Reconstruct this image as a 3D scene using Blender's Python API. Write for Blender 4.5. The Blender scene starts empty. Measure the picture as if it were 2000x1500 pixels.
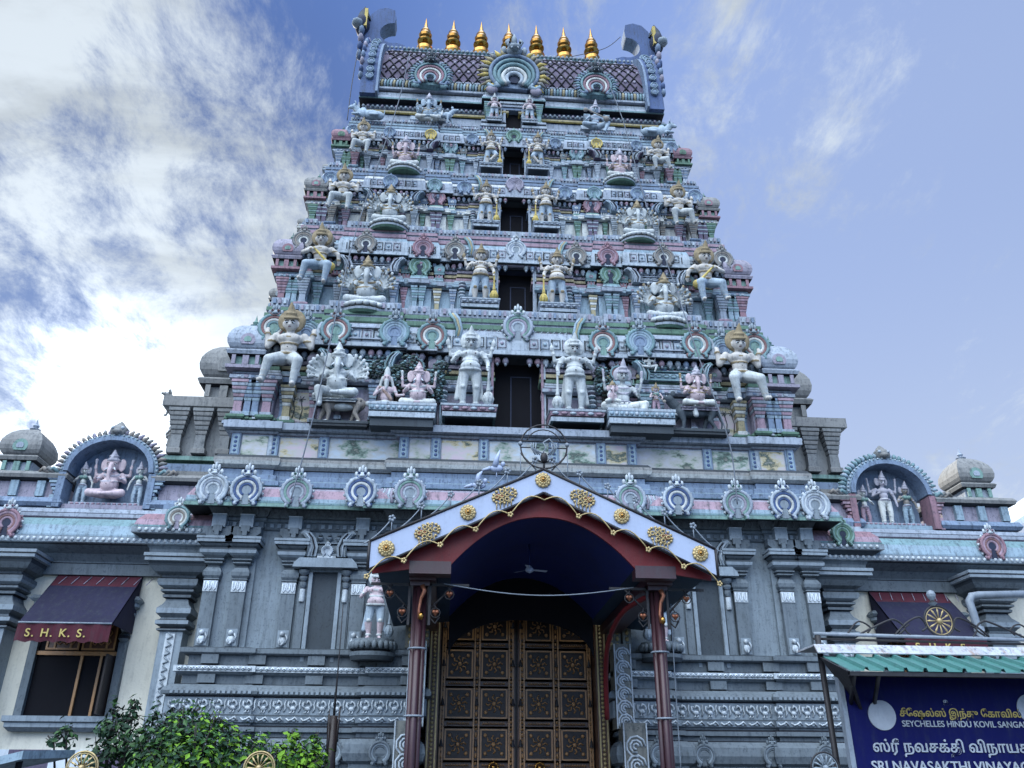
import bpy, bmesh, math, random
import numpy as np
from mathutils import Vector, Matrix
random.seed(7)
SC = bpy.context.scene
COL = SC.collection
R = math.radians
PI = math.pi

# ---------------------------------------------------------------- camera
F = 1650.0; TH = R(26.15); PS = R(4.1); RO = 0.004
CAM = (-1.12, -14.0, 1.6)
_f = Vector((math.sin(PS)*math.cos(TH), math.cos(PS)*math.cos(TH), math.sin(TH)))
_r0 = Vector((math.cos(PS), -math.sin(PS), 0)); _u0 = _r0.cross(_f)
_r = _r0*math.cos(RO) + _u0*math.sin(RO)
_u = -_r0*math.sin(RO) + _u0*math.cos(RO)
cd = bpy.data.cameras.new('camera'); cam = bpy.data.objects.new('camera', cd); COL.objects.link(cam)
cd.sensor_width = 36; cd.lens = 36*F/2000; cd.clip_end = 3000; cd.clip_start = 0.1
m = Matrix((( _r.x, _u.x, -_f.x, CAM[0]), (_r.y, _u.y, -_f.y, CAM[1]), (_r.z, _u.z, -_f.z, CAM[2]), (0,0,0,1)))
cam.matrix_world = m
SC.camera = cam

def P(px, py, Y):
    """the point of the vertical plane at depth Y seen at pixel (px, py) of the 2000x1500 photograph"""
    d = _f + _r*((px-1000)/F) + _u*((750-py)/F)
    t = (Y-CAM[1])/d.y
    return (CAM[0]+t*d.x, Y, CAM[2]+t*d.z)
def ZZ(py, Y, px=1005): return P(px, py, Y)[2]
def XX(px, py, Y): return P(px, py, Y)[0]

# ---------------------------------------------------------------- materials
MATS = {}
def paint(name, col, rough=0.75, dirt=0.35, bump=0.25, metal=0.0, spec=0.3, streak=1.0, vary=0.18, dirtcol=(0.035,0.045,0.05)):
    if name in MATS: return MATS[name]
    mt = bpy.data.materials.new(name); mt.use_nodes = True
    nt = mt.node_tree; N = nt.nodes; L = nt.links
    b = N['Principled BSDF']
    b.inputs['Roughness'].default_value = rough; b.inputs['Metallic'].default_value = metal
    b.inputs['Specular IOR Level'].default_value = spec
    geo = N.new('ShaderNodeNewGeometry')
    def noise(scale, detail=4, rough_=0.6, sc=(1,1,1)):
        mp = N.new('ShaderNodeMapping'); mp.inputs['Scale'].default_value = sc
        L.new(geo.outputs['Position'], mp.inputs['Vector'])
        n = N.new('ShaderNodeTexNoise'); n.inputs['Scale'].default_value = scale
        n.inputs['Detail'].default_value = detail; n.inputs['Roughness'].default_value = rough_
        L.new(mp.outputs['Vector'], n.inputs['Vector']); return n
    def ramp(src, a, b_, v0=0.0, v1=1.0):
        r = N.new('ShaderNodeMapRange'); r.inputs['From Min'].default_value = a; r.inputs['From Max'].default_value = b_
        r.inputs['To Min'].default_value = v0; r.inputs['To Max'].default_value = v1
        L.new(src, r.inputs['Value']); return r.outputs['Result']
    hsv = N.new('ShaderNodeHueSaturation'); hsv.inputs['Color'].default_value = (*col, 1)
    n1 = noise(1.7, 5)
    L.new(ramp(n1.outputs['Fac'], 0.3, 0.7, 1-vary, 1+vary), hsv.inputs['Value'])
    last = hsv.outputs['Color']
    if dirt > 0:
        n2 = noise(3.2, 6, 0.7, (4.5, 2.5, 0.6))
        n3 = noise(11, 5, 0.75)
        mx = N.new('ShaderNodeMath'); mx.operation = 'MULTIPLY'
        L.new(ramp(n2.outputs['Fac'], 0.47, 0.66), mx.inputs[0]); L.new(ramp(n3.outputs['Fac'], 0.36, 0.62), mx.inputs[1])
        m2 = N.new('ShaderNodeMath'); m2.operation = 'MULTIPLY'; m2.inputs[1].default_value = min(1, dirt*1.7)
        L.new(mx.outputs[0], m2.inputs[0])
        mix = N.new('ShaderNodeMix'); mix.data_type = 'RGBA'
        L.new(m2.outputs[0], mix.inputs['Factor']); L.new(last, mix.inputs['A']); mix.inputs['B'].default_value = (*dirtcol, 1)
        last = mix.outputs['Result']
        n6 = noise(1.0, 3, 0.55, (17, 17, .9))      # thin rain streaks
        m6 = N.new('ShaderNodeMath'); m6.operation = 'MULTIPLY'; L.new(ramp(n6.outputs['Fac'], .54, .72), m6.inputs[0]); L.new(ramp(n1.outputs['Fac'], .38, .62, 0, min(1, dirt*1.6)), m6.inputs[1])
        mix6 = N.new('ShaderNodeMix'); mix6.data_type = 'RGBA'
        L.new(m6.outputs[0], mix6.inputs['Factor']); L.new(last, mix6.inputs['A']); mix6.inputs['B'].default_value = (col[0]*.28+.01, col[1]*.30+.012, col[2]*.33+.015, 1)
        last = mix6.outputs['Result']
        n5 = noise(30, 3, 0.6, (1, 1, .8))          # small chips and specks of black algae
        m5 = N.new('ShaderNodeMath'); m5.operation = 'MULTIPLY'; m5.inputs[1].default_value = min(1, dirt*1.5)
        m7 = N.new('ShaderNodeMath'); m7.operation = 'MULTIPLY'; L.new(ramp(n5.outputs['Fac'], .54, .64), m7.inputs[0]); L.new(ramp(n3.outputs['Fac'], .42, .56), m7.inputs[1]); L.new(m7.outputs[0], m5.inputs[0])
        mix5 = N.new('ShaderNodeMix'); mix5.data_type = 'RGBA'
        L.new(m5.outputs[0], mix5.inputs['Factor']); L.new(last, mix5.inputs['A']); mix5.inputs['B'].default_value = (col[0]*.35, col[1]*.38, col[2]*.45, 1)
        last = mix5.outputs['Result']
    L.new(last, b.inputs['Base Color'])
    if bump > 0:
        n4 = noise(28, 5, 0.65)
        bp = N.new('ShaderNodeBump'); bp.inputs['Strength'].default_value = bump; bp.inputs['Distance'].default_value = 0.012
        L.new(n4.outputs['Fac'], bp.inputs['Height']); L.new(bp.outputs['Normal'], b.inputs['Normal'])
    MATS[name] = mt
    return mt
def tone(c, k=.56, m=.84):
    l = .3*c[0]+.59*c[1]+.11*c[2]; t = (l*.85, l*1.0, l*1.14)
    return tuple(m*(t[i]*(1-k)+c[i]*k) for i in range(3))
def srgb(r, g, b):
    f = lambda c: (c/255/12.92 if c/255 <= 0.04045 else ((c/255+0.055)/1.055)**2.4)
    return (f(r), f(g), f(b))
VIVID = {'maroon':.9,'maroon_cloth':.9,'red':.95,'vault':.95,'vault_teal':.95,'board':1,'roofgreen':.85,'hedge':.95,'hedge_dark':.9,'hedge_young':1,'brass':1,'dull_gold':.9,'letter_yellow':1,'crown':.85,'gold_paint':.9,'ochre':.65,'mint':.5,'green':.55,'wood':1,'wood_trim':1,'navy_cloth':.9,'statue_skin':.7,'statue_pink':.75,'lamp_copper':1,'wall_cream':.9,'deepblue':.65,'teal':.5}
def pn(name, r, g, b, **k):
    k['dirt'] = k.get('dirt', .35)*1.3
    return paint(name, tone(srgb(r, g, b), VIVID.get(name, .46), .66 if VIVID.get(name, .56) < .8 and not name.startswith(('grey', 'statue', 'cream', 'white', 'silver', 'fascia', 'wall')) else .84), **k)

pn('lav', 176,188,212); pn('lilac', 182,160,190); pn('pale', 190,204,220); pn('blue', 124,158,205); pn('sky', 150,190,215)
pn('teal', 112,172,180); pn('mint', 120,182,160); pn('pink', 204,140,166); pn('rose', 190,110,130); pn('cream', 214,208,190, dirt=.3)
pn('ochre', 196,176,110); pn('gold_paint', 204,180,88); pn('navy', 40,56,100); pn('groove', 26,32,52, dirt=.1)  # groove: dark outline colour, also painted shade in the recesses
pn('green', 92,150,110); pn('purple', 122,92,140); pn('deepblue', 70,104,168); pn('brick', 176,96,84)
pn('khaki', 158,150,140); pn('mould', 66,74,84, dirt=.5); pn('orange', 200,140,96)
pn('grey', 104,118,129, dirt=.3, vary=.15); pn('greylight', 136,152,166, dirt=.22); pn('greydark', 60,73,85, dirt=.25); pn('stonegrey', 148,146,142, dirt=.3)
pn('greywall', 124,140,152, dirt=.30, vary=.14)
pn('silver', 196,202,206, dirt=.35, rough=.5, vary=.1)
pn('statue', 198,198,190, dirt=.22, bump=.2); pn('statue_skin', 206,196,184, dirt=.2); pn('statue_pink', 206,180,186, dirt=.22)
pn('statue_lilac', 186,172,188, dirt=.2); pn('statue_blue', 160,184,206, dirt=.2); pn('statue_dark', 62,78,92, dirt=.3)
pn('crown', 150,132,98, dirt=.25); pn('hair', 128,116,112, dirt=.3); pn('ink', 22,24,36, dirt=0); pn('lips', 150,80,84, dirt=0)
pn('tan', 176,152,124, dirt=.3); pn('leafpaint', 40,78,66, dirt=.3)
pn('brass', 172,128,66, metal=1, rough=.17, dirt=.12, bump=.05, spec=.5)
pn('wall_cream', 226,222,206, dirt=.1, vary=.06); pn('white', 226,230,236, dirt=.12)
pn('fascia', 168,182,226, dirt=.06, vary=.04, bump=.05, rough=.5)
pn('maroon', 64,34,42, dirt=.15, rough=.4, spec=.5, bump=.08); pn('maroon_cloth', 78,28,44, dirt=.2, rough=.9)
pn('navy_cloth', 30,30,58, dirt=.2, rough=.9); pn('red', 112,26,32, dirt=.1, rough=.5)
pn('vault', 14,36,100, dirt=.1, rough=.6); pn('vault_teal', 12,50,78, dirt=.1, rough=.6)
pn('wood', 88,56,40, dirt=.2, rough=.35, spec=.5); pn('wood_trim', 166,122,76, dirt=.2, rough=.35, spec=.5); pn('wood_dark', 58,36,29, dirt=.1, rough=.4)
pn('antique', 150,140,112, dirt=.4, rough=.45, metal=.3); pn('dull_gold', 190,166,112, dirt=.2, rough=.4, metal=.35)
pn('iron', 58,50,54, dirt=.2, rough=.5); pn('unlit_dark', 8,10,30, dirt=0, bump=0, rough=.9)  # the near-black stands in for the shade of unlit interiors
pn('roofgreen', 66,126,120, dirt=.12, rough=.4, vary=.06, bump=.05); pn('rusty', 206,206,212, dirt=.5, dirtcol=(.22,.10,.045), bump=.05)
pn('board', 5,12,78, dirt=.12, rough=.65, vary=.1, bump=.03, spec=.15); pn('letter', 196,200,212, dirt=.08); pn('letter_yellow', 190,172,104, dirt=.1)
pn('steel', 150,162,180, dirt=.2, rough=.4); pn('wire', 120,128,146, dirt=0, bump=0); pn('lamp_copper', 150,96,72, metal=.5, rough=.35, dirt=.1)
pn('paving', 92,90,88, dirt=.3); pn('hedge', 44,84,34, dirt=0, vary=.35, bump=0); pn('hedge_young', 104,146,40, dirt=0, vary=.3, bump=0)
pn('hedge_dark', 26,60,40, dirt=0, vary=.35, bump=0); pn('bark', 70,58,46)
MATS['hedge'].node_tree.nodes['Principled BSDF'].inputs['Roughness'].default_value = .45

def mural(name, seed, sky, land):
    """a faded landscape painted on the wall panel: pale sky, hills, clumps of palms"""
    mt = bpy.data.materials.new(name); mt.use_nodes = True; nt = mt.node_tree; N = nt.nodes; L = nt.links
    b = N['Principled BSDF']; b.inputs['Roughness'].default_value = .8
    geo = N.new('ShaderNodeNewGeometry')
    mp = N.new('ShaderNodeMapping'); mp.inputs['Location'].default_value = (seed*3.7, 0, 0); mp.inputs['Scale'].default_value = (1, 1, 1.8)
    L.new(geo.outputs['Position'], mp.inputs['Vector'])
    n = N.new('ShaderNodeTexNoise'); n.inputs['Scale'].default_value = 2.3; n.inputs['Detail'].default_value = 7; n.inputs['Roughness'].default_value = .65
    L.new(mp.outputs['Vector'], n.inputs['Vector'])
    cr = N.new('ShaderNodeValToRGB'); e = cr.color_ramp.elements
    e[0].position = .38; e[0].color = (*srgb(*[c_*.88 for c_ in sky]), 1); e[1].position = .5; e[1].color = (*srgb(166,168,166), 1)
    x = e.new(.56); x.color = (*srgb(*land), 1); x = e.new(.62); x.color = (*srgb(56,74,70), 1); x = e.new(.68); x.color = (*srgb(128,130,124), 1)
    L.new(n.outputs['Fac'], cr.inputs['Fac']); L.new(cr.outputs['Color'], b.inputs['Base Color'])
    MATS[name] = mt
mural('mural_a', 1, (196,200,214), (140,152,140)); mural('mural_b', 2, (204,186,200), (170,160,130)); mural('mural_c', 4, (190,206,222), (120,140,130))

# ---------------------------------------------------------------- mesh builder
class MB:
    def __init__(s): s.v = []; s.f = []; s.m = []; s.s = []; s.mats = []
    def mi(s, mat):
        if mat not in s.mats: s.mats.append(mat)
        return s.mats.index(mat)
    def add(s, vs, fs, mat, smooth=False):
        o = len(s.v); s.v.extend(vs); k = s.mi(mat)
        for f in fs:
            s.f.append([i+o for i in f]); s.m.append(k); s.s.append(smooth)
    def box(s, x0, x1, y0, y1, z0, z1, mat):
        if x0 > x1: x0, x1 = x1, x0
        vs = [(x0,y0,z0),(x1,y0,z0),(x1,y1,z0),(x0,y1,z0),(x0,y0,z1),(x1,y0,z1),(x1,y1,z1),(x0,y1,z1)]
        s.add(vs, [(3,2,1,0),(4,5,6,7),(0,1,5,4),(1,2,6,5),(2,3,7,6),(3,0,4,7)], mat)
    def prism(s, pts, y0, y1, mat, edge=None):
        """outline in x,z given extruded from y0 (front) to y1"""
        n = len(pts)
        a = sum(pts[i][0]*pts[(i+1)%n][1]-pts[(i+1)%n][0]*pts[i][1] for i in range(n))
        if a < 0: pts = pts[::-1]
        vs = [(x, y0, z) for x, z in pts]+[(x, y1, z) for x, z in pts]
        s.add(vs, [list(range(n)), list(range(2*n-1, n-1, -1))], mat)
        s.add(vs, [(i, i+n, (i+1)%n+n, (i+1)%n) for i in range(n)], edge or mat)
    def prismx(s, pts, x0, x1, mat):
        """outline in y,z given extruded along x"""
        n = len(pts); a = sum(pts[i][0]*pts[(i+1)%n][1]-pts[(i+1)%n][0]*pts[i][1] for i in range(n))
        if a < 0: pts = pts[::-1]
        vs = [(x0, y, z) for y, z in pts]+[(x1, y, z) for y, z in pts]
        s.add(vs, [list(range(n))[::-1], list(range(n, 2*n))]+[(i, (i+1)%n, (i+1)%n+n, i+n) for i in range(n)], mat)
    def tube(s, pts, r, mat, n=6, closed=False, flat=1.0):
        pts = [Vector(p) for p in pts]; k = len(pts); vs = []
        rs = r if isinstance(r, (list, tuple)) else [r]*k
        prev = None
        for i, p in enumerate(pts):
            if closed: t = pts[(i+1)%k]-pts[i-1]
            else: t = pts[min(i+1, k-1)]-pts[max(i-1, 0)]
            t = t.normalized() if t.length > 1e-9 else Vector((0,0,1))
            ref = Vector((0,1,0)) if abs(t.y) < .9 else Vector((1,0,0))
            a = t.cross(ref).normalized(); b_ = a.cross(t).normalized()
            for j in range(n):
                an = 2*PI*j/n
                vs.append(tuple(p + a*(math.cos(an)*rs[i]) + b_*(math.sin(an)*rs[i]*flat)))
        fs = []
        for i in range(k if closed else k-1):
            for j in range(n):
                fs.append((i*n+j, i*n+(j+1)%n, ((i+1)%k)*n+(j+1)%n, ((i+1)%k)*n+j))
        if not closed: fs += [list(range(n))[::-1], [(k-1)*n+j for j in range(n)]]
        s.add(vs, fs, mat, True)
    def ball(s, c, r, mat, nu=8, nv=5):
        if not isinstance(r, (tuple, list)): r = (r, r, r)
        vs = [(c[0], c[1], c[2]-r[2])]
        for i in range(1, nv):
            ph = -PI/2+PI*i/nv
            for j in range(nu):
                a = 2*PI*j/nu
                vs.append((c[0]+r[0]*math.cos(ph)*math.cos(a), c[1]+r[1]*math.cos(ph)*math.sin(a), c[2]+r[2]*math.sin(ph)))
        vs.append((c[0], c[1], c[2]+r[2])); fs = []
        for j in range(nu):
            fs.append((0, 1+(j+1)%nu, 1+j)); t = 1+(nv-2)*nu; fs.append((t+j, t+(j+1)%nu, len(vs)-1))
            for i in range(nv-2):
                a = 1+i*nu; fs.append((a+j, a+(j+1)%nu, a+nu+(j+1)%nu, a+nu+j))
        s.add(vs, fs, mat, True)
    def lathe(s, cx, cy, prof, n=12, smooth=True, rot=0.0):
        """prof: (radius, z, material of the band that ends here)"""
        for i in range(len(prof)-1):
            r0, z0 = prof[i][0], prof[i][1]; r1, z1, mt = prof[i+1]
            vs = []
            for rr, zz in ((r0, z0), (r1, z1)):
                for j in range(n):
                    a = 2*PI*j/n+rot; vs.append((cx+rr*math.cos(a), cy+rr*math.sin(a), zz))
            s.add(vs, [(j, (j+1)%n, n+(j+1)%n, n+j) for j in range(n)], mt, smooth)
        r, z = prof[-1][0], prof[-1][1]
        if r > 1e-3: s.add([(cx+r*math.cos(2*PI*j/n+rot), cy+r*math.sin(2*PI*j/n+rot), z) for j in range(n)], [list(range(n))], prof[-1][2])
        r, z = prof[0][0], prof[0][1]
        if r > 1e-3: s.add([(cx+r*math.cos(2*PI*j/n+rot), cy+r*math.sin(2*PI*j/n+rot), z) for j in range(n)], [list(range(n))[::-1]], prof[1][2])
    def sweep(s, poly, prof, caps=True):
        """rectilinear outline (seen from above, counter-clockwise) pushed out by p at each height z"""
        n = len(poly); nr = []
        for i in range(n):
            a, b = poly[i], poly[(i+1)%n]; dx, dy = b[0]-a[0], b[1]-a[1]; l = math.hypot(dx, dy) or 1
            nr.append((dy/l, -dx/l))
        def ring(p, z):
            return [(poly[i][0]+p*(nr[i-1][0]+nr[i][0]), poly[i][1]+p*(nr[i-1][1]+nr[i][1]), z) for i in range(n)]
        for k in range(len(prof)-1):
            a = ring(prof[k][0], prof[k][1]); b = ring(prof[k+1][0], prof[k+1][1])
            s.add(a+b, [(i, (i+1)%n, n+(i+1)%n, n+i) for i in range(n)], prof[k+1][2])
        if caps:
            s.add(ring(prof[-1][0], prof[-1][1]), [list(range(n))], prof[-1][2])
            s.add(ring(prof[0][0], prof[0][1]), [list(range(n))[::-1]], prof[1][2])
    def build(s, name, parent=None, bevel=0):
        me = bpy.data.meshes.new(name); me.from_pydata(s.v, [], s.f); me.update()
        for mt in s.mats: me.materials.append(MATS[mt])
        me.polygons.foreach_set('material_index', s.m); me.polygons.foreach_set('use_smooth', s.s)
        o = bpy.data.objects.new(name, me); COL.objects.link(o)
        if parent is not None:
            o.parent = parent; bpy.context.view_layer.update() if False else None
            o.matrix_parent_inverse = Matrix.Translation(parent.location).inverted()
        if bevel:
            b = o.modifiers.new('bevel', 'BEVEL'); b.width = bevel; b.segments = 2; b.limit_method = 'ANGLE'
        return o

def rect(x0, x1, y0, y1): return [(x0,y0),(x1,y0),(x1,y1),(x0,y1)]
def thing(name, label, cat, loc=(0,0,0), group=None):
    o = bpy.data.objects.new(name, None); COL.objects.link(o); o.location = loc; o.empty_display_size = .2
    o['label'] = label; o['category'] = cat
    if group: o['group'] = group
    return o
def tag(o, label, cat, group=None):
    o['label'] = label; o['category'] = cat
    if group: o['group'] = group
    return o
def struct(o): o['kind'] = 'structure'; return o
def sub(root, o):      # hang a mesh built in world space on a part
    o.parent = root; return o

# ---------------------------------------------------------------- ornaments
def kudu(mb, cx, y, z, w, pal, lion=True, flames=True, yl=None):
    """horseshoe arch: z is its foot, w its width; pal = outer, ring, ring, ring, heart, head colour"""
    R0 = w*.40; cz = z+w*.47
    def path(r, a0=-62, a1=242, n=18): return [(cx+r*math.cos(R(a0+(a1-a0)*i/n)), cz+r*math.sin(R(a0+(a1-a0)*i/n))) for i in range(n+1)]
    mb.prism(path(R0*1.08, -70, 250, 16), y-.03*w-.01, y+.12, pal[0])
    for k, (rr, mt) in enumerate(((1.06, pal[0]), (.86, pal[1]), (.66, pal[2]), (.47, pal[3]))):
        pts = path(R0*rr)
        yy = y-.05*w-.012*(3-k)
        if k < 3:   # the feet curl outward
            for sgn in (0, 1):
                x, zz = pts[-1] if sgn else pts[0]; d = -1 if sgn else 1
                c = [(x+d*(.03+.05*(2-k)/2)*w*math.sin(t), zz-.07*w*(1-math.cos(t))*.9) for t in (.8, 1.6, 2.4)]
                pts = (pts+c) if sgn else (c[::-1]+pts)
        mb.tube([(a, yy, b) for a, b in pts], w*.058, mt, 6, flat=.7)
    mb.prism(path(R0*.36, -80, 260, 10), y-.06*w, y, pal[4])
    mb.box(cx-.1*w, cx+.1*w, y-.055*w, y, z+.02*w, cz, pal[4])
    for d in (-1, 1):
        mb.ball((cx+d*.27*w, y-.07*w, z+.07*w), (.1*w, .05*w, .1*w), pal[1]); mb.ball((cx+d*.27*w, y-.12*w, z+.07*w), (.045*w, .03*w, .045*w), pal[0])
    if flames:
        for i in range(15):
            a = R(-55+290*i/14); mb.ball((cx+R0*1.2*math.cos(a), y-.03*w, cz+R0*1.2*math.sin(a)), (.055*w, .035*w, .055*w), pal[5] if i % 2 else pal[0], 6, 4)
    zt = cz+R0*1.12
    if lion:
        h = pal[5]
        mb.ball((cx, y-.06*w, zt+.06*w), (.15*w, .1*w, .11*w), h); mb.ball((cx, y-.15*w, zt+.02*w), (.1*w, .06*w, .05*w), h)
        mb.tube([(cx+.15*w*math.cos(R(a)), y-.14*w, zt+.04*w+.1*w*math.sin(R(a))) for a in range(190, 351, 32)], .02*w, pal[1], 5)
        for d in (-1, 1):
            mb.ball((cx+d*.09*w, y-.14*w, zt+.11*w), .048*w, pal[1], 6, 4); mb.ball((cx+d*.09*w, y-.185*w, zt+.11*w), .02*w, 'ink', 6, 4)
            mb.ball((cx+d*.18*w, y-.05*w, zt+.1*w), (.06*w, .04*w, .09*w), h, 6, 4)
            mb.ball((cx+d*.085*w, y-.06*w, zt+.24*w), (.05*w, .045*w, .1*w), h, 6, 4)
        mb.ball((cx, y-.07*w, zt+.28*w), (.05*w, .045*w, .13*w), h, 6, 4)
    else:
        mb.ball((cx, y-.03*w, zt+.06*w), (.1*w, .05*w, .1*w), pal[0]); mb.ball((cx, y-.03*w, zt+.18*w), (.05*w, .04*w, .07*w), pal[0])

PAL = {
 'white': ('pale','silver','lav','silver','greylight','silver'), 'bluewhite': ('pale','deepblue','cream','deepblue','greylight','silver'),
 'lilacwhite': ('lav','mint','lilac','pale','greylight','silver'), 'rainbow': ('teal','brick','cream','teal','mint','greylight'),
 'skyblue': ('teal','sky','sky','blue','blue','greylight'), 'pink': ('rose','pink','rose','pink','navy','rose'),
 'khaki': ('khaki','tan','khaki','cream','navy','khaki'), 'green': ('mint','green','mint','green','navy','mint'),
 'teal': ('teal','sky','teal','sky','teal','teal'), 'yellow': ('gold_paint','ochre','gold_paint','ochre','ochre','gold_paint'),
 'dark': ('grey','greylight','grey','greylight','greydark','grey'), 'red': ('rose','pink','brick','pink','navy','silver'),
 'top': ('teal','rose','cream','teal','navy','greylight'), 'blueplain': ('blue','blue','sky','blue','blue','blue'),
}
def pilaster(mb, x, y, z0, z1, w, c1, c2, d=.1):
    h = z1-z0; a = w*.30
    pr = [(w*.1, z0, c2), (w*.1, z0+.1*h, c2), (0, z0+.12*h, c2), (-.02*w, z0+.42*h, c1)]
    n = 5
    for i in range(n):
        zz = z0+(.42+.1*i)*h; p = w*(.02+.055*i)
        pr += [(p-.03*w, zz+.005*h, 'groove'), (p, zz+.022*h, c1 if i % 2 else c2), (p+.035*w, zz+.088*h, c1 if i % 2 else c2), (p-.02*w, zz+.1*h, 'groove')]
    pr += [(w*.3, z0+.93*h, c1), (w*.3, z0+h, c1)]
    mb.sweep(rect(x-a, x+a, y-d, y+.1), pr)
def kuta(mb, x, y, z, w, h, c1, c2, c3):
    """square domed corner shrine with a little arch on its face and a finial"""
    a = w*.5
    pr = [(0, z, c3), (0, z+.06*h, c3), (-.12*w, z+.07*h, 'groove'), (-.12*w, z+.24*h, c2), (0, z+.26*h, 'groove'), (.04*w, z+.32*h, c1), (0, z+.35*h, c1),
          (-.08*w, z+.36*h, 'groove'), (-.02*w, z+.40*h, c1), (.03*w, z+.46*h, c1), (.05*w, z+.54*h, c1), (.03*w, z+.64*h, c1), (-.03*w, z+.73*h, c1), (-.11*w, z+.81*h, c1), (-.22*w, z+.88*h, c1), (-.34*w, z+.93*h, c1), (-.43*w, z+.95*h, c1)]
    mb.sweep(rect(x-a, x+a, y-a, y+a), pr)
    mb.lathe(x, y, [(.1*w, z+.93*h, c2), (.15*w, z+.97*h, c2), (.05*w, z+1.0*h, c2), (.09*w, z+1.04*h, c2), (.04*w, z+1.08*h, c2), (0.001, z+1.2*h, c2)], 8)
    # arch on the front face
    mb.prism([(x+.2*w*math.cos(R(t)), z+.52*h+.2*w*math.sin(R(t))) for t in range(-40, 221, 26)], y-a-.05*w, y-a+.1*w, c3)
    mb.prism([(x+.1*w*math.cos(R(t)), z+.52*h+.1*w*math.sin(R(t))) for t in range(-40, 221, 26)], y-a-.065*w, y-a, c2)
    for d in (-1, 1): mb.box(x+d*.26*w, x+d*.36*w, y-a-.0*w, y-a+.03, z+.07*h, z+.24*h, c3)
    mb.box(x-.08*w, x+.08*w, y-a+.02*w, y-a+.16*w, z+.07*h, z+.24*h, c3)
def shala(mb, x0, x1, y, z, h, c1, c2, pat=True, beads=True):
    """little barrel roof with flaring horned ends and a row of finials"""
    w = x1-x0; d = .42
    pts = [(y+.02, z), (y-.06, z+.12*h), (y-.08, z+.3*h), (y-.04, z+.55*h), (y+.06, z+.75*h), (y+d*.5, z+.85*h), (y+d, z+.85*h), (y+d, z)]
    mb.prismx(pts, x0+.05*w, x1-.05*w, c1)
    mb.box(x0+.06*w, x1-.06*w, y-.1, y-.05, z+.02*h, z+.1*h, c2)
    mb.box(x0+.06*w, x1-.06*w, y-.075, y-.0, z+.62*h, z+.66*h, c2)
    if pat:
        n = max(4, int(w/.16))
        for i in range(n):
            xa = x0+.1*w+(w*.8)*(i+.5)/n
            mb.tube([(xa+.06*math.cos(t)*1, y-.085, z+.34*h+.11*h*math.sin(t)) for t in (0, 1.05, 2.1, 3.14, 4.2, 5.25)], .012, c2, 4, True)
    for s, xe in ((-1, x0), (1, x1)):
        o = .14
        pts = [(xe+s*.02, z-.08*h), (xe+s*.02, z+.35*h), (xe+s*.06, z+.8*h), (xe+s*.15, z+1.05*h), (xe+s*.1, z+1.2*h), (xe-s*.02, z+1.08*h), (xe-s*.1, z+.8*h), (xe-s*.15, z+.4*h), (xe-s*.13, z-.08*h)]
        mb.prism(pts, y-.16, y+.2, c2, c1)
        for k, off in enumerate((-.1, -.05, .0)):
            mb.tube([(xe+s*(off+.02), y-.17, z-.05*h), (xe+s*(off), y-.175, z+.35*h), (xe+s*(off+.05), y-.175, z+.8*h), (xe+s*(off+.12), y-.17, z+1.05*h)], .013, ('groove', 'pale', c1)[k], 5)
        mb.ball((xe+s*.13, y-.05, z+1.15*h), .045, c2, 6, 4)
    if beads:
        n = max(3, int(w/.17))
        for i in range(n):
            xa = x0+.12*w+(w*.76)*(i+.5)/n
            mb.lathe(xa, y+.02, [(.02, z+.82*h, c1), (.055, z+.92*h, c2), (.055, z+.97*h, c2), (.02, z+1.03*h, 'groove'), (.035, z+1.07*h, c1), (.001, z+1.2*h, c1)], 6)

def plan(W, Y, bays, notch=0, depth=1.5, side=(0, 0, 0)):
    """outline of a storey: front at Y with bays (xa, xb, forward), back mirrored about y=3; side = (y0, y1, out)"""
    segs = []
    for a, b, f in bays: segs += [(-b, -a, f), (a, b, f)] if a > 0 else [(-b, b, f)]
    segs.sort(); pts = []; x = -W
    L_ = []
    for a, b, f in segs:
        if a > x+1e-6: L_.append((x, a, 0.0))
        L_.append((a, b, f)); x = b
    if x < W-1e-6: L_.append((x, W, 0.0))
    if notch:
        M = []
        for a, b, f in L_:
            if a < -notch and b > notch: M += [(a, -notch, f), (-notch, notch, -depth), (notch, b, f)]
            else: M.append((a, b, f))
        L_ = M
    for a, b, f in L_: pts += [(a, Y-f), (b, Y-f)]
    out = []
    for p in pts:
        if not out or out[-1] != p: out.append(p)
    y0, y1, o = side
    if o: out += [(W, y0), (W+o, y0), (W+o, y1), (W, y1)]
    out += [(W, 6-Y), (-W, 6-Y)]
    if o: out += [(-W, y1), (-W-o, y1), (-W-o, y0), (-W, y0)]
    return out
# ---------------------------------------------------------------- carved figures
# a figure is a list of primitives blended into ONE surface:
# ('c', p0, p1, r0, r1, mat) tapered limb; ('e', centre, radii, mat) ellipsoid; ('r', centre, R, r, mat, tilt) ring
def raw_mesh(prims):
    vs = []; fs = []
    def add(v, f):
        o = len(vs); vs.extend(v); fs.extend([[i+o for i in q] for q in f])
    t = MB()
    for p in prims:
        if p[0] == 'c':
            a, b = Vector(p[1]), Vector(p[2]); r0, r1 = p[3], p[4]
            t.tube([a, a.lerp(b, .5), b], [r0, (r0+r1)/2, r1], 'ink', 10)
            t.ball(a, r0, 'ink', 10, 7); t.ball(b, r1, 'ink', 10, 7)
        elif p[0] == 'e': t.ball(p[1], tuple(p[2]), 'ink', 14, 9)
        elif p[0] == 'r':
            c, RR, r, tl = p[1], p[2], p[3], p[5]
            q = []
            for i in range(18):
                a = 2*PI*i/18; v = Vector((RR[0]*math.cos(a), RR[1]*math.sin(a), 0)); v.rotate(Matrix.Rotation(tl, 3, 'X')); q.append(Vector(c)+v)
            t.tube(q, r, 'ink', 6, True)
    return t.v, t.f
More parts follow.
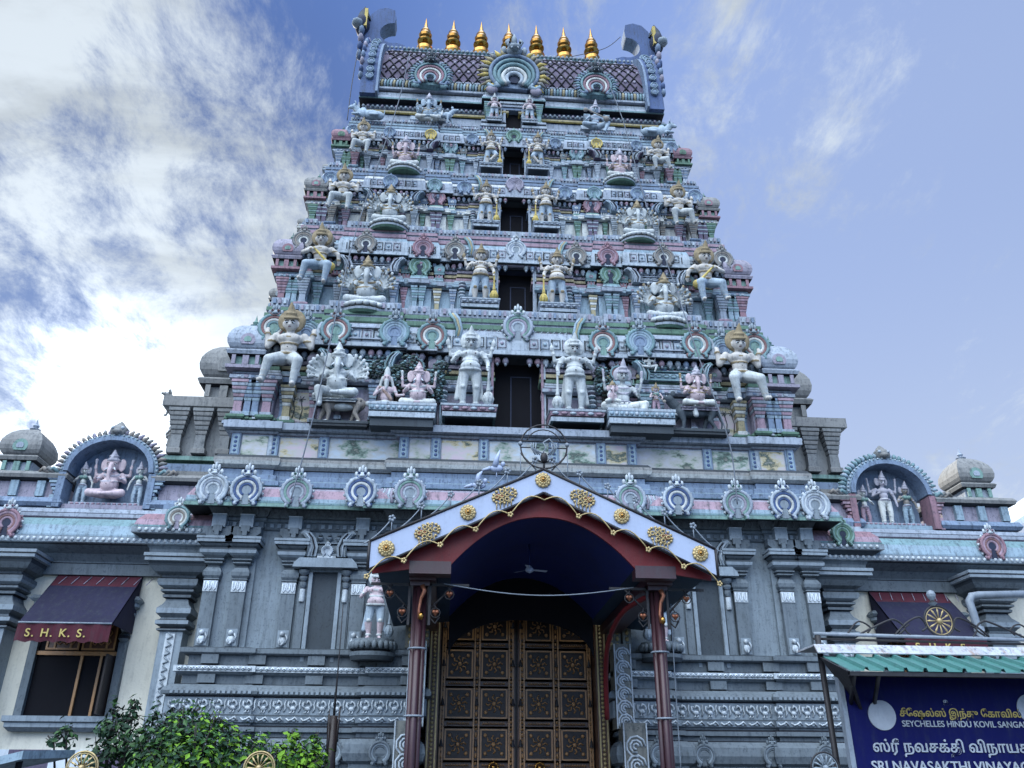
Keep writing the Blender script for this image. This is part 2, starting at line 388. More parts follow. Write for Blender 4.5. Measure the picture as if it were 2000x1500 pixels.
def sdf(prims, pts):
    """distance of every point to every primitive -> nearest index"""
    best = np.full(len(pts), 1e9); idx = np.zeros(len(pts), int)
    for k, p in enumerate(prims):
        if p[0] == 'c':
            a = np.array(p[1], float); b = np.array(p[2], float); ab = b-a; l = max(ab@ab, 1e-9)
            t = np.clip(((pts-a)@ab)/l, 0, 1); d = np.linalg.norm(pts-(a+t[:, None]*ab), axis=1)-(p[3]+(p[4]-p[3])*t)
        elif p[0] == 'e':
            r = np.array(p[2], float); q = (pts-np.array(p[1], float))/r; n = np.linalg.norm(q, axis=1); g = np.linalg.norm(q/r, axis=1)
            d = n*(n-1)/np.maximum(g, 1e-6)
        else:
            c = np.array(p[1], float); q = pts-c; tl = p[5]
            ct, st = math.cos(-tl), math.sin(-tl); y = q[:, 1]*ct-q[:, 2]*st; z = q[:, 1]*st+q[:, 2]*ct
            rr = np.hypot(q[:, 0]/p[2][0], y/p[2][1]); d = np.hypot((rr-1)*min(p[2]), z)-p[3]-.004
        u = d < best; best[u] = d[u]; idx[u] = k
    return idx
def figure_mesh(name, prims, voxel=.0105, extra=None, smooth=2):
    v, f = raw_mesh(prims)
    me = bpy.data.meshes.new('tmp'); me.from_pydata([tuple(x) for x in v], [], f); me.update()
    o = bpy.data.objects.new('tmp', me); COL.objects.link(o)
    rm = o.modifiers.new('r', 'REMESH'); rm.mode = 'VOXEL'; rm.voxel_size = voxel
    sm = o.modifiers.new('s', 'SMOOTH'); sm.iterations = smooth; sm.factor = .5
    dg = bpy.context.evaluated_depsgraph_get(); ev = o.evaluated_get(dg)
    out = bpy.data.meshes.new_from_object(ev); out.name = name
    bpy.data.objects.remove(o); bpy.data.meshes.remove(me)
    mats = []; out.materials.clear()
    for p in prims:
        mt = p[5] if p[0] == 'c' else p[3] if p[0] == 'e' else p[4]
        if mt not in mats: mats.append(mt)
    n = len(out.polygons); c = np.zeros(n*3); out.polygons.foreach_get('center', c); c = c.reshape(-1, 3)
    idx = sdf(prims, c)
    pm = np.array([mats.index(p[5] if p[0] == 'c' else p[3] if p[0] == 'e' else p[4]) for p in prims])
    # extras (eyes, brows, mouth) are joined as tiny islands of the same body
    if extra is not None and extra.v:
        bm = bmesh.new(); bm.from_mesh(out)
        for fc, k in zip(bm.faces, pm[idx]): fc.material_index = int(k); fc.smooth = True
        base = [bm.verts.new(x) for x in extra.v]
        for fc, k in zip(extra.f, extra.m):
            mt = extra.mats[k]
            if mt not in mats: mats.append(mt)
            try: q = bm.faces.new([base[i] for i in fc]); q.material_index = mats.index(mt); q.smooth = True
            except ValueError: pass
        bm.to_mesh(out); bm.free()
    else:
        out.polygons.foreach_set('material_index', pm[idx].astype(np.int32)); out.polygons.foreach_set('use_smooth', [True]*n)
    for mt in mats: out.materials.append(MATS[mt])
    return out
def pitched(items, c, a, prims=True):
    M = Matrix.Rotation(a, 3, 'X'); C_ = Vector(c); f = lambda p: tuple(C_+M@(Vector(p)-C_))
    if not prims: return [f(p) for p in items]
    return [('c', f(p[1]), f(p[2]), p[3], p[4], p[5]) if p[0] == 'c' else ('e', f(p[1]), p[2], p[3]) if p[0] == 'e' else ('r', f(p[1]), p[2], p[3], p[4], p[5]+a) for p in items]
NOD = R(20)
def face(mb, c, s, moustache=False):
    t = MB(); face_(t, c, s, moustache); t.v = pitched(t.v, c, NOD, False); o = len(mb.v); mb.v += t.v
    for f_, m_ in zip(t.f, t.m): mb.f.append([i+o for i in f_]); mb.m.append(mb.mi(t.mats[m_])); mb.s.append(True)
def face_(mb, c, s, moustache=False):
    """eyes, brows and mouth on a head of half-width s centred at c looking to -y (and slightly down)"""
    x, y, z = c
    for d in (-1, 1):
        mb.ball((x+d*.40*s, y-.84*s, z+.08*s), (.30*s, .12*s, .15*s), 'white', 8, 5)
        mb.ball((x+d*.40*s, y-.93*s, z+.07*s), (.17*s, .09*s, .11*s), 'ink', 6, 5)
        mb.tube([(x+d*.16*s, y-.97*s, z+.34*s), (x+d*.42*s, y-.92*s, z+.42*s), (x+d*.7*s, y-.74*s, z+.26*s)], .065*s, 'ink', 5)
    mb.ball((x, y-.98*s, z-.52*s), (.24*s, .07*s, .075*s), 'lips', 8, 5)
    if moustache:
        for d in (-1, 1): mb.tube([(x, y-1.04*s, z-.36*s), (x+d*.3*s, y-1.0*s, z-.42*s), (x+d*.55*s, y-.84*s, z-.28*s)], [.07*s, .07*s, .03*s], 'ink', 5)
def head(c, s, skin, crown, hair, halo=0, crownh=1.0): return pitched(head_(c, s, skin, crown, hair, halo, crownh), c, NOD)
def head_(c, s, skin, crown, hair, halo=0, crownh=1.0):
    x, y, z = c
    q = [('e', c, (s*.95, s, s*1.2), skin), ('e', (x, y-s*.5, z-s*.55), (s*.6, s*.5, s*.5), skin), ('c', (x, y-s*.96, z+s*.05), (x, y-s*1.12, z-s*.22), s*.11, s*.17, skin),
         ('e', (x-s*.98, y+.1*s, z-.1*s), (s*.16, s*.25, s*.36), skin), ('e', (x+s*.98, y+.1*s, z-.1*s), (s*.16, s*.25, s*.36), skin),
         ('r', (x, y, z+s*.75), (s*.95, s*.95), s*.16, crown, 0), ('c', (x, y, z+s*.9), (x, y+.1*s, z+s*(1.2+crownh)), s*.86, s*.5, crown),
         ('r', (x, y+.05*s, z+s*(1.0+.5*crownh)), (s*.75, s*.75), s*.13, crown, 0), ('c', (x, y+.1*s, z+s*(1.2+crownh)), (x, y+.1*s, z+s*(1.9+crownh*1.3)), s*.5, s*.14, crown)]
    for d in (-1, 1): q += [('e', (x+d*s*1.15, y, z-s*.75), (s*.28, s*.2, s*.3), crown), ('e', (x+d*s*1.25, y+s*.5, z+.1*s), (s*.6, s*.35, s*1.15), hair)]
    if halo: q += [('e', (x, y+s*.75, z+s*.35), (s*halo, s*.3, s*halo*.95), hair)]
    return q
def hand(p, d, s, skin, up=False):
    """little palm with fingers and thumb at p pointing along d"""
    p = Vector(p); d = Vector(d).normalized(); side = d.cross(Vector((0, 1, 0))); side = side.normalized() if side.length > .1 else Vector((1, 0, 0))
    q = [('e', tuple(p), (s*1.0, s*.8, s*1.0), skin)]
    for k in range(4):
        o = side*(k-1.5)*s*.55; L_ = (1.7, 2.0, 1.9, 1.5)[k]
        q.append(('c', tuple(p+o*.7), tuple(p+o+d*s*L_), s*.34, s*.24, skin))
    q.append(('c', tuple(p), tuple(p+side*s*1.3+d*s*.5), s*.34, s*.26, skin))
    return q
def arm(sh, el, ha, r, skin, band, hs=.02):
    q = [('c', sh, el, r, r*.78, skin), ('c', el, ha, r*.78, r*.55, skin)]
    m_ = Vector(sh).lerp(Vector(el), .55); q.append(('e', tuple(m_), (r*1.18, r*1.18, r*.4), band))
    w_ = Vector(el).lerp(Vector(ha), .85); q.append(('e', tuple(w_), (r*.85, r*.85, r*.4), band))
    dd = Vector(ha)-Vector(el); return q+hand(ha, dd, hs, skin)

def guardian(skin='statue', cloth='statue', crown='statue', hair='statue', band='statue', halo=1.9, bent=False, arms4=True):
    """standing door guardian, 1 unit tall, leaning on a club at its right-hand side of the picture"""
    q = [('e', (0,-.035,.515), (.122,.10,.075), skin), ('e', (0,-.01,.60), (.098,.075,.08), skin), ('e', (0,-.005,.675), (.125,.075,.062), skin),
         ('e', (-.055,-.05,.675), (.055,.035,.04), skin), ('e', (.055,-.05,.675), (.055,.035,.04), skin), ('c', (0,0,.72), (0,-.01,.765), .04, .036, skin),
         ('e', (0,.0,.455), (.125,.085,.06), cloth), ('r', (0,-.02,.475), (.122,.095), .016, band, .1), ('r', (0,-.025,.70), (.07,.05), .012, band, .5), ('r', (0,-.03,.66), (.085,.05), .008, band, .9),
         ('r', (0,-.015,.59), (.1,.08), .008, band, 0),
         ('c', (-.12,.02,.42), (-.15,.02,.14), .018, .03, cloth), ('c', (.12,.02,.42), (.14,.02,.14), .018, .03, cloth)]
    q += [('c', (-.065,0,.44), (-.082,-.025,.25), .07, .05, cloth), ('c', (-.082,-.025,.25), (-.075,.005,.05), .05, .03, skin), ('c', (-.075,-.0,.03), (-.09,-.085,.018), .026, .022, skin)]
    if bent: q += [('c', (.065,0,.44), (.13,-.1,.30), .07, .05, cloth), ('c', (.13,-.1,.30), (.0,-.09,.16), .048, .028, skin), ('c', (0,-.09,.15), (-.03,-.14,.13), .026, .02, skin)]
    else: q += [('c', (.065,0,.44), (.082,-.025,.25), .07, .05, cloth), ('c', (.082,-.025,.25), (.075,.005,.05), .05, .03, skin), ('c', (.075,0,.03), (.09,-.085,.018), .026, .022, skin)]
    for x in (-.08, .08): q.append(('r', (x*.95, 0, .07), (.036,.036), .01, band, 0)); q.append(('e', (x,-.07,.255), (.03,.02,.025), band))
    q += head((0,-.03,.825), .068, skin, crown, hair, halo, .8)
    q += arm((.135,0,.70), (.205,-.02,.575), (.205,-.085,.475), .036, skin, band)
    q += arm((-.135,0,.70), (-.21,-.02,.585), (-.15,-.1,.625), .036, skin, band)
    if arms4:
        q += arm((-.14,.02,.70), (-.235,.02,.67), (-.25,0,.77), .03, skin, band); q += arm((.14,.02,.70), (.235,.02,.67), (.25,0,.77), .03, skin, band)
        q += [('e', (-.27,0,.83), (.03,.02,.045), crown), ('e', (.27,0,.83), (.03,.02,.045), crown), ('c', (-.27,0,.75), (-.275,0,.9), .009, .009, band), ('c', (.27,0,.75), (.275,0,.9), .009, .009, band)]
    ex = MB(); face(ex, (0,-.03,.825), .068)
    for d in (-1, 1): ex.ball((d*.055,-.087,.672), .008, 'lips', 6, 4)
    ex.ball((0,-.135,.515), .008, 'ink', 6, 4)
    return figure_mesh('figure', q, .0095, ex)
def club_mb(mt='statue'):
    b = MB(); b.lathe(.215, -.085, [(.001,.03,mt), (.035,.035,mt), (.055,.07,mt), (.06,.11,mt), (.052,.15,mt), (.03,.19,mt), (.024,.2,'groove'), (.026,.21,mt), (.014,.3,mt), (.012,.5,mt), (.018,.51,mt), (.001,.53,mt)], 12)
    for k in range(8):
        a = 2*PI*k/8; b.tube([(.215+.05*math.cos(a), -.085+.05*math.sin(a), .06), (.215+.062*math.cos(a), -.085+.062*math.sin(a), .11), (.215+.035*math.cos(a), -.085+.035*math.sin(a), .18)], .008, mt, 4)
    return b

def elephant_head(c, s, skin, crown, turn=0, ears=1.0):
    x, y, z = c; t = turn
    q = [('e', c, (s*1.0, s*.95, s*1.05), skin), ('e', (x-.45*s, y-.3*s, z+.45*s), (.5*s,.5*s,.45*s), skin), ('e', (x+.45*s, y-.3*s, z+.45*s), (.5*s,.5*s,.45*s), skin),
         ('c', (x+t*.2*s, y-.75*s, z-.15*s), (x+t*.5*s, y-1.35*s, z-1.0*s), .48*s, .36*s, skin), ('c', (x+t*.5*s, y-1.35*s, z-1.0*s), (x+t*.4*s, y-1.45*s, z-2.1*s), .36*s, .27*s, skin),
         ('c', (x+t*.4*s, y-1.45*s, z-2.1*s), (x+t*.2*s+.25*s, y-1.55*s, z-2.85*s), .27*s, .22*s, skin), ('c', (x+t*.2*s+.25*s, y-1.55*s, z-2.85*s), (x+.85*s, y-1.55*s, z-2.8*s), .22*s, .18*s, skin)]
    for d in (-1, 1):
        q += [('e', (x+d*1.35*s*ears, y+.15*s, z+.05*s), (.66*s,.16*s,1.05*s), skin), ('e', (x+d*1.35*s*ears, y+.0*s, z-.6*s), (.4*s,.14*s,.5*s), skin), ('c', (x+d*.55*s, y-.8*s, z-.6*s), (x+d*.85*s, y-1.3*s, z-.95*s), .16*s, .07*s, 'white')]
    for k in range(1, 6): q.append(('r', (x+t*.45*s, y-1.38*s, z-(.9+.28*k)*s), (.34*s-.02*s*k, .34*s-.02*s*k), .045*s, skin, 0))
    q += [('r', (x, y, z+.8*s), (.95*s,.9*s), .16*s, crown, 0), ('c', (x, y, z+.9*s), (x, y, z+1.7*s), .8*s, .5*s, crown), ('r', (x, y, z+1.45*s), (.7*s,.7*s), .12*s, crown, 0), ('c', (x, y, z+1.7*s), (x, y, z+2.5*s), .5*s, .12*s, crown), ('e', (x, y-.85*s, z+1.1*s), (.3*s,.15*s,.35*s), crown)]
    ex = MB()
    for d in (-1, 1):
        ex.ball((x+d*.55*s, y-.80*s, z+.05*s), (.17*s,.1*s,.1*s), 'white', 6, 4); ex.ball((x+d*.55*s, y-.89*s, z+.05*s), (.09*s,.06*s,.09*s), 'ink', 6, 4); ex.tube([(x+d*.3*s, y-.92*s, z+.25*s), (x+d*.6*s, y-.85*s, z+.3*s), (x+d*.8*s, y-.65*s, z+.2*s)], .035*s, 'ink', 4)
    return q, ex
def elephant_seated(skin='statue', cloth='statue', crown='crown', band='crown', many=True, nh=6, hang=False):
    """seated elephant-headed figure; base at z=0, about 1 unit tall"""
    q = [('e', (0,-.06,.26), (.155,.14,.14), skin), ('e', (0,0,.42), (.14,.10,.11), skin), ('e', (0,0,.13), (.19,.14,.09), cloth), ('r', (0,-.05,.33), (.165,.14), .012, band, .25), ('r', (0,-.03,.46), (.12,.09), .013, band, .6)]
    for d in (-1, 1):
        if hang and d < 0:
            q += [('c', (-.11,-.05,.12), (-.24,-.2,.12), .09, .065, cloth), ('c', (-.24,-.2,.12), (-.2,-.23,-.10), .065, .042, cloth), ('c', (-.2,-.23,-.12), (-.2,-.31,-.15), .038, .03, skin)]
        else:
            q += [('c', (d*.11,-.05,.11), (d*.27,-.18,.09), .09, .07, cloth), ('c', (d*.27,-.18,.085), (d*.05,-.26,.055), .062, .04, cloth), ('c', (d*.06,-.26,.05), (-d*.03,-.29,.05), .035, .03, skin)]
    h, ex = elephant_head((0,-.06,.62), .108, skin, crown); h = pitched(h, (0,-.06,.62), R(10)); ex.v = pitched(ex.v, (0,-.06,.62), R(10), False)
    q += h
    for d in (-1, 1):
        q += arm((d*.16,0,.46), (d*.25,-.06,.32), (d*.2,-.2,.34), .046, skin, band, .028)
        if many:
            for k in range(nh):
                a = R(-30+96*k/(nh-1)); e = (d*(.17+.11*math.cos(a)), .03, .44+.13*math.sin(a)); hh = (d*(.18+.20*math.cos(a+.12)), -.05+.03*(k % 2), .45+.20*math.sin(a+.12))
                q += arm((d*.14,.02,.46), e, hh, .03, skin, band, .026); tip = (d*(.18+.26*math.cos(a+.15)), -.07, .45+.26*math.sin(a+.15))
                q.append(('c', hh, tip, .014, .02 if k % 2 else .012, band)); q.append(('e', tip, (.026,.02,.034), skin if k % 2 else band))
        else:
            q += arm((d*.15,.02,.46), (d*.29,.02,.45), (d*.3,-.02,.58), .036, skin, band, .026); q.append(('c', (d*.3,-.02,.6), (d*.31,-.02,.72), .012, .03, band))
    ex.ball((0,-.21,.245), .009, 'ink', 6, 4)
    return figure_mesh('figure', q, .0115, ex)
def atlas(skin='statue_skin', cloth='statue', crown='crown', hair='crown', pose=0):
    """guardian seated on the ledge, knees apart, foot hanging; base of seat z=.28"""
    q = [('e', (0,-.01,.40), (.10,.085,.07), cloth), ('e', (0,-.02,.50), (.09,.07,.085), skin), ('e', (0,-.015,.605), (.14,.08,.08), skin), ('e', (-.055,-.065,.61), (.06,.035,.045), skin), ('e', (.055,-.065,.61), (.06,.035,.045), skin),
         ('c', (0,0,.66), (0,-.02,.72), .042, .038, skin), ('r', (0,-.02,.43), (.095,.085), .014, crown, .1), ('r', (0,-.03,.645), (.085,.06), .014, crown, .6), ('r', (0,-.02,.54), (.095,.08), .008, crown, 0)]
    for d in (-1, 1):
        k1 = (.15,-.24,.28) if d > 0 else (-.15,-.24,.28); f1 = (.11,-.2,.03) if d > 0 else (-.21,-.2,.06)
        q += [('c', (d*.06,-.03,.38), k1, .08, .06, cloth), ('c', k1, f1, .058, .034, cloth), ('c', f1, (f1[0]+d*.01, f1[1]-.09, f1[2]-.02), .03, .024, skin)]
        for t in (.3, .55, .8): c = Vector(k1).lerp(Vector(f1), t); q.append(('e', tuple(c), (.06-.02*t,.06-.02*t,.01), skin))
    q += head((0,-.05,.785), .076, skin, crown, hair, 2.1, .9)
    if pose == 0:
        for d in (-1, 1): q += arm((d*.15,0,.645), (d*.23,-.0,.53), (d*.25,.0,.70), .046, skin, crown, .026)
    else:
        q += arm((-.145,0,.64), (-.24,-.06,.55), (-.08,-.16,.56), .042, skin, crown, .026); q += arm((.145,0,.64), (.25,-.02,.55), (.26,0,.45), .042, skin, crown, .026)
        q += [('c', (-.07,-.17,.57), (.14,-.2,.33), .015, .022, 'gold_paint'), ('e', (.19,-.2,.27), (.062,.055,.062), 'gold_paint'), ('c', (.15,-.2,.32), (.19,-.2,.27), .03, .055, 'gold_paint')]
    ex = MB(); face(ex, (0,-.05,.785), .076); ex.ball((0,-.105,.49), .007, 'ink', 6, 4)
    return figure_mesh('figure', q, .0105, ex)
def beast(kind='tiger'):
    """four-legged mount walking towards -x, 1 unit long"""
    if kind == 'tiger': a, b = 'tan', 'statue'
    elif kind == 'rat': a, b = 'statue_dark', 'statue_dark'
    else: a, b = 'statue_blue', 'statue_blue'
    q = [('e', (-.2,0,.42), (.19,.12,.145), a), ('e', (.08,0,.43), (.26,.115,.12), a), ('e', (.3,0,.43), (.15,.115,.14), a), ('e', (.02,-.02,.36), (.22,.1,.08), b)]
    legs = [(-.26,-.08,.36,-.22,.2,-.24,.02), (-.3,.08,.36,-.38,.22,-.42,.02), (.32,-.08,.38,.26,.22,.36,.02), (.3,.08,.38,.22,.22,.16,.02)]
    for x, y, z, kx, kz, fx, fz in legs:
        q += [('c', (x,y,z), (kx,y,kz), .075, .045, a), ('c', (kx,y,kz), (fx,y,fz+.03), .042, .03, a), ('e', (fx-.03,y,fz+.02), (.055,.04,.028), b)]
    ex = MB()
    if kind == 'tiger':
        q += [('c', (-.3,0,.48), (-.4,-.03,.56), .11, .1, a), ('e', (-.45,-.05,.6), (.1,.1,.1), a), ('e', (-.52,-.08,.56), (.06,.07,.055), b), ('e', (-.4,-.12,.69), (.03,.02,.035), a), ('e', (-.42,.05,.69), (.03,.02,.035), a), ('c', (.42,0,.48), (.55,0,.38), .03, .026, a), ('c', (.55,0,.38), (.64,0,.42), .026, .022, a), ('c', (.64,0,.42), (.62,0,.5), .022, .018, a)]
        ex.ball((-.49,-.14,.63), .014, 'ink', 6, 4); ex.ball((-.54,-.1,.62), .014, 'ink', 6, 4); ex.ball((-.57,-.1,.56), .018, 'lips', 6, 4)
        rnd = random.Random(3)
        for i in range(26): x = rnd.uniform(-.3,.38); z = rnd.uniform(.4,.54); ex.ball((x, -.115, z), (.012,.012,.02), 'hair', 5, 4)
    else:
        q += [('c', (-.32,0,.5), (-.43,-.02,.62), .1, .085, a), ('c', (-.43,-.03,.62), (-.6,-.06,.66), .085, .035, a), ('e', (-.38,-.1,.72), (.05,.02,.06), a), ('e', (-.4,.06,.72), (.05,.02,.06), a), ('c', (.42,0,.46), (.5,0,.2), .03, .02, a), ('c', (.5,0,.2), (.47,0,.05), .02, .012, a),
              ('r', (-.24,0,.44), (.17,.145), .014, 'statue', 1.2), ('c', (-.02,-.12,.52), (0,-.13,.3), .03, .05, 'statue')]
        ex.ball((-.5,-.1,.67), .016, 'white', 6, 4); ex.ball((-.5,-.112,.67), .009, 'ink', 5, 4)
    return figure_mesh('figure', q, .0115, ex)
def sage():
    s = 'statue_pink'
    q = [('e', (0,0,.12), (.17,.12,.08), 'statue'), ('e', (0,0,.28), (.12,.09,.12), s), ('e', (0,0,.42), (.15,.09,.1), s), ('c', (0,0,.5), (0,-.02,.58), .045, .04, s), ('c', (-.12,-.04,.48), (.12,-.1,.2), .03, .035, 'orange')]
    for d in (-1, 1): q += [('c', (d*.1,-.03,.1), (d*.34,-.14,.07), .08, .06, 'statue'), ('c', (d*.34,-.14,.07), (0,-.22,.05), .055, .04, 'statue')]
    q += [('e', (0,-.03,.68), (.075,.08,.095), s), ('e', (0,-.08,.56), (.055,.04,.1), 'statue'), ('c', (0,-.09,.6), (0,-.13,.42), .05, .02, 'statue'), ('c', (0,0,.76), (0,.01,.87), .075, .06, 'statue'), ('c', (0,0,.86), (0,0,.93), .05, .03, 'statue'), ('c', (-.09,0,.7), (-.14,0,.5), .035, .03, 'statue'), ('c', (.09,0,.7), (.14,0,.5), .035, .03, 'statue')]
    q += arm((-.16,0,.48), (-.24,-.04,.3), (-.1,-.13,.4), .042, s, 'statue', .028); q += arm((.16,0,.48), (.23,-.04,.3), (.36,-.16,.28), .042, s, 'statue', .028)
    ex = MB(); face(ex, (0,-.03,.69), .075)
    return figure_mesh('figure', q, .011, ex)
def seated_god(skin='statue', cloth='cream', crown='statue_lilac', child=True, instrument=False, leg=True):
    q = [('e', (0,0,.12), (.15,.11,.08), cloth), ('e', (0,0,.26), (.1,.08,.11), skin), ('e', (0,0,.40), (.14,.085,.09), skin), ('c', (0,0,.47), (0,-.02,.54), .04, .036, skin), ('r', (0,-.02,.19), (.12,.1), .014, crown, 0), ('r', (0,-.03,.45), (.09,.07), .012, crown, .6), ('r', (0,-.03,.38), (.1,.07), .01, crown, .9)]
    q += [('c', (-.1,-.03,.11), (-.31,-.16,.1), .085, .062, cloth), ('c', (-.31,-.16,.09), (-.02,-.23,.05), .058, .038, cloth), ('c', (.1,-.03,.12), (.3,-.18,.13), .085, .062, cloth)]
    if leg: q += [('c', (.3,-.18,.12), (.2,-.23,-.14), .058, .036, cloth), ('c', (.2,-.23,-.16), (.16,-.31,-.2), .034, .026, skin)]
    else: q += [('c', (.3,-.18,.1), (.02,-.24,.06), .058, .038, cloth)]
    q += head((0,-.05,.625), .08, skin, crown, crown, 1.7, 1.1)
    q += arm((-.15,0,.44), (-.23,-.05,.3), (-.16,-.17,.3), .036, skin, crown, .026); q += arm((.15,0,.44), (.24,-.04,.3), (.2,-.17,.34), .036, skin, crown, .026)
    if not instrument: q += arm((-.15,.02,.45), (-.27,.02,.42), (-.29,-.02,.55), .03, skin, crown, .024)+arm((.15,.02,.45), (.27,.02,.42), (.29,-.02,.55), .03, skin, crown, .024)+[('c', (-.29,-.02,.55), (-.3,-.02,.72), .012, .024, crown), ('c', (.29,-.02,.55), (.3,-.02,.7), .012, .03, crown)]
    ex = MB(); face(ex, (0,-.05,.625), .08)
    if child:
        h, e2 = elephant_head((-.2,-.22,.36), .05, 'statue_pink', 'crown')
        q += h+[('e', (-.2,-.2,.22), (.075,.06,.08), 'statue_pink'), ('c', (-.24,-.22,.17), (-.3,-.26,.14), .035, .03, 'cream'), ('c', (-.16,-.22,.17), (-.1,-.26,.14), .035, .03, 'cream')]
        for f_, m_ in zip(e2.f, e2.m): pass
        o = len(ex.v); ex.v += e2.v
        for f_, m_ in zip(e2.f, e2.m): ex.f.append([i+o for i in f_]); ex.m.append(ex.mi(e2.mats[m_])); ex.s.append(True)
    if instrument: q += [('c', (-.3,-.24,.5), (.24,-.26,.2), .02, .022, 'tan'), ('e', (.24,-.26,.2), (.08,.06,.08), 'tan'), ('e', (-.28,-.22,.47), (.06,.05,.06), 'tan')]
    return figure_mesh('figure', q, .011, ex)
def standing(skin='statue', cloth='cream', crown='statue', lady=False, arms4=False, music=False):
    w = .78 if lady else .92
    q = [('e', (0,0,.48), (.11*w,.08,.07), cloth), ('e', (0,-.01,.57), (.08*w,.06,.07), skin), ('e', (0,0,.66), (.115*w,.07,.06), skin if not lady else 'mint'), ('c', (0,0,.71), (0,-.01,.76), .034, .032, skin), ('r', (0,-.01,.5), (.1*w,.08), .014, crown, 0), ('r', (0,-.02,.70), (.06,.045), .01, crown, .5)]
    if lady: q += [('e', (-.045,-.06,.665), (.045,.04,.042), 'mint'), ('e', (.045,-.06,.665), (.045,.04,.042), 'mint')]
    for d in (-1, 1): q += [('c', (d*.06*w,0,.46), (d*.07,-.02,.26), .068*w, .045, cloth), ('c', (d*.07,-.02,.26), (d*.06,0,.05), .045, .03, cloth), ('c', (d*.06,0,.03), (d*.075,-.08,.018), .025, .02, skin)]
    for t in range(4): q.append(('r', (0,0,.4-.09*t), (.11,.06), .006, cloth, 0))
    q += head((0,-.02,.82), .064, skin, crown, crown, 0, .9)
    if music: q += arm((-.12,0,.69), (-.18,-.05,.57), (-.05,-.12,.6), .028, skin, crown, .02)+arm((.12,0,.69), (.18,-.05,.57), (.14,-.12,.5), .028, skin, crown, .02)+[('c', (-.12,-.13,.66), (.2,-.15,.42), .012, .014, 'tan'), ('e', (.2,-.15,.42), (.05,.04,.05), 'tan')]
    else: q += arm((-.13*w,0,.69), (-.2,-.02,.57), (-.13,-.1,.6), .03, skin, crown, .02)+arm((.13*w,0,.69), (.19,0,.55), (.2,-.03,.42), .03, skin, crown, .02)
    if arms4: q += arm((-.14,.02,.69), (-.23,.02,.64), (-.24,0,.76), .027, skin, crown, .02)+arm((.14,.02,.69), (.23,.02,.64), (.24,0,.76), .027, skin, crown, .02)+[('c', (-.24,0,.76), (-.25,0,.88), .012, .02, crown), ('c', (.24,0,.76), (.25,0,.88), .012, .02, crown)]
    ex = MB(); face(ex, (0,-.02,.82), .064)
    return figure_mesh('figure', q, .0095, ex)
def recliner():
    """humped bull lying along the ledge, head to -x, 1 unit long"""
    a = 'statue_blue'
    q = [('e', (-.12,0,.2), (.2,.14,.17), a), ('e', (.14,0,.18), (.26,.14,.15), a), ('e', (-.1,0,.36), (.09,.07,.08), a), ('e', (.34,-.02,.15), (.15,.12,.13), a), ('c', (-.24,0,.28), (-.34,-.04,.4), .11, .09, a), ('c', (-.34,-.05,.42), (-.46,-.1,.33), .085, .05, a),
         ('e', (-.3,-.14,.45), (.02,.06,.035), a), ('c', (-.31,-.08,.5), (-.35,-.1,.6), .022, .01, a), ('c', (-.31,.03,.5), (-.33,.05,.6), .022, .01, a), ('c', (-.2,-.1,.1), (-.36,-.16,.06), .055, .04, a), ('c', (-.36,-.16,.06), (-.2,-.2,.04), .038, .03, a), ('c', (.3,-.12,.12), (.12,-.17,.07), .07, .04, a), ('c', (.12,-.17,.06), (.34,-.2,.04), .038, .03, a), ('c', (.48,0,.16), (.5,-.06,.34), .02, .015, a), ('r', (-.27,-.02,.33), (.1,.1), .015, 'statue', .9)]
    ex = MB(); ex.ball((-.4,-.13,.42), .014, 'ink', 6, 4)
    return figure_mesh('figure', q, .0115, ex)
def peacock():
    q = [('e', (0,0,.4), (.13,.08,.1), 'deepblue'), ('c', (-.08,-.01,.45), (-.14,-.03,.68), .06, .035, 'deepblue'), ('c', (-.14,-.03,.68), (-.06,-.05,.78), .035, .035, 'deepblue'), ('e', (-.04,-.05,.79), (.045,.035,.035), 'deepblue'), ('c', (0,-.05,.79), (.06,-.05,.76), .015, .006, 'ochre')]
    for k in range(9): a = R(-30+12*k); q.append(('c', (.05,.02,.38), (.05+.42*math.cos(a), .03, .36+.42*math.sin(a)), .03, .04, ('teal', 'leafpaint', 'deepblue')[k % 3])); q.append(('e', (.05+.42*math.cos(a), .02, .36+.42*math.sin(a)), (.03,.03,.03), 'gold_paint'))
    for x in (-.03, .04): q.append(('c', (x,0,.33), (x,-.02,.06), .014, .012, 'tan'))
    return figure_mesh('figure', q, .011)

MESH = {}
def mesh(key, fn, *a, **k):
    if key not in MESH: MESH[key] = fn(*a, **k)
    return MESH[key]
def statue(name, label, cat, me, X, Y, Z, s, flip=False, parts=(), group=None, rz=0, swap=None, lean=0):
    """a figure standing at (X, Y, Z), s metres per unit; parts are (name, MB in the figure's own units)"""
    root = thing(name, label, cat, (X, Y, Z), group); root.rotation_euler = (lean, 0, rz); root.scale = (-s if flip else s, s, s)
    o = bpy.data.objects.new('figure', me); COL.objects.link(o); o.parent = root
    if swap:
        for sl in o.material_slots:
            if sl.material and sl.material.name in swap: nm = swap[sl.material.name]; sl.link = 'OBJECT'; sl.material = MATS[nm]
    for n_, b_ in parts:
        q = b_ if isinstance(b_, bpy.types.Mesh) else None
        if q is None:
            t = b_.build(n_); q = t.data; t.parent = root; t.matrix_parent_inverse = Matrix.Identity(4)
        else:
            t = bpy.data.objects.new(n_, q); COL.objects.link(t); t.parent = root
    return root
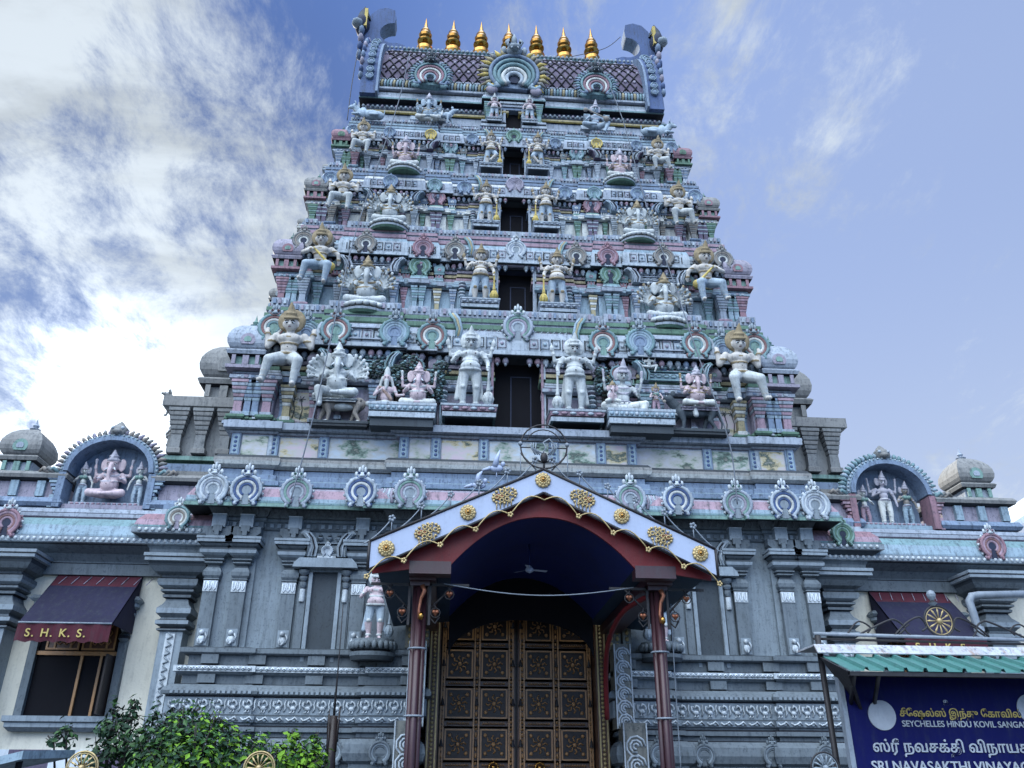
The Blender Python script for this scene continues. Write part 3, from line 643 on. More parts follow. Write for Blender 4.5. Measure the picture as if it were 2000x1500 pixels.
def block(w, d, h, c1='pale', c2='teal', c3='pink'):
    """moulded pedestal with a lotus band, top at z=0"""
    b = MB(); a = rect(-w/2, w/2, -d/2, d/2+.1)
    b.sweep(a, [(-.03,-h,'greydark'), (-.03,-h*.96,'greydark'), (0,-h*.95,c2), (0,-h*.62,c1), (-.02,-h*.6,'groove'), (-.02,-h*.54,'groove'), (0,-h*.5,c3), (.01,-h*.2,c3), (.02,-h*.15,c1), (.02,0,c1)])
    n = max(4, int(w/.09))
    for i in range(n): b.ball((-w/2+w*(i+.5)/n, -d/2-.008, -h*.34), (w/n*.42,.02,h*.13), c1 if i % 2 else c3, 6, 4)
    return b
def lotus(w, h, c1='statue', c2='green', c3='pale'):
    """round lotus seat, top at z=0"""
    b = MB(); r = w/2
    b.lathe(0, 0, [(r*.92,-h,c2), (r*1.0,-h*.8,c2), (r*1.02,-h*.62,c3), (r*.8,-h*.55,'groove'), (r*.82,-h*.5,'groove'), (r*.98,-h*.2,c1), (r*.94,0,c1)], 24)
    for i in range(22): a = 2*PI*i/22; b.ball((r*.96*math.cos(a), r*.96*math.sin(a), -h*.3), (r*.14,r*.14,h*.22), c1, 6, 4)
    return b
# ================================================================ ground and sky
g = MB(); g.box(-300, 300, -300, 300, -1, 0, 'paving'); struct(g.build('ground'))

# ================================================================ the tower
TW = thing('temple_tower', 'tall tiered temple gateway tower crowded with painted pastel carvings over a grey base', 'temple tower', (0, 3, 0))
SIDE = (1.6, 4.4, 1.2)
W0 = 4.98
base = plan(W0, 0.0, [(0, 2.1, .12), (4.3, W0, .06)], notch=1.42, depth=1.0, side=SIDE)
full = plan(W0, 0.0, [(0, 2.1, .12), (4.3, W0, .06)], side=SIDE)
base = plan(W0, 0.0, [(0, 2.1, .12), (4.3, W0, .06)], notch=1.9, depth=1.0, side=SIDE)
b = MB()
b.sweep(base, [(.52,0,'greydark'), (.52,1.86,'greydark'), (.44,1.9,'greydark'), (.40,1.98,'groove'), (.40,2.04,'grey'), (.47,2.08,'grey'), (.5,2.18,'grey'), (.48,2.3,'grey'), (.40,2.38,'grey'), (.33,2.40,'groove'), (.33,2.45,'grey'),
               (.39,2.47,'grey'), (.39,2.53,'grey'), (.31,2.56,'groove'), (.31,2.58,'grey'), (.35,2.6,'greylight'), (.37,2.68,'greylight'), (.31,2.71,'greydark')])
b.build('plinth', TW)
base = plan(W0, 0.0, [(0, 2.1, .12), (4.3, W0, .06)], notch=1.72, depth=1.0, side=SIDE)
b = MB(); b.sweep(base, [(.30,2.71,'greylight'), (.30,2.945,'greylight')]); b.build('frieze_course', TW)
b = MB()
b.sweep(base, [(.30,2.945,'greydark'), (.30,2.97,'groove'), (.36,2.985,'grey'), (.37,3.03,'grey'), (.34,3.08,'grey'), (.25,3.13,'grey'), (.15,3.15,'groove'), (.15,3.27,'grey'), (.22,3.285,'greylight'), (.24,3.31,'grey'),
               (.27,3.315,'silver'), (.27,3.40,'silver'), (.21,3.405,'groove'), (.11,3.43,'groove'), (.11,3.57,'grey'), (.18,3.58,'grey'), (.23,3.60,'greylight'), (.23,3.665,'grey'), (.14,3.69,'greydark'), (.0,3.70,'grey')])
o = b.build('base_moulding', TW)
# blocks in the recessed courses, dentils under the round moulding and the wave pattern of the white cord
def xs(a, c, step): 
    n = int((c-a)/step); return [a+(i+.5)*(c-a)/n for i in range(n)]
for s in (-1, 1):
    b = MB()
    for x in (1.7, 2.35, 3.15, 4.05, 4.75):
        f = .12 if x < 2.1 else 0.06 if x > 4.3 else 0
        b.box(s*x-.13, s*x+.13, -.2-f, -.1-f, 3.44, 3.575, 'grey'); b.box(s*x-.13, s*x+.13, -.24-f, -.14-f, 3.155, 3.28, 'grey')
    for x in xs(1.5, 5.3, .075):
        f = .12 if x < 2.4 else .06 if x > 4.0+.0 else 0
        if x < 5.2: b.box(s*x-.022, s*x+.022, -.385-f, -.3-f, 2.99, 3.03, 'greylight')
    for x in xs(1.5, 5.2, .085):
        f = .12 if x < 2.35 else .06 if x > 4.05 else 0
        b.tube([(s*x-.04, -.275-f, 3.345), (s*x, -.285-f, 3.375), (s*x+.04, -.275-f, 3.345)], .012, 'white', 4); b.tube([(s*x-.04, -.275-f, 3.37), (s*x, -.285-f, 3.335), (s*x+.04, -.275-f, 3.37)], .012, 'greylight', 4)
    b.build('moulding_blocks', TW)['kind'] = 'stuff'
# the frieze of silver swans: each panel a swan with a looped neck and a scroll tail
for s in (-1, 1):
    b = MB()
    for k, x in enumerate(xs(1.55, 5.24, .215)):
        f = .12 if x < 2.4 else .06 if x > 4.02 else 0
        y = -.305-f; X = s*x
        b.ball((X-.01, y, 2.80), (.055,.035,.035), 'silver', 8, 5)
        b.tube([(X+.02, y-.01, 2.81), (X+.045, y-.02, 2.85), (X+.02, y-.025, 2.89), (X-.01, y-.02, 2.905), (X-.02, y-.02, 2.88), (X-.035, y-.02, 2.868)], [.02,.018,.016,.02,.016,.006], 'silver', 5)
        b.tube([(X-.05, y, 2.8), (X-.085, y-.015, 2.84), (X-.08, y-.015, 2.89), (X-.055, y-.015, 2.89), (X-.06, y-.015, 2.86)], [.02,.018,.014,.012,.01], 'silver', 5)
        b.tube([(X+.07, y-.005, 2.75), (X+.095, y-.015, 2.8), (X+.08, y-.01, 2.86), (X+.095, y-.01, 2.92)], .012, 'silver', 4)
        b.tube([(X-.03, y, 2.78), (X-.03, y-.02, 2.745), (X-.06, y-.02, 2.735)], .009, 'silver', 4); b.tube([(X+.01, y, 2.78), (X+.01, y-.02, 2.745), (X-.01, y-.02, 2.735)], .009, 'silver', 4)
        # leaf course beneath
        b.tube([(X-.09, -.355-f, 2.66), (X-.05, -.375-f, 2.625), (X, -.375-f, 2.64), (X+.04, -.375-f, 2.67), (X+.09, -.365-f, 2.62)], .014, 'silver', 4)
        b.ball((X+.03, -.36-f, 2.625), (.035,.02,.02), 'greylight', 6, 4)
    b.box(s*1.5, s*5.28, -.31 , -.3, 2.716, 2.728, 'silver') if False else None
    b.build('swan_frieze', TW)
# wall with its doorway, architrave, eave
base = plan(W0, 0.0, [(0, 2.1, .12), (4.3, W0, .06)], notch=1.44, depth=1.0, side=SIDE)
b = MB(); b.sweep(base, [(0,3.70,'greywall'), (0,4.62,'greywall')]); b.build('base_wall', TW)
b = MB(); b.sweep(full, [(0,4.62,'greywall'), (0,5.60,'greywall')]); b.build('base_wall', TW)
b = MB(); b.sweep(full, [(.03,5.60,'grey'), (.05,5.62,'grey'), (.05,5.72,'grey'), (.1,5.73,'greylight'), (.1,5.77,'grey'), (.06,5.78,'grey'), (.10,5.80,'grey'), (.17,5.92,'grey'), (.19,5.925,'greydark')])
for s in (-1, 1):
    for x in xs(1.3, 4.9, .12):
        f = .12 if x < 2.15 else .06 if x > 4.3 else 0
        b.tube([(s*x, -.16-f, 5.81), (s*x+.03, -.2-f, 5.86), (s*x, -.2-f, 5.91)], .014, 'grey', 4)
        if 1: b.box(s*x-.03, s*x+.03, -.075-f, -.04-f, 5.635, 5.70, 'greylight' if int(x*8) % 3 else 'grey')
b.build('architrave', TW)
b = MB()
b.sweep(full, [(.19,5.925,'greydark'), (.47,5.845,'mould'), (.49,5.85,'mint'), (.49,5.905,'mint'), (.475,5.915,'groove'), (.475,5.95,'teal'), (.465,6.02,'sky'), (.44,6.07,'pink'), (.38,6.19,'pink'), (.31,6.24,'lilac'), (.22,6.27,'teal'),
               (.22,6.29,'navy'), (.24,6.30,'sky'), (.24,6.38,'blue'), (.17,6.40,'navy'), (.17,6.42,'sky'), (.17,6.50,'blue'), (.10,6.51,'navy'), (.10,6.53,'sky'), (.10,6.62,'blue'), (.10,6.64,'groove')])
b.build('eave', TW)
b = MB()
b.sweep(full, [(.10,6.64,'groove'), (.12,6.65,'cream'), (.19,6.68,'cream'), (.22,6.74,'cream'), (.21,6.80,'khaki'), (.16,6.86,'mould'), (.05,6.88,'groove')]); b.build('rounded_moulding', TW)
b = MB(); b.sweep(full, [(.0,6.88,'pale'), (.0,7.30,'pale'), (.05,7.305,'lilac'), (.09,7.33,'lav'), (.05,7.345,'groove'), (.16,7.37,'lav'), (.16,7.50,'lav'), (.05,7.52,'mould')]); b.build('attic_wall', TW)
# painted landscape panels between posts
px_posts = [4.92, 4.28, 3.42, 2.02, 1.46, .62]
for s in (-1, 1):
    for i, x in enumerate(px_posts):
        f = .12 if x < 2.1 else .06 if x > 4.3 else 0
        q = MB(); q.box(s*x-.08, s*x+.08, -f-.045, -f, 6.885, 7.30, 'blue'); q.box(s*x-.055, s*x+.055, -f-.052, -f-.03, 6.92, 7.27, 'sky')
        for z in (6.98, 7.06, 7.14, 7.22): q.ball((s*x, -f-.052, z), (.03,.01,.03), 'deepblue', 6, 4)
        q.build('panel_post', TW)
        x2 = px_posts[i+1] if i < 5 else None
        if x2:
            f2 = .12 if x <= 2.1 else .06 if x2 > 4.2 else 0.0
            q = MB(); a_, c_ = sorted((s*(x-.1), s*(x2+.1)))
            q.box(a_, c_, -f2-.012, -f2+.05, 6.91, 7.27, ('mural_a','mural_b','mural_c')[(i+(s > 0)) % 3]); q.build('painted_panel', TW)
q = MB(); q.box(-.52, .52, -.132, -.1, 6.91, 7.27, 'mural_c'); q.build('painted_panel', TW)
# horseshoe arches on the eave
for x, pl in ((5.04,'white'), (4.5,'bluewhite'), (3.7,'lilacwhite'), (2.64,'bluewhite'), (1.84,'lilacwhite')):
    for s in (-1, 1):
        f = .12 if x < 2.7 else .06 if x > 4.0 else 0
        q = MB(); kudu(q, s*x, -.47-f, 5.86, .55, PAL[pl]); q.build('horseshoe_arch', TW)
for s in (-1, 1):  # seashell curls where the bay steps forward
    q = MB()
    for k in range(5): q.tube([(s*(2.12+.0)+s*.03*k, -.6+.03*k, 5.95), (s*(2.15+.05*k), -.56+.02*k, 6.1), (s*(2.13+.04*k), -.5, 6.22)], .03, ('lilac','pale')[k % 2], 5)
    q.build('shell_curl', TW)
# grey pilasters of the ground storey
def base_pilaster(x, f, relief=True):
    y = -f; q = MB()
    q.sweep(rect(x-.11, x+.11, y-.1, y+.05), [(0,3.70,'grey'), (0,4.72,'grey'), (.02,4.74,'greydark'), (-.0,4.76,'grey'), (.03,4.80,'grey'), (.035,4.86,'grey'), (.0,4.93,'grey'), (-.03,4.98,'greydark'), (.03,5.0,'grey'), (.03,5.02,'grey'), (.0,5.03,'greydark'), (.05,5.05,'grey'), (.05,5.07,'grey'), (.02,5.08,'greydark'),
            (.07,5.12,'grey'), (.11,5.15,'greylight'), (.12,5.20,'greylight'), (.10,5.235,'greydark'), (.05,5.24,'greydark'), (.10,5.27,'grey'), (.13,5.30,'grey'), (.16,5.31,'groove'), (.17,5.315,'silver'), (.17,5.36,'greylight'), (.15,5.365,'groove'), (.18,5.37,'greylight'), (.18,5.41,'greylight')])
    # bracket with cut corners and the stepped pendant in front of the architrave
    q.prism([(x-.24,5.60), (x-.24,5.5), (x-.13,5.41), (x+.13,5.41), (x+.24,5.5), (x+.24,5.60)], y-.16, y+.02, 'grey')
    q.box(x-.11, x+.11, y-.2, y-.02, 5.58, 5.79, 'greylight'); q.box(x-.07, x+.07, y-.23, y-.1, 5.50, 5.60, 'grey'); q.box(x-.035, x+.035, y-.24, y-.1, 5.43, 5.52, 'grey')
    q.box(x-.115, x+.115, y-.215, y-.02, 5.785, 5.80, 'silver')
    p_ = q.build('pilaster', TW)
    q = MB()
    q.box(x-.112, x+.112, y-.112, y-.08, 4.545, 4.72, 'silver')
    for k in (-.07, 0, .07): q.tube([(x+k-.025, y-.118, 4.70), (x+k-.02, y-.12, 4.6), (x+k, y-.125, 4.565), (x+k+.02, y-.12, 4.6), (x+k+.025, y-.118, 4.70)], .009, 'white', 4)
    q.build('tassel_carving', TW)
    q = MB()   # silver relief of a seated beast at the foot
    q.box(x-.085, x+.085, y-.108, y-.08, 3.715, 3.97, 'greylight')
    q.ball((x, y-.12, 3.80), (.055,.04,.065), 'silver'); q.ball((x-.01, y-.13, 3.91), (.04,.035,.04), 'silver'); q.tube([(x+.05, y-.12, 3.77), (x+.07, y-.125, 3.85), (x+.04, y-.12, 3.9)], .014, 'silver', 5)
    q.tube([(x-.03, y-.13, 3.85), (x-.05, y-.15, 3.79), (x-.03, y-.15, 3.73)], .014, 'silver', 5); q.tube([(x+.02, y-.13, 3.8), (x+.01, y-.16, 3.75), (x-.01, y-.16, 3.73)], .016, 'silver', 5)
    q.build('beast_relief', TW)
for x in [abs(XX(p_, 1180, -.1)) for p_ in (407, 463, 560, 697)]:
    for s in (-1, 1): base_pilaster(s*x, .06 if x > 4.3 else 0)
# tall slotted niches with their own columns and roof
for s in (-1, 1):
    c = s*abs(XX(630, 1180, -.1))
    q = MB(); q.box(c-.42, c+.42, -.05, .02, 3.70, 5.14, 'greywall')
    for d in (-1, 1):
        q.box(c+d*.2, c+d*.26, -.12, .0, 3.5, 4.96, 'greylight')
        q.box(c+d*.28, c+d*.40, -.1, -.04, 3.70, 4.5, 'grey')
        q.lathe(c+d*.34, -.11, [(.04,4.42,'grey'), (.045,4.45,'silver'), (.045,4.62,'silver'), (.03,4.64,'groove'), (.055,4.68,'greylight'), (.055,4.73,'grey'), (.035,4.75,'groove'), (.07,4.79,'greylight'), (.07,4.82,'grey'), (.04,4.84,'groove'), (.09,4.88,'greylight'), (.1,4.92,'grey')], 10)
    q.prism([(c-.52,4.95), (c+.52,4.95), (c+.5,5.02), (c+.42,5.1), (c-.42,5.1), (c-.5,5.02)], -.26, .0, 'greylight')
    q.box(c-.26, c+.26, -.13, -.05, 4.9, 4.95, 'grey')
    q.build('niche', TW)
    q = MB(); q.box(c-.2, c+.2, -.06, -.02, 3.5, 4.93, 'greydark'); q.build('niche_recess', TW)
    q = MB(); shala(q, c-.3, c+.3, -.06, 5.16, .34, 'grey', 'greylight', False); kudu(q, c, -.16, 5.14, .2, PAL['white']); q.box(c-.15, c+.15, -.2, -.05, 5.1, 5.15, 'silver'); q.build('niche_roof', TW)
# small dark arches on the plinth
for x in (2.05, 2.75, 3.8, 4.6, 5.2):
    for s in (-1, 1):
        f = .12 if x < 2.4 else .06 if x > 4.3 else 0
        q = MB(); kudu(q, s*x, -.46-f, 2.03, .34, PAL['dark']); q.build('plinth_arch', TW)
# carved silver door surround, stepping outward to the ground
for s in (-1, 1):
    for x0, x1, y, z0, z1 in ((1.45, 1.72, -.5, 2.55, 3.78), (1.5, 1.86, -.68, 0, 2.62)):
        q = MB(); q.box(s*x0, s*x1, y, y+.35, z0, z1, 'antique'); q.box(s*(x1-.02), s*x1, y-.02, y, z0, z1, 'silver'); q.box(s*x0, s*(x0+.02), y-.02, y, z0, z1, 'silver')
        c = s*(x0+x1)/2; st = (x1-x0)*.72; z = z0+st/2 if z0 else 1.0
        while z < z1-st/3:
            for rr in (.36, .22, .1): q.tube([(c+rr*(x1-x0)*1.1*math.cos(t*.7), y-.012, z+rr*(x1-x0)*1.1*math.sin(t*.7)) for t in range(8)], .017, 'silver', 5)
            z += st
        q.build('door_surround', TW)
    q = MB()
    for x0, x1, y in ((1.42, 1.5, -.2), (1.52, 1.62, -.14), (1.66, 1.8, -.13)): 
        q.box(s*x0, s*x1, y-.1, y+.12, 3.72, 4.75, 'antique'); z = 3.8
        while z < 4.7: q.ball((s*(x0+x1)/2, y-.11, z), (.03,.02,.04), 'dull_gold', 6, 4); z += .1
    q.build('door_surround', TW)

# the great door ------------------------------------------------
D = MB(); D.box(-1.42, 1.42, .42, .55, 0, 4.6, 'wood_dark'); D = D.build('door', TW)
for s in (-1, 1):
    q = MB(); q.box(s*1.24, s*1.42, -.02, .40, 0, 4.6, 'wood')
    for x in (1.27, 1.39): q.box(s*x-.012, s*x+.012, -.05, -.02, 0, 4.6, 'dull_gold')
    z = 1.9
    while z < 4.6: q.ball((s*1.33, -.03, z), (.03,.02,.028), 'dull_gold', 6, 4); z += .062
    sub(D, q.build('door_frame'))
    q = MB(); q.box(s*.02, s*1.22, .36, .415, 0, 4.58, 'wood')
    cols = (.36, .92)
    for cx in cols:
        for r in range(6):
            z0 = 1.86+.6*r-.46*2+.0
            for (a, c, e, f_) in ((cx-.22, cx+.22, z0, z0+.44),):
                q.box(s*cx-.2, s*cx+.2, .335, .36, z0+.02, z0+.42, 'wood_dark')
                for d in (-1, 1): q.box(s*cx+d*.2-.012, s*cx+d*.2+.012, .315, .36, z0, z0+.44, 'wood_trim'); 
                for zz in (z0+.008, z0+.432): q.box(s*cx-.188, s*cx+.188, .315, .36, zz-.012, zz+.012, 'wood_trim')
                for t in range(8):
                    an = t*PI/4; q.tube([(s*cx+.05*math.cos(an), .325, z0+.22+.05*math.sin(an)), (s*cx+.1*math.cos(an+.3), .318, z0+.22+.1*math.sin(an+.3)), (s*cx+.13*math.cos(an), .325, z0+.22+.13*math.sin(an))], .012, 'wood_trim', 4)
                for dx in (-1, 1):
                    for dz in (-1, 1): q.ball((s*cx+dx*.13, .325, z0+.22+dz*.13), (.03,.015,.03), 'wood_trim', 6, 4)
                q.ball((s*cx, .325, z0+.22), (.035,.015,.035), 'wood_trim', 6, 4)
            for zz in (z0-.022, z0-.13): q.box(s*.04, s*1.2, .31, .36, zz-.012, zz+.012, 'wood_trim')
            for k in range(9): q.tube([(s*cx-.18+.04*k, .33, z0-.09), (s*cx-.165+.04*k, .322, z0-.06), (s*cx-.15+.04*k, .33, z0-.09)], .008, 'wood_trim', 4)
    for x in (.06, .12, .6, .68, 1.16, 1.2): q.box(s*x-.012, s*x+.012, .305, .36, 0, 4.58, 'wood_trim')
    for x in (.09, .64, 1.18):
        z = .4
        while z < 4.5: q.ball((s*x, .325, z), (.022,.015,.04), 'wood_trim', 6, 4); z += .1
    leaf = sub(D, q.build('door_leaf'))
    q = MB()
    for x in (.06, .64, 1.18):
        for r in range(3, 7):
            zz = 1.86+.6*(r-2)-.075; q = MB()
            q.lathe(s*x, .285, [(.034,zz-.06,'iron'), (.024,zz-.02,'iron'), (.018,zz+.02,'iron'), (.005,zz+.05,'iron')], 8); sub(D, q.build('bell'))
    q = MB(); c = (s*.36, .27, 2.03)
    q.tube([(c[0]+.07*math.cos(t*PI/6), c[1], c[2]+.07*math.sin(t*PI/6)) for t in range(12)], .014, 'brass', 6, True); q.ball(c, (.04,.03,.04), 'brass')
    for t in range(8): q.ball((c[0]+.07*math.cos(t*PI/4), c[1]-.01, c[2]+.07*math.sin(t*PI/4)), .02, 'brass', 6, 4)
    sub(D, q.build('door_knob'))

# ---------------------------------------------------------------- the five storeys
TIERS = [
 dict(z0=7.52, z1=10.2, Y=.30, W=5.12, kut=(4.42,5.12), sh=(2.28,3.62), nar=(1.72,2.1), cen=1.5, door=.45, dt=9.25, f=1.0, kp=[(4.56,'rainbow'),(4.0,'skyblue'),(3.42,'rainbow'),(2.33,'skyblue'),(1.63,'rainbow')],
      a='pale', b='lav', e='green', kc=('lav','mint','lilac'), pc=[('pink','lav'),('blue','sky'),('pink','lav'),('ochre','cream'),('teal','sky'),('lilac','pale')], pan='lilac'),
 dict(z0=10.22, z1=12.48, Y=.80, W=4.76, kut=(4.18,4.76), sh=(2.38,3.52), nar=(1.72,2.24), cen=1.2, door=.36, dt=11.55, f=.84, kp=[(4.36,'khaki'),(3.95,'khaki'),(3.1,'khaki'),(1.93,'pink'),(1.27,'khaki')],
      a='pale', b='sky', e='pink', kc=('lilac','mint','rose'), pc=[('lav','pale'),('sky','teal'),('rose','pink'),('teal','sky'),('lav','blue'),('ochre','cream')], pan='sky'),
 dict(z0=12.5, z1=14.32, Y=1.15, W=4.44, kut=(3.88,4.44), sh=(2.1,3.22), nar=(1.5,1.95), cen=1.0, door=.31, dt=13.62, f=.70, kp=[(4.05,'blueplain'),(2.75,'blueplain'),(1.78,'teal'),(1.12,'blueplain')],
      a='lav', b='cream', e='blue', kc=('khaki','mint','rose'), pc=[('khaki','tan'),('purple','lav'),('green','mint'),('pink','lilac'),('greylight','pale'),('mint','green')], pan='cream'),
 dict(z0=14.34, z1=15.98, Y=1.45, W=4.08, kut=(3.58,4.08), sh=(1.85,2.95), nar=(1.28,1.68), cen=.82, door=.25, dt=15.35, f=.62, kp=[(3.74,'blueplain'),(2.9,'blueplain'),(1.95,'yellow'),(.98,'blueplain')],
      a='lav', b='pale', e='sky', kc=('rose','green','green'), pc=[('rose','pink'),('green','mint'),('lav','blue'),('greylight','pale'),('lav','pale'),('teal','sky')], pan='lav'),
]
for ti, T in enumerate(TIERS):
    z0, z1, Y, W, f = T['z0'], T['z1'], T['Y'], T['W'], T['f']; h = z1-z0
    Zf = lambda q: z0+q*h
    ka, kb = T['kut']; sa, sb = T['sh']; na, nb = T['nar']; cn = T['cen']; dw = T['door']
    cf = .06; bays = [(0, cn, cf*f), (na, nb, .1*f), (sa, sb, .18*f), (ka, kb, .2*f)]
    side = (1.7+.1*ti, 4.3-.1*ti, .32)
    pn_ = plan(W, Y, bays, notch=dw, depth=1.2, side=side); pb = plan(W, Y, bays, notch=dw+.13, depth=1.2, side=side)
    Wu = W-.42*f; bu = bays[:3]+[(ka, Wu, .2*f)]; pf = plan(Wu, Y, bu, side=side); pu = plan(Wu, Y, bu, notch=dw, depth=1.2, side=side)
    dt = T['dt']; a, b_, e = T['a'], T['b'], T['e']
    q = MB()
    zk0 = Zf(.61)
    q.sweep(pb, [(.12,z0,b_), (.12,Zf(.02),b_), (.08,Zf(.023),'groove'), (.08,Zf(.03),e), (.1,Zf(.035),e), (.1,Zf(.05),e), (0,Zf(.06),'groove'), (0,Zf(.07),T['pan']), (0,Zf(.30),T['pan'])]); q.build('storey_wall', TW)
    q = MB(); q.sweep(pb, [(0,Zf(.30),'groove'), (.03,Zf(.31),a), (.04,Zf(.325),'groove'), (.09*f+.03,Zf(.335),b_), (.09*f+.03,Zf(.36),b_), (.09*f+.01,Zf(.363),'groove'), (.09*f+.01,Zf(.37),'navy'), (.08,Zf(.375),T['pan']), (.07,Zf(.39),b_), (.06,Zf(.395),'groove'), (.06,Zf(.41),a), (0,Zf(.415),'groove')]); q.build('string_course', TW)
    q = MB()
    stripes = [(-.03,Zf(.415),'groove')]; z = .42
    kw_ = kb-ka; cr_ = (1.12,.92,.76,.6)[ti]
    for k in range(4): stripes += [(.03-.01*k,Zf(z),(e,'ochre','lilac','sky')[k]), (.03-.01*k,Zf(z+.026),(e,'ochre','lilac','sky')[k]), (-.03,Zf(z+.03),'groove'), (-.03,Zf(z+.042),'navy')]; z += .045
    stripes += [(-.02,Zf(.61),'navy')]
    top = [s_ for s_ in stripes]
    if dt < zk0:
        i = next((i for i, s_ in enumerate(stripes) if s_[1] > dt), len(stripes)-1)
        q.sweep(pu, stripes[:i]+[(stripes[i-1][0], dt, stripes[i][2])]); q.sweep(pf, [(stripes[i-1][0], dt, stripes[i][2])]+stripes[i:])
    else: q.sweep(pu, stripes)
    q.build('striped_wall', TW)
    q = MB()
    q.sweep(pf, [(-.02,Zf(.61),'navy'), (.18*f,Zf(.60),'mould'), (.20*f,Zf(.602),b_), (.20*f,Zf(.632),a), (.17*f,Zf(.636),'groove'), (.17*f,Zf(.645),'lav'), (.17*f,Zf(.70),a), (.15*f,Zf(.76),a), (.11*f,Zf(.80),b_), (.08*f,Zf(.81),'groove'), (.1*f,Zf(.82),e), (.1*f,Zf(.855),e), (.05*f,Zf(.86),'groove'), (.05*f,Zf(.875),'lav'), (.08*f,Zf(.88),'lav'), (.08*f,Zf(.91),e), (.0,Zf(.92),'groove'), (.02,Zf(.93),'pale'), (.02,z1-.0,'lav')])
    if ti == 0:   # framed panels on the eave
        for s in (-1, 1):
            for xa, xb in ((2.55,3.2), (3.62,4.05), (1.83,2.1)):
                c = s*(xa+xb)/2; w = (xb-xa)/2; ff = .18 if xa < 3.6 and xb > 2.28 else 0
                for z_ in (Zf(.66), Zf(.75)): q.box(c-w, c+w, Y-.21*f-ff, Y-.12*f-ff, z_-.012, z_+.012, 'lav')
    else:
        for s in (-1, 1):
            for x in xs(.3, Wu-.1, .16*f+.04):
                bf = next((k[2] for k in bays if k[0] <= x <= k[1]), 0); q.box(s*x-.008, s*x+.008, Y-.182*f-bf, Y-.12*f-bf, Zf(.65), Zf(.72), 'groove')
    q.build('storey_eave', TW)
    # row of hanging lotus buds in the dark recess under the eave, and a beaded course over the plinth
    q = MB(); st = .135*f+.02
    for s in (-1, 1):
        for i, x in enumerate(xs(.15, Wu+.02, st)):
            bf = next((k[2] for k in bays if k[0] <= x <= k[1]), 0)
            q.ball((s*x, Y-.06-bf, Zf(.575)), (st*.42, .06, st*.5), ('lilac','greylight','pink','blue','pale')[(i*7+ti) % 5], 6, 5); q.ball((s*x, Y-.07-bf, Zf(.545)), (st*.2, .04, st*.25), 'lav', 5, 4)
    q.build('lotus_bud_row', TW)['kind'] = 'stuff'
    q = MB()
    for s in (-1, 1):
        for i, x in enumerate(xs(dw+.1, W, .1*f+.02)):
            bf = next((k[2] for k in bays if k[0] <= x <= k[1]), 0)
            q.box(s*x-.03*f, s*x+.03*f, Y-bf-.125, Y-bf-.09, Zf(.036), Zf(.049), ('pale', e)[i % 2])
            q.box(s*x-.035*f, s*x+.035*f, Y-bf-.09*f-.042, Y-bf-.05, Zf(.34), Zf(.357), ('lilac','pale','blue')[i % 3])
        for i, x in enumerate(xs(.2, Wu-.05, .21*f)):      # leaf drops and panel scrolls on the eave
            bf = next((k[2] for k in bays if k[0] <= x <= k[1]), 0); yy = Y-bf-.185*f
            q.tube([(s*x-.075*f, yy, Zf(.66)), (s*x-.075*f, yy+.01, Zf(.735)), (s*x+.075*f, yy+.01, Zf(.735)), (s*x+.075*f, yy, Zf(.66))], .011*f, ('lilac','blue','mould')[i % 3], 4, True); q.ball((s*x, yy+.0, Zf(.695)), (.035*f,.015,.035*f), ('lilac','sky','pale')[i % 3], 6, 4)
            q.box(s*x-.085*f-.006, s*x-.085*f+.006, yy-.0, yy+.06, Zf(.645), Zf(.74), 'groove')
        for i, x in enumerate(xs(.1, Wu, .085*f+.012)):
            bf = next((k[2] for k in bays if k[0] <= x <= k[1]), 0)
            q.box(s*x-.026*f, s*x+.026*f, Y-bf-.06, Y-bf-.01, Zf(.945), Zf(.985), ('pale','lilac','blue','lav')[i % 4])
    q.build('carved_course', TW)['kind'] = 'stuff'
    # stepped blocks under the pilasters and turned colonnettes beside the door guardians
    for x, w in ((ka+.14*kw_, .26*f), (ka+.86*kw_, .26*f), ((ka+sb)/2+.18*f, .3*f), (sa+.1, .24*f), ((na+nb)/2, .34*f)):
        for s in (-1, 1):
            bf = next((k[2] for k in bays if k[0] <= x <= k[1]), 0)
            q = MB(); q.sweep(rect(s*x-w/2, s*x+w/2, Y-bf-.14, Y-bf+.05), [(-.02,Zf(-.005),e), (-.02,Zf(.03),('pale','sky')[ti % 2]), (.0,Zf(.033),'groove'), (.03,Zf(.045),e), (.03,Zf(.06),e), (-.01,Zf(.065),'groove'), (-.03,Zf(.08),e)]); q.build('base_block', TW)
    for s in (-1, 1):
        q = MB(); x = s*(cn-.12*f); pr = [(.06*f, z0+.02, 'lav'), (.06*f, Zf(.2), 'sky')]
        for k in range(5): pr += [(.03*f, Zf(.21+.035*k), 'groove'), (.085*f, Zf(.225+.035*k), ('sky','pale','teal','lilac','pale')[k]), (.085*f, Zf(.235+.035*k), 'pale')]
        q.lathe(x, Y-.2*f, pr, 10); q.build('turned_column', TW)
    # small domed shrines filling the gaps of the upper storey, slim pilasters filling the wall
    for x, w in ((sb+.16*f, .26*f), (sa-.15*f, .24*f), (na-.17*f, .24*f)):
        if x-w/2 < cr_+.05: continue
        for s in (-1, 1): q = MB(); kuta(q, s*x, Y-.03*f, Zf(.415), w, h*.19, ('lilac','teal','blue','khaki')[ti], ('pale','lav','sky','lav')[ti], ('mint','rose','cream','teal')[ti]); q.build('small_shrine', TW)
    # pilasters
    zA, zB = Zf(.06), Zf(.315)
    def pil(x, bf, w, i, d=.1):
        for s in (-1, 1):
            q = MB(); c1, c2 = T['pc'][i]; pilaster(q, s*x, Y-bf, zA, zB, w, c1, c2, d*f); q.build('storey_pilaster', TW)
    kw = (kb-ka)
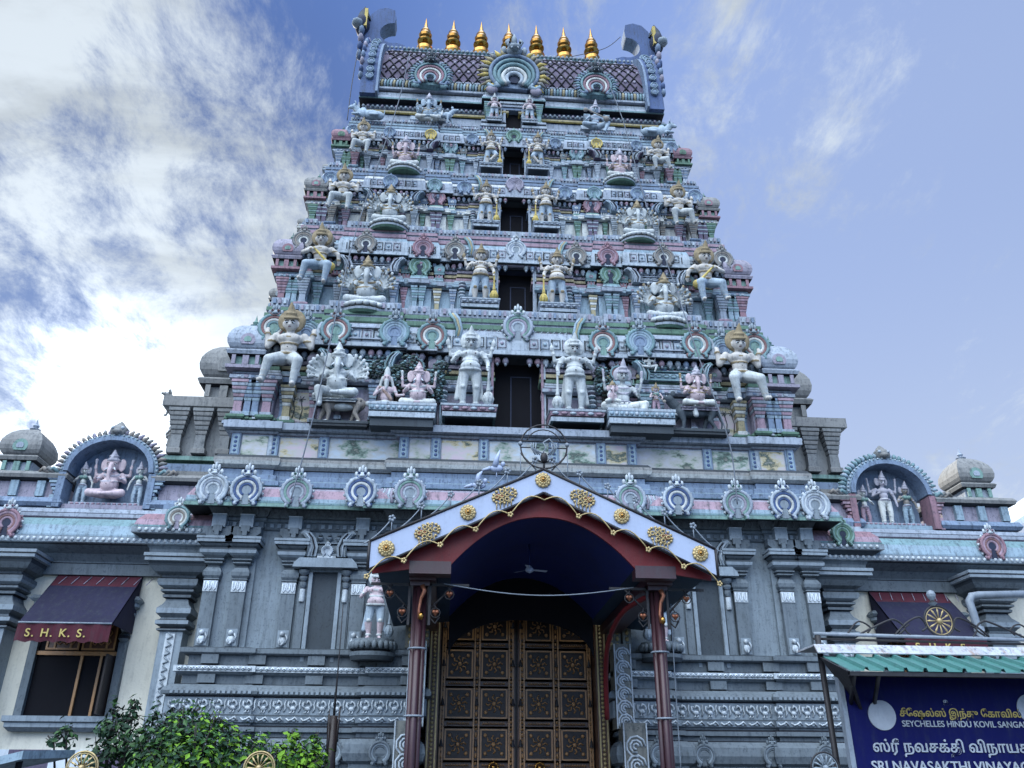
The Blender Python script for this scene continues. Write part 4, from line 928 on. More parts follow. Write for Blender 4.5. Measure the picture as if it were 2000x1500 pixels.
    pil(ka-.14*f, 0, .15*f, 1); pil(sb+.12*f, 0, .16*f, 0); pil((sa+sb)/2-.3*f, .18*f, .15*f, 1); pil((sa+sb)/2+.3*f, .18*f, .15*f, 5); pil(sa-.12*f, 0, .15*f, 2); pil(cn+.1*f, 0, .15*f, 4)
    pil(ka+.14*kw, .2*f, .21*f+.04, 0); pil(ka+.42*kw, .2*f, .15*f+.04, 1); pil(ka+.62*kw, .2*f, .15*f+.04, 1); pil(ka+.86*kw, .2*f, .21*f+.04, 2)
    pil((ka+sb)/2+.18*f, 0, .22*f, 3, .14)
    if ti: pil(sb-.1, .18*f, .2*f, 4)
    pil(sa+.1, .18*f, .2*f, 4); pil((na+nb)/2-.08*f, .1*f, .15*f+.02, 1); pil((na+nb)/2+.08*f, .1*f, .15*f+.02, 1); pil(na-.14*f, 0, .18*f, 5)
    # corner shrines: domes on the string course
    for s in (-1, 1):
        q = MB(); kuta(q, s*(kb-.14*f), Y-.08*f, Zf(.395), .68*f, h*.40, *T['kc']); q.build('corner_dome', TW)
        q = MB(); kuta(q, s*(W+.30), 2.1+.1*ti, Zf(.41), .5*f, h*.26, 'khaki', 'stonegrey', 'greylight'); q.build('corner_dome', TW)
        q = MB(); shala(q, s*(sa+sb)/2-(sb-sa)*.46, s*(sa+sb)/2+(sb-sa)*.46, Y-.2*f, Zf(.43), h*.125, ('sky','greylight','sky','purple')[ti], ('teal','lav','blue','greylight')[ti], ti != 2); q.build('barrel_roof_shrine', TW)
        # blocks with lotus ends on the string course
        for x, w in (((ka+sb)/2+.18*f, .42*f), ((na+nb)/2, .5*f), (na-.16*f, .3*f)):
            q = MB(); q.sweep(rect(s*x-w/2, s*x+w/2, Y-.2*f-(.1*f if na < x < nb else 0), Y), [(0,Zf(.335),b_), (0.01,Zf(.37),('blue','lav','sky','pale')[ti]), (-.02,Zf(.385),'groove'), (-.03,Zf(.40),b_), (-.12*w,Zf(.425),('sky','teal','mint','lav')[ti])]); q.build('capital_block', TW)
    for x, pl in T['kp']:
        for s in (-1, 1):
            bf = max([k[2] for k in bays if k[0]-.35*f <= x <= k[1]+.35*f] or [0])
            w = {0:.60, 1:.46, 2:.36, 3:.30}[ti]
            q = MB(); kudu(q, s*x, Y-.17*f-bf, Zf(.61), w, PAL[pl], lion=ti < 2, flames=ti < 2); q.build('horseshoe_arch', TW)
    # the large arch of the narrow bay
    for s in (-1, 1):
        c = s*(na+nb)/2; wv = (nb-na)*.92
        q = MB(); q.box(c-wv*.62, c+wv*.62, Y-.115*f, Y-.0, Zf(.42), Zf(.60), 'unlit_dark')  # near-black box painted as the bay's shaded recess
        kudu(q, c, Y-.17*f, Zf(.42)+.02, wv, PAL[('rainbow','green','pink','teal')[ti]]); q.build('bay_arch', TW)
    # doorway: frame, near-black sheet painted as the unlit interior and balustrade under the sill
    q = MB(); yb = Y-cf*f
    for s in (-1, 1):
        q.box(s*dw, s*(dw+.045*f), yb-.05, yb+.02, z0+.02, dt, 'pink' if ti == 0 else 'lav'); q.box(s*(dw+.05*f), s*(dw+.085*f), yb-.03, yb+.02, z0+.02, dt, 'pale')
    fr = ('cream','lilac','lilac','green')[ti]
    q.box(-dw-.1*f, dw+.1*f, yb-.1*f, yb+.02, dt, dt+.13*f, fr); q.box(-dw-.05*f, dw+.05*f, yb-.12*f, yb+.02, dt+.14*f, dt+.2*f, ('pink','pale','pale','mint')[ti]); q.box(-dw, dw, yb-.03, yb+.04, dt-.05*f, dt-.003, 'groove')
    q.build('doorway_frame', TW)
    q = MB(); q.box(-dw-.12, dw+.12, Y+.22, Y+.3, z0, dt+.05, 'unlit_dark')
    for x_ in (-.1*f, dw*.62): q.box(x_-.012, x_+.012, Y+.205, Y+.22, z0, dt-.35*f, 'navy')
    q.box(-.1*f, dw*.62, Y+.205, Y+.22, dt-.37*f, dt-.35*f, 'navy'); q.box(-dw-.05, dw+.05, Y-.02, Y+.2, z0+.1*f, z0+.16*f, 'mould')
    q.build('doorway_shade', TW)
    q = MB()
    zc = dt+.22*f; w = 0; cr = (1.12,.92,.76,.6)[ti]
    q.prismx([(yb-.03, zc), (yb-.1*f, zc+.08*f), (yb-.08*f, zc+.28*f), (yb+.05, zc+.42*f), (yb+.3, zc+.42*f), (yb+.3, zc)], -cr+.05, cr-.05, ('greylight','greylight','teal','purple')[ti])
    nx = int((cr*2-.2)/(.12*f))
    for i in range(nx):
        x = -cr+.12+i*.12*f
        q.tube([(x, yb-.1*f, zc+.08*f), (x+.1*f, yb-.1*f, zc+.2*f), (x, yb-.07*f, zc+.32*f)], .011, 'purple' if ti < 2 else 'lav', 4); q.tube([(x+.1*f, yb-.1*f, zc+.08*f), (x, yb-.1*f, zc+.2*f), (x+.1*f, yb-.07*f, zc+.32*f)], .011, 'pale', 4)
    for s in (-1, 1):
        xe = s*(cr-.02)
        for k in range(3): q.tube([(xe+s*(.02+.04*k)*f, yb-.13, zc-.05), (xe-s*(.02-.04*k)*f, yb-.15, zc+.2*f), (xe+s*(.03+.05*k)*f, yb-.13, zc+.42*f), (xe+s*(.12+.05*k)*f, yb-.1, zc+.56*f)], .03*f, ('sky','ochre','teal')[k], 5)
    n = int(cr*2/(.17*f))
    for i in range(n):
        x = -cr+.1+(2*cr-.2)*i/(n-1)
        q.lathe(x, yb+.05, [(.02*f,zc+.42*f,'lav'), (.06*f,zc+.46*f,'greylight'), (.06*f,zc+.49*f,'greydark'), (.02*f,zc+.52*f,'groove'), (.04*f,zc+.55*f,'greylight'), (.001,zc+.63*f,'pale')], 6)
    q.build('doorway_roof', TW)
    q = MB(); kudu(q, 0, yb-.13*f, zc-.02, (.62,.46,.42,.44)[ti]*(1 if ti != 3 else .9), PAL[('lilacwhite','white','blueplain','green')[ti]], lion=ti < 2, flames=True); 
    if ti == 2:
        for sl in range(len(q.mats)): q.mats[sl] = 'lilac' if q.mats[sl] in ('blue','sky') else q.mats[sl]
    q.build('doorway_crest', TW)
# painted flowers/palms on the wall panels of the first storey
for s in (-1, 1):
    T = TIERS[0]; q = MB(); x = s*4.02
    q.box(x-.3, x+.3, T['Y']-.008, T['Y']+.02, 7.72, 8.3, 'mural_b')
    for dx in (-.08, .06): 
        q.tube([(x+dx, T['Y']-.02, 7.76), (x+dx+.03, T['Y']-.02, 7.95), (x+dx-.01, T['Y']-.02, 8.15)], .008, 'greydark', 4)
        for t in range(6): q.tube([(x+dx-.01, T['Y']-.02, 8.15), (x+dx+.07*math.cos(t), T['Y']-.02, 8.17+.06*math.sin(t))], .006, 'greydark', 4)
    q.build('painted_panel', TW)

# ---------------------------------------------------------------- neck and barrel roof
Y5 = 1.72
nk = plan(3.6, Y5, [(0,.62,.2)], notch=.19, depth=1.0, side=(2.1,3.9,.15)); nk2 = plan(3.6, Y5, [(0,.62,.2)], notch=.37, depth=1.0, side=(2.1,3.9,.15)); nf = plan(3.6, Y5, [(0,.62,.2)], side=(2.1,3.9,.15))
q = MB()
q.sweep(nk2, [(.18,15.98,'lav'), (.18,16.05,'pale'), (.1,16.06,'groove'), (.1,16.12,'lav'), (.16,16.13,'pale'), (.16,16.19,'lav'), (.0,16.2,'groove')]); q.build('neck_moulding', TW)
q = MB(); q.sweep(nk, [(0,16.2,'pale'), (0,16.5,'lav'), (.04,16.51,'groove'), (.07,16.53,'gold_paint'), (.07,16.58,'ochre'), (0,16.6,'navy'), (0,16.66,'navy'), (.03,16.68,'lav')])
q.sweep(nf, [(.03,16.68,'lav'), (.03,16.74,'greylight'), (.0,16.75,'navy'), (.0,16.84,'navy'), (.14,16.86,'groove'), (.16,16.87,'greydark'), (.16,16.92,'teal'), (.14,16.95,'lav'), (.12,17.02,'lav'), (.08,17.06,'lilac'), (.08,17.15,'pale'), (.0,17.2,'groove')])
for s in (-1, 1):
    for x in xs(.75, 3.7, .11): q.ball((s*x, Y5-.05, 16.71), .042, ('greylight','lilac','pale')[int(x*9) % 3], 6, 4)
q.build('neck_wall', TW)
q = MB(); q.box(-.3, .3, Y5-.1, Y5-.05, 15.99, 16.66, 'unlit_dark'); q.build('doorway_shade', TW)  # near-black sheet painted as the shaded opening
q = MB()
for s in (-1, 1): q.box(s*.19, s*.25, Y5-.26, Y5-.15, 16.2, 16.62, 'lav')
for k in range(3): q.box(-.3-.02*k, .3+.02*k, Y5-.26-.03*k, Y5-.1, 16.625+.075*k, 16.685+.075*k, ('blue','lav','pale')[k])
q.build('doorway_frame', TW)
for s in (-1, 1):
    q = MB(); pilaster(q, s*.62, Y5-.2, 16.2, 16.78, .17, 'teal', 'mint'); q.build('storey_pilaster', TW)
    q = MB()
    for xx in (-.24, .24):
        pilaster(q, s*2.05+xx, Y5-.06, 16.2, 16.7, .13, 'sky', 'lav')
    q.box(s*2.05-.42, s*2.05+.42, Y5-.3, Y5+.02, 16.12, 16.23, 'pale'); q.build('shrine_front', TW)
RW = 3.36
def roofpt(t):     # cross-section in y,z: t 0 front eave .. 1 ridge
    a = R(-8+98*t); return (3-1.36*math.cos(a)*(1-.12*t), 17.42+.2+ (1.97)*math.sin(a) if a > 0 else 17.62+1.4*math.sin(a))
sec = [roofpt(i/12) for i in range(13)]
BR = MB(); full_sec = sec+[(6-y, z) for y, z in sec[::-1][1:]]
BR.prismx(full_sec, -RW, RW, 'purple'); BR = BR.build('barrel_roof', TW)
q = MB()
q.box(-RW, RW, 1.56, 1.8, 17.2, 17.26, 'lav')
nb_ = int(RW*2/.075)
for i in range(nb_):
    x = -RW+.04+i*.075
    if abs(x) > .62 and abs(abs(x)-2.05) > .36:
        q.tube([(x, 1.63, 17.28), (x, 1.565, 17.38), (x+.01, 1.6, 17.50), (x+.02, 1.68, 17.58)], .033, ('sky','ochre','cream','teal')[i % 4] if i % 2 else 'sky', 5)
q.tube([(-RW, 1.66, 17.60), (RW, 1.66, 17.60)], .035, 'lav', 6); sub(BR, q.build('feather_band'))
q = MB(); pitch = .235; N_ = 10
def rp(t, lift=.012):
    y, z = roofpt(t); return (y-lift*1.5, z+lift*.5)
for i in range(-12, int(2*RW/pitch)+2):
    for d in (1, -1):
        pts = []
        for k in range(N_+1):
            t = .05+.95*k/N_; x = -RW+i*pitch+(d*k*pitch*.7 if d > 0 else (N_-k)*pitch*.7)
            if -RW+.05 < x < RW-.05: y, z = rp(t); pts.append((x, y, z))
        if len(pts) > 1: q.tube(pts, .018, 'groove', 4)
for i in range(int(2*RW/pitch)+1):
    for k in range(6):
        x = -RW+.12+i*pitch+(k % 2)*pitch/2; t = .2+.13*k
        if x < RW-.1: y, z = rp(t); q.ball((x, y, z), (.045,.02,.05), 'lilac', 6, 4)
sub(BR, q.build('lattice'))
zr = roofpt(1)[1]
q = MB(); q.prismx([(2.55,zr-.1), (2.5,zr+.02), (2.6,zr+.08), (2.6,zr+.14), (3.4,zr+.14), (3.4,zr+.08), (3.5,zr-.1)], -RW, RW, 'teal')
for i in range(60): q.ball((-RW+.06+i*.112, 2.5, zr+.03), (.045,.03,.05), 'greylight', 6, 4)
sub(BR, q.build('ridge'))
# gilded finials along the ridge
for i in range(7):
    x = -2.36+i*2.33*2/6
    q = MB(); z = zr+.12
    q.lathe(x, 3.0, [(r_*.98, z+(h_-.1)*1.12, 'brass') for r_, h_ in ((.15,0.1),(.16,.16),(.10,.2),(.2,.28),(.245,.4),(.24,.5),(.17,.6),(.11,.64),(.1,.68),(.21,.73),(.22,.76),(.12,.8),(.1,.84),(.17,.9),(.19,.97),(.15,1.05),(.14,1.07),(.15,1.09),(.12,1.16),(.07,1.24),(.03,1.42),(.001,1.6))], 20)
    sub(BR, q.build('roof_finial'))
# horned end gables
for s in (-1, 1):
    q = MB()
    o = [(3-(3-y)*1.13-.0, 17.0+(z-17.0)*1.07) for y, z in sec]; o = [(o[0][0]-.05, 16.9)]+o
    ring = o+[(6-y, z) for y, z in o[::-1][1:]]
    q.prismx(ring, s*RW, s*(RW+.38), 'deepblue')
    q.prismx([(3+(y-3)*1.05, 16.95+(z-16.95)*.98) for y, z in ring], s*(RW-.06), s*(RW-.002), 'blue')
    for i in range(9):
        t = i/9; y, z = o[1+i if 1+i < len(o) else -1]
        q.ball((s*(RW+.17), y-.02, z), (.1,.07,.1), 'blue', 8, 5); q.tube([(s*(RW+.17)+.09*math.cos(k), y-.07, z+.09*math.sin(k)) for k in range(6)], .018, 'sky', 4, True)
    for i in range(11):   # flame fringe outside
        y, z = o[min(1+i, len(o)-1)]
        q.ball((s*(RW+.41), y, z+.04), (.06,.1,.12), ('blue','deepblue','lilac')[i % 3], 6, 4)
    sub(BR, q.build('end_gable'))
    q = MB()      # inward curling horn on top
    x0 = s*(RW+.17)
    base_ = [(-.46,-.4), (.62,-.12), (.68,.12), (.48,.20)]+[(.34+.36*math.cos(R(t)), .66+.44*math.sin(R(t))) for t in range(285, 79, -15)]+[(.36,1.14), (.38,1.4), (.34,1.66), (.12,1.76), (-.12,1.68), (-.30,1.42), (-.38,1.1), (-.44,.6)]
    q.prism([(x0-s*u, zr+v*(.86 if v > .2 else 1)) for u, v in base_], 2.5, 2.95, 'deepblue', 'blue')
    sub(BR, q.build('curling_horn'))
    q = MB(); xo = x0+s*.5
    q.ball((xo, 2.5, zr+.75), (.2,.3,.34), 'navy', 10, 7); q.ball((xo+s*.1, 2.3, zr+.62), (.16,.18,.12), 'greylight'); q.lathe(xo-s*.02, 2.5, [(.2,zr+.98,'brick'), (.16,zr+1.15,'statue_dark'), (.01,zr+1.5,'navy')], 8); q.box(xo-s*.14, xo-s*.06, 2.28, 2.7, zr+.55, zr+1.2, 'gold_paint')
    for k in range(4): q.ball((xo-s*.02, 2.35, zr+.42-.3*k), (.08,.14,.15), ('blue','lilac','deepblue','blue')[k], 8, 5)
    sub(BR, q.build('lion_head'))
# arches on the roof front
def big_arch(x, y, z, w, big):
    q = MB(); cz = z+w*.47
    ringc = (('blue','teal','teal','cream','pale') if big else ('teal','rose','cream','rose','sky'))
    q.prism([(x+w*.47*math.cos(R(t)), cz+w*.47*math.sin(R(t))) for t in range(-58, 239, 16)], y-.08, y+.45, ringc[0])
    for k, rr in enumerate((.46, .38, .30, .22, .15)):
        q.tube([(x+w*rr*math.cos(R(t)), y-.1-.015*k, cz-.05*w*k+w*rr*math.sin(R(t))) for t in range(-50, 231, 14)], w*.042, ringc[k], 6)
    q.prism([(x+w*.09*math.cos(R(t)), cz-.2*w+w*.09*math.sin(R(t))) for t in range(-60, 241, 24)], y-.13, y, 'navy')
    for i in range(27):
        a = R(-48+276*i/26); c = ('ochre','gold_paint','khaki') if big else ('teal','sky','blue')
        v = (math.cos(a), math.sin(a)); q.tube([(x+v[0]*w*.5, y-.05, cz+v[1]*w*.5), (x+v[0]*w*.58-v[1]*.02*w, y-.09, cz+v[1]*w*.58+v[0]*.02*w), (x+v[0]*w*.72, y-.05, cz+v[1]*w*.72)], [w*.05, w*.045, w*.008], c[i % 3], 5)
    for s in (-1, 1):
        q.tube([(x+s*w*.5, y-.1, z+.14*w), (x+s*w*.4, y-.13, z+.05*w), (x+s*w*.3, y-.13, z+.1*w), (x+s*w*.36, y-.13, z+.16*w)], w*.045, 'sky' if big else 'blue', 6)
        q.ball((x+s*w*.42, y-.1, z+.02*w), (w*.12, w*.06, w*.1), 'lilac' if big else 'teal')
    zt = cz+w*.5; h = 'statue_dark' if not big else 'greylight'
    q.ball((x, y-.1, zt+.08*w), (.17*w,.12*w,.13*w), h, 10, 6); q.ball((x, y-.22*w-.04, zt+.02*w), (.12*w,.08*w,.07*w), h, 8, 5)
    for s in (-1, 1):
        q.ball((x+s*.1*w, y-.2*w-.02, zt+.12*w), .05*w, 'pale', 8, 5); q.ball((x+s*.1*w, y-.25*w-.02, zt+.12*w), .025*w, 'ink', 6, 4)
        q.ball((x+s*.2*w, y-.1, zt+.1*w), (.06*w,.05*w,.1*w), h, 6, 4); q.tube([(x+s*.08*w, y-.1, zt+.2*w), (x+s*.14*w, y-.12, zt+.32*w), (x+s*.1*w, y-.1, zt+.42*w)], [.05*w,.05*w,.01*w], h, 6)
        q.tube([(x+s*.04*w, y-.28*w, zt+.02*w), (x+s*.07*w, y-.3*w, zt-.06*w)], .015*w, 'white', 4)
    q.tube([(x, y-.1, zt+.2*w), (x, y-.14, zt+.38*w), (x, y-.1, zt+.55*w)], [.06*w,.055*w,.01*w], h, 6)
    return q
sub(BR, big_arch(0, 1.42, 17.1, 1.28, True).build('great_arch'))
for s in (-1, 1): sub(BR, big_arch(s*2.05, 1.46, 17.15, .80, False).build('side_arch'))
# ---------------------------------------------------------------- flanking bays seen past the corners of the first storey
for s in (-1, 1):
    q = MB(); X = s*6.0
    q.sweep(rect(*sorted((s*5.1, s*6.55)), 1.35, 3.2), [(.1,7.05,'lav'), (.1,7.2,'blue'), (.0,7.22,'groove'), (0,7.25,'mint'), (.1,7.28,'green'), (.1,7.36,'mint'), (.0,7.38,'groove'), (0,7.4,'stonegrey'), (0,8.25,'stonegrey'), (.05,8.3,'khaki'), (.2,8.35,'stonegrey'), (.2,8.55,'khaki'), (.05,8.6,'stonegrey')]); q.build('flank_bay', TW)
    for x in (5.5, 5.95, 6.4):
        q = MB(); pilaster(q, s*x, 1.35, 7.4, 8.3, .32, 'stonegrey', 'khaki', .14); q.build('storey_pilaster', TW)
    q = MB(); kuta(q, s*5.75, 1.95, 8.6, .98, 1.5, 'khaki', 'stonegrey', 'khaki'); q.build('corner_dome', TW)
    q = MB(); q.sweep(rect(*sorted((s*5.3, s*6.5)), 1.2, 3.0), [(0,6.0,'khaki'), (0,6.2,'lilac'), (.12,6.22,'pale'), (.12,6.34,'blue'), (0,6.36,'groove'), (.1,6.4,'tan'), (.14,6.46,'rose'), (.1,6.55,'tan'), (0,6.58,'groove'), (0,7.04,'khaki')])
    for x in (5.55, 6.35): q.box(s*x-.09, s*x+.09, 1.15, 1.22, 6.6, 7.03, 'blue')
    q.build('flank_bay', TW)
# ================================================================ statues
def spot(px, top, bot, Y):
    X, _, Z = P(px, bot, Y); return X, Y, Z, ZZ(top, Y, px)-Z
def put(name, label, me, px, top, bot, Y, unit=1.0, flip=False, parts=(), group=None, rz=0, swap=None, dz=0, lean=R(6), cat='statue'):
    X, Y, Z, H = spot(px, top, bot, Y)
    return statue(name, label, cat, me, X, Y, Z+dz, H/unit, flip, parts, group, rz, swap, lean)
G1 = mesh('g1', guardian); G2 = mesh('g2', guardian, 'statue_skin', 'statue_blue', 'crown', 'hair', 'crown', 1.9)
G3 = mesh('g3', guardian, 'statue_skin', 'statue_blue', 'crown', 'hair', 'crown', 1.9, True); G0 = mesh('g0', guardian, 'statue_pink', 'statue_blue', 'statue', 'statue', 'statue', 0, False, False)
CL1 = club_mb('statue').build('club'); CL2 = club_mb('gold_paint').build('club'); CL3 = club_mb('greylight').build('club')
for o_ in (CL1, CL2, CL3): bpy.data.objects.remove(o_)
CL1, CL2, CL3 = [mm for mm in bpy.data.meshes if mm.name.startswith('club')][:3]
GG = 'door guardian statues flanking the tower openings'
ORD = ('lowest', 'second lowest', 'middle', 'second highest', 'topmost')
# (px, top, bottom) of left and right guardians, storey by storey
dv = [((916,652,800), (1123,665,810), -.08, 1.0), ((937,489,593), (1088,497,602), .45, .84), ((948,362,440), (1066,366,443), .86, .7), ((958,264,327), (1050,268,331), 1.2, .62), ((965,190,236), (1034,194,240), 1.40, .5)]
LOOK = ('white door guardian with a mace', 'gold crowned guardian with a yellow mace', 'gold crowned guardian with raised arms', 'guardian with one bent leg', 'tiny door guardian')
for i, (l, r_, Y, f) in enumerate(dv):
    for side, q in (('left', l), ('right', r_)):
        me = (G1, G2, G2, G3, G0)[i]; cl = (CL1, CL2, CL2, CL2, CL3)[i]
        X, Y_, Z, H = spot(*q, Y)
        ww = (.95,.74,.56,.5,.36)[i]/H; hh = (.24,.2,.15,.12,.1)[i]/H
        put('guardian_statue', f'{LOOK[i]}, {side} of the {ORD[i]} opening', me, *q, Y, flip=side == 'right', group=GG,
            parts=[('club', cl), ('pedestal', block(ww, .4, hh, 'pale', 'teal' if i < 2 else 'lav', 'pink' if i == 0 else 'lav'))])
# seated elephant-headed figures
E1 = mesh('e1', elephant_seated, 'statue', 'statue', 'statue', 'statue', True, 7, True); E2 = mesh('e2', elephant_seated, 'statue', 'statue', 'crown', 'crown', True, 6)
E3 = mesh('e3', elephant_seated, 'statue_pink', 'cream', 'statue_lilac', 'crown', False)
GE = 'elephant headed statues seated across the tower front'
eg = [(713,512,604,.40,'E2','many armed elephant headed figure on a round lotus seat, left of the second storey',0), (1298,545,634,.40,'E2','many armed elephant headed figure on a round lotus seat, right of the second storey',1),
      (760,372,443,.78,'E2','cream elephant headed figure with fanned arms, left side of the third storey',0), (1245,402,468,.78,'E2','cream elephant headed figure with fanned arms, right side of the third storey',1),
      (790,275,333,1.08,'E3','pink elephant headed figure on a small round base, left of the fourth storey',0), (1210,300,354,1.08,'E3','pink elephant headed figure on a small round base, right of the fourth storey',1)]
for px_, t, b__, Y, k, lab, fl in eg:
    put('elephant_headed_statue', lab, {'E2':E2,'E3':E3}[k], px_, t, b__, Y, unit=.88, flip=bool(fl), group=GE, parts=[('lotus_seat', lotus(.78, .2, 'statue', 'green' if Y < 1.2 else 'lav', 'pale'))])
put('elephant_headed_statue', 'white elephant headed figure with a fan of many arms riding a tiger', E1, 656, 680, 784, -.12, unit=.88, group=GE, parts=[('seat_cloth', block(.6, .3, .05, 'statue', 'purple', 'pale'))])
put('elephant_headed_statue', 'pale pink elephant headed figure riding a dark horned beast, lower right of the tower', E3, 1362, 722, 800, -.12, unit=.88, flip=True, group=GE, parts=[('seat_cloth', block(.7, .34, .07, 'lilac', 'purple', 'lilac'))])
put('elephant_headed_statue', 'pink elephant headed figure in a yellow wrap sitting beside the bearded sage', mesh('e4', elephant_seated, 'statue_pink', 'cream', 'statue_pink', 'statue', False), 815, 716, 800, -.12, unit=.88, group=GE)
put('elephant_headed_statue', 'grey elephant headed figure beside a small lion under the left arch of the roof', E3, 836, 192, 242, 1.35, unit=.88, group=GE, swap={'statue_pink':'statue_blue'})
# mounts
def animal(name, label, cat, kind, x0, x1, top, bot, Y, flip=False, base=True):
    X0 = XX(x0, bot, Y); X1 = XX(x1, bot, Y); s = (X1-X0)/1.1; Z = ZZ(bot, Y, (x0+x1)/2)
    bb = MB(); bb.box(-.55, .55, -.22, .3, -.05, 0, 'greydark'); bb.box(-.52, .52, -.2, .3, -.1, -.05, 'mould')
    return statue(name, label, cat, mesh(kind, beast, kind), (X0+X1)/2, Y, Z, s, flip, [('plinth_slab', bb)])
animal('tiger_statue', 'tan spotted tiger carrying the white elephant headed figure', 'statue', 'tiger', 606, 722, 778, 830, -.12)
animal('horned_beast_statue', 'dark blue horned mouse beast with white garlands under the pink rider', 'statue', 'rat', 1300, 1418, 790, 846, -.12)
put('lion_statue', 'small grey lion crouching beside the figure under the left roof arch', mesh('lion', beast, 'lion'), 862, 212, 242, 1.3, unit=.75, flip=True, lean=0)
# lower left pair and lower right family
SG = mesh('sage', sage)
put('sage_statue', 'bearded white sage with a tall topknot sitting cross legged on the left platform', SG, 752, 722, 800, -.12, unit=.93)
def platform(label, x0, x1, top, bot, Y):
    X0 = XX(x0, bot, Y); X1 = XX(x1, bot, Y); Zt = ZZ(top, Y, x0); Zb = ZZ(bot, Y, x0)
    t = thing('statue_platform', label, 'platform', ((X0+X1)/2, Y, Zt), 'statue platforms'); q = block(X1-X0, .7, Zt-Zb, 'pale', 'pale', 'sky'); o = q.build('lotus_block'); o.parent = t
    k = MB(); k.box(-(X1-X0)/2+.03, (X1-X0)/2-.03, -.3, .3, -(Zt-Zb)-.14, -(Zt-Zb)-.001, 'greydark'); o = k.build('support'); o.parent = t
    return t
platform('pale scalloped platform under the sage and the pink elephant headed figure', 722, 850, 800, 829, -.16)
platform('pale scalloped platform under the family group right of the door guardian', 1184, 1310, 812, 842, -.16)
put('deity_statue', 'four armed cream figure with a child on the knee seated on the right platform', mesh('god', seated_god), 1218, 700, 812, -.16, unit=.98, flip=False)
put('musician_statue', 'small standing figure in a pink skirt playing a stringed instrument on the right platform', mesh('mus', standing, 'statue_pink', 'pink', 'crown', True, False, True), 1283, 752, 815, -.14, unit=1)
put('peacock_statue', 'blue peacock with a spread tail above the family group', mesh('pea', peacock), 1262, 680, 745, .1, unit=.85, flip=False, lean=0)
put('rider_statue', 'tiny white figure riding on the blue peacock', mesh('god2', seated_god, 'statue', 'statue', 'statue', False, False, True), 1268, 684, 722, .0, unit=.98)
# guardians sitting at the corners
A0 = mesh('a0', atlas, 'statue_skin', 'statue', 'crown', 'crown', 0); A1 = mesh('a1', atlas, 'statue_skin', 'statue_blue', 'crown', 'crown', 1)
GA = 'seated guardians at the tower corners'
ag = [(556,604,762,-.12,'A0','big gold crowned guardian lifting the eave at the lower left corner',0), (1450,645,793,-.12,'A0','big gold crowned guardian lifting the eave at the lower right corner',1),
      (620,447,562,.42,'A1','seated guardian holding a yellow mace across his knees at the left corner',0), (1382,483,598,.42,'A1','seated guardian holding a yellow mace across his knees at the right corner',1),
      (667,330,418,.8,'A0','brown crowned guardian squatting at the left corner of the third storey',0), (1328,363,448,.8,'A0','brown crowned guardian squatting at the right corner of the third storey',1),
      (706,238,306,1.12,'A0','small crowned guardian squatting at the left corner of the fourth storey',0), (1287,273,338,1.12,'A0','small crowned guardian squatting at the right corner of the fourth storey',1)]
for px_, t, b__, Y, k, lab, fl in ag:
    put('corner_guardian_statue', lab, {'A0':A0,'A1':A1}[k], px_, t, b__, Y, unit=1.0, flip=bool(fl), group=GA, dz=-.05)
# ledge of the neck: bulls and the instrument player
B0 = mesh('bull', recliner)
put('reclining_bull_statue', 'blue grey bull lying on the top ledge at the left end', B0, 715, 196, 234, 1.35, unit=.72, lean=0)
put('reclining_bull_statue', 'blue grey bull lying on the top ledge at the right end', B0, 1287, 230, 268, 1.35, unit=.72, flip=True, lean=0)
put('musician_statue', 'bearded figure with an instrument seated under the right arch of the roof', mesh('god3', seated_god, 'statue_blue', 'statue_blue', 'statue_lilac', False, True, True), 1163, 200, 256, 1.35, unit=.98)
# guardians of the ground storey, half hidden by the porch
put('guardian_statue', 'white plump door guardian with a mace in the wall niche left of the porch', G0, 729, 1110, 1250, -.34, group=GG+' ground floor', parts=[('club', CL3), ('pedestal', lotus(.62, .28, 'grey', 'greydark', 'grey'))], lean=R(3))
put('guardian_statue', 'white door guardian mostly hidden behind the right porch post', G0, 1290, 1126, 1256, -.3, flip=True, group=GG+' ground floor', parts=[('club', CL3), ('pedestal', lotus(.62, .28, 'grey', 'greydark', 'grey'))], lean=R(3))
# figures on the side face seen in profile
put('guardian_statue', 'backlit figure in profile on the side ledge left of the tower', mesh('prof', guardian, 'khaki', 'khaki', 'khaki', 'khaki', 'khaki', 0, False, False), 328, 812, 893, 2.2, rz=R(-80), lean=0)
put('lion_statue', 'backlit crouching beast on the side bay left of the tower', mesh('lion', beast, 'lion'), 352, 765, 812, 2.0, unit=.75, swap={'statue_blue':'khaki'}, lean=0)
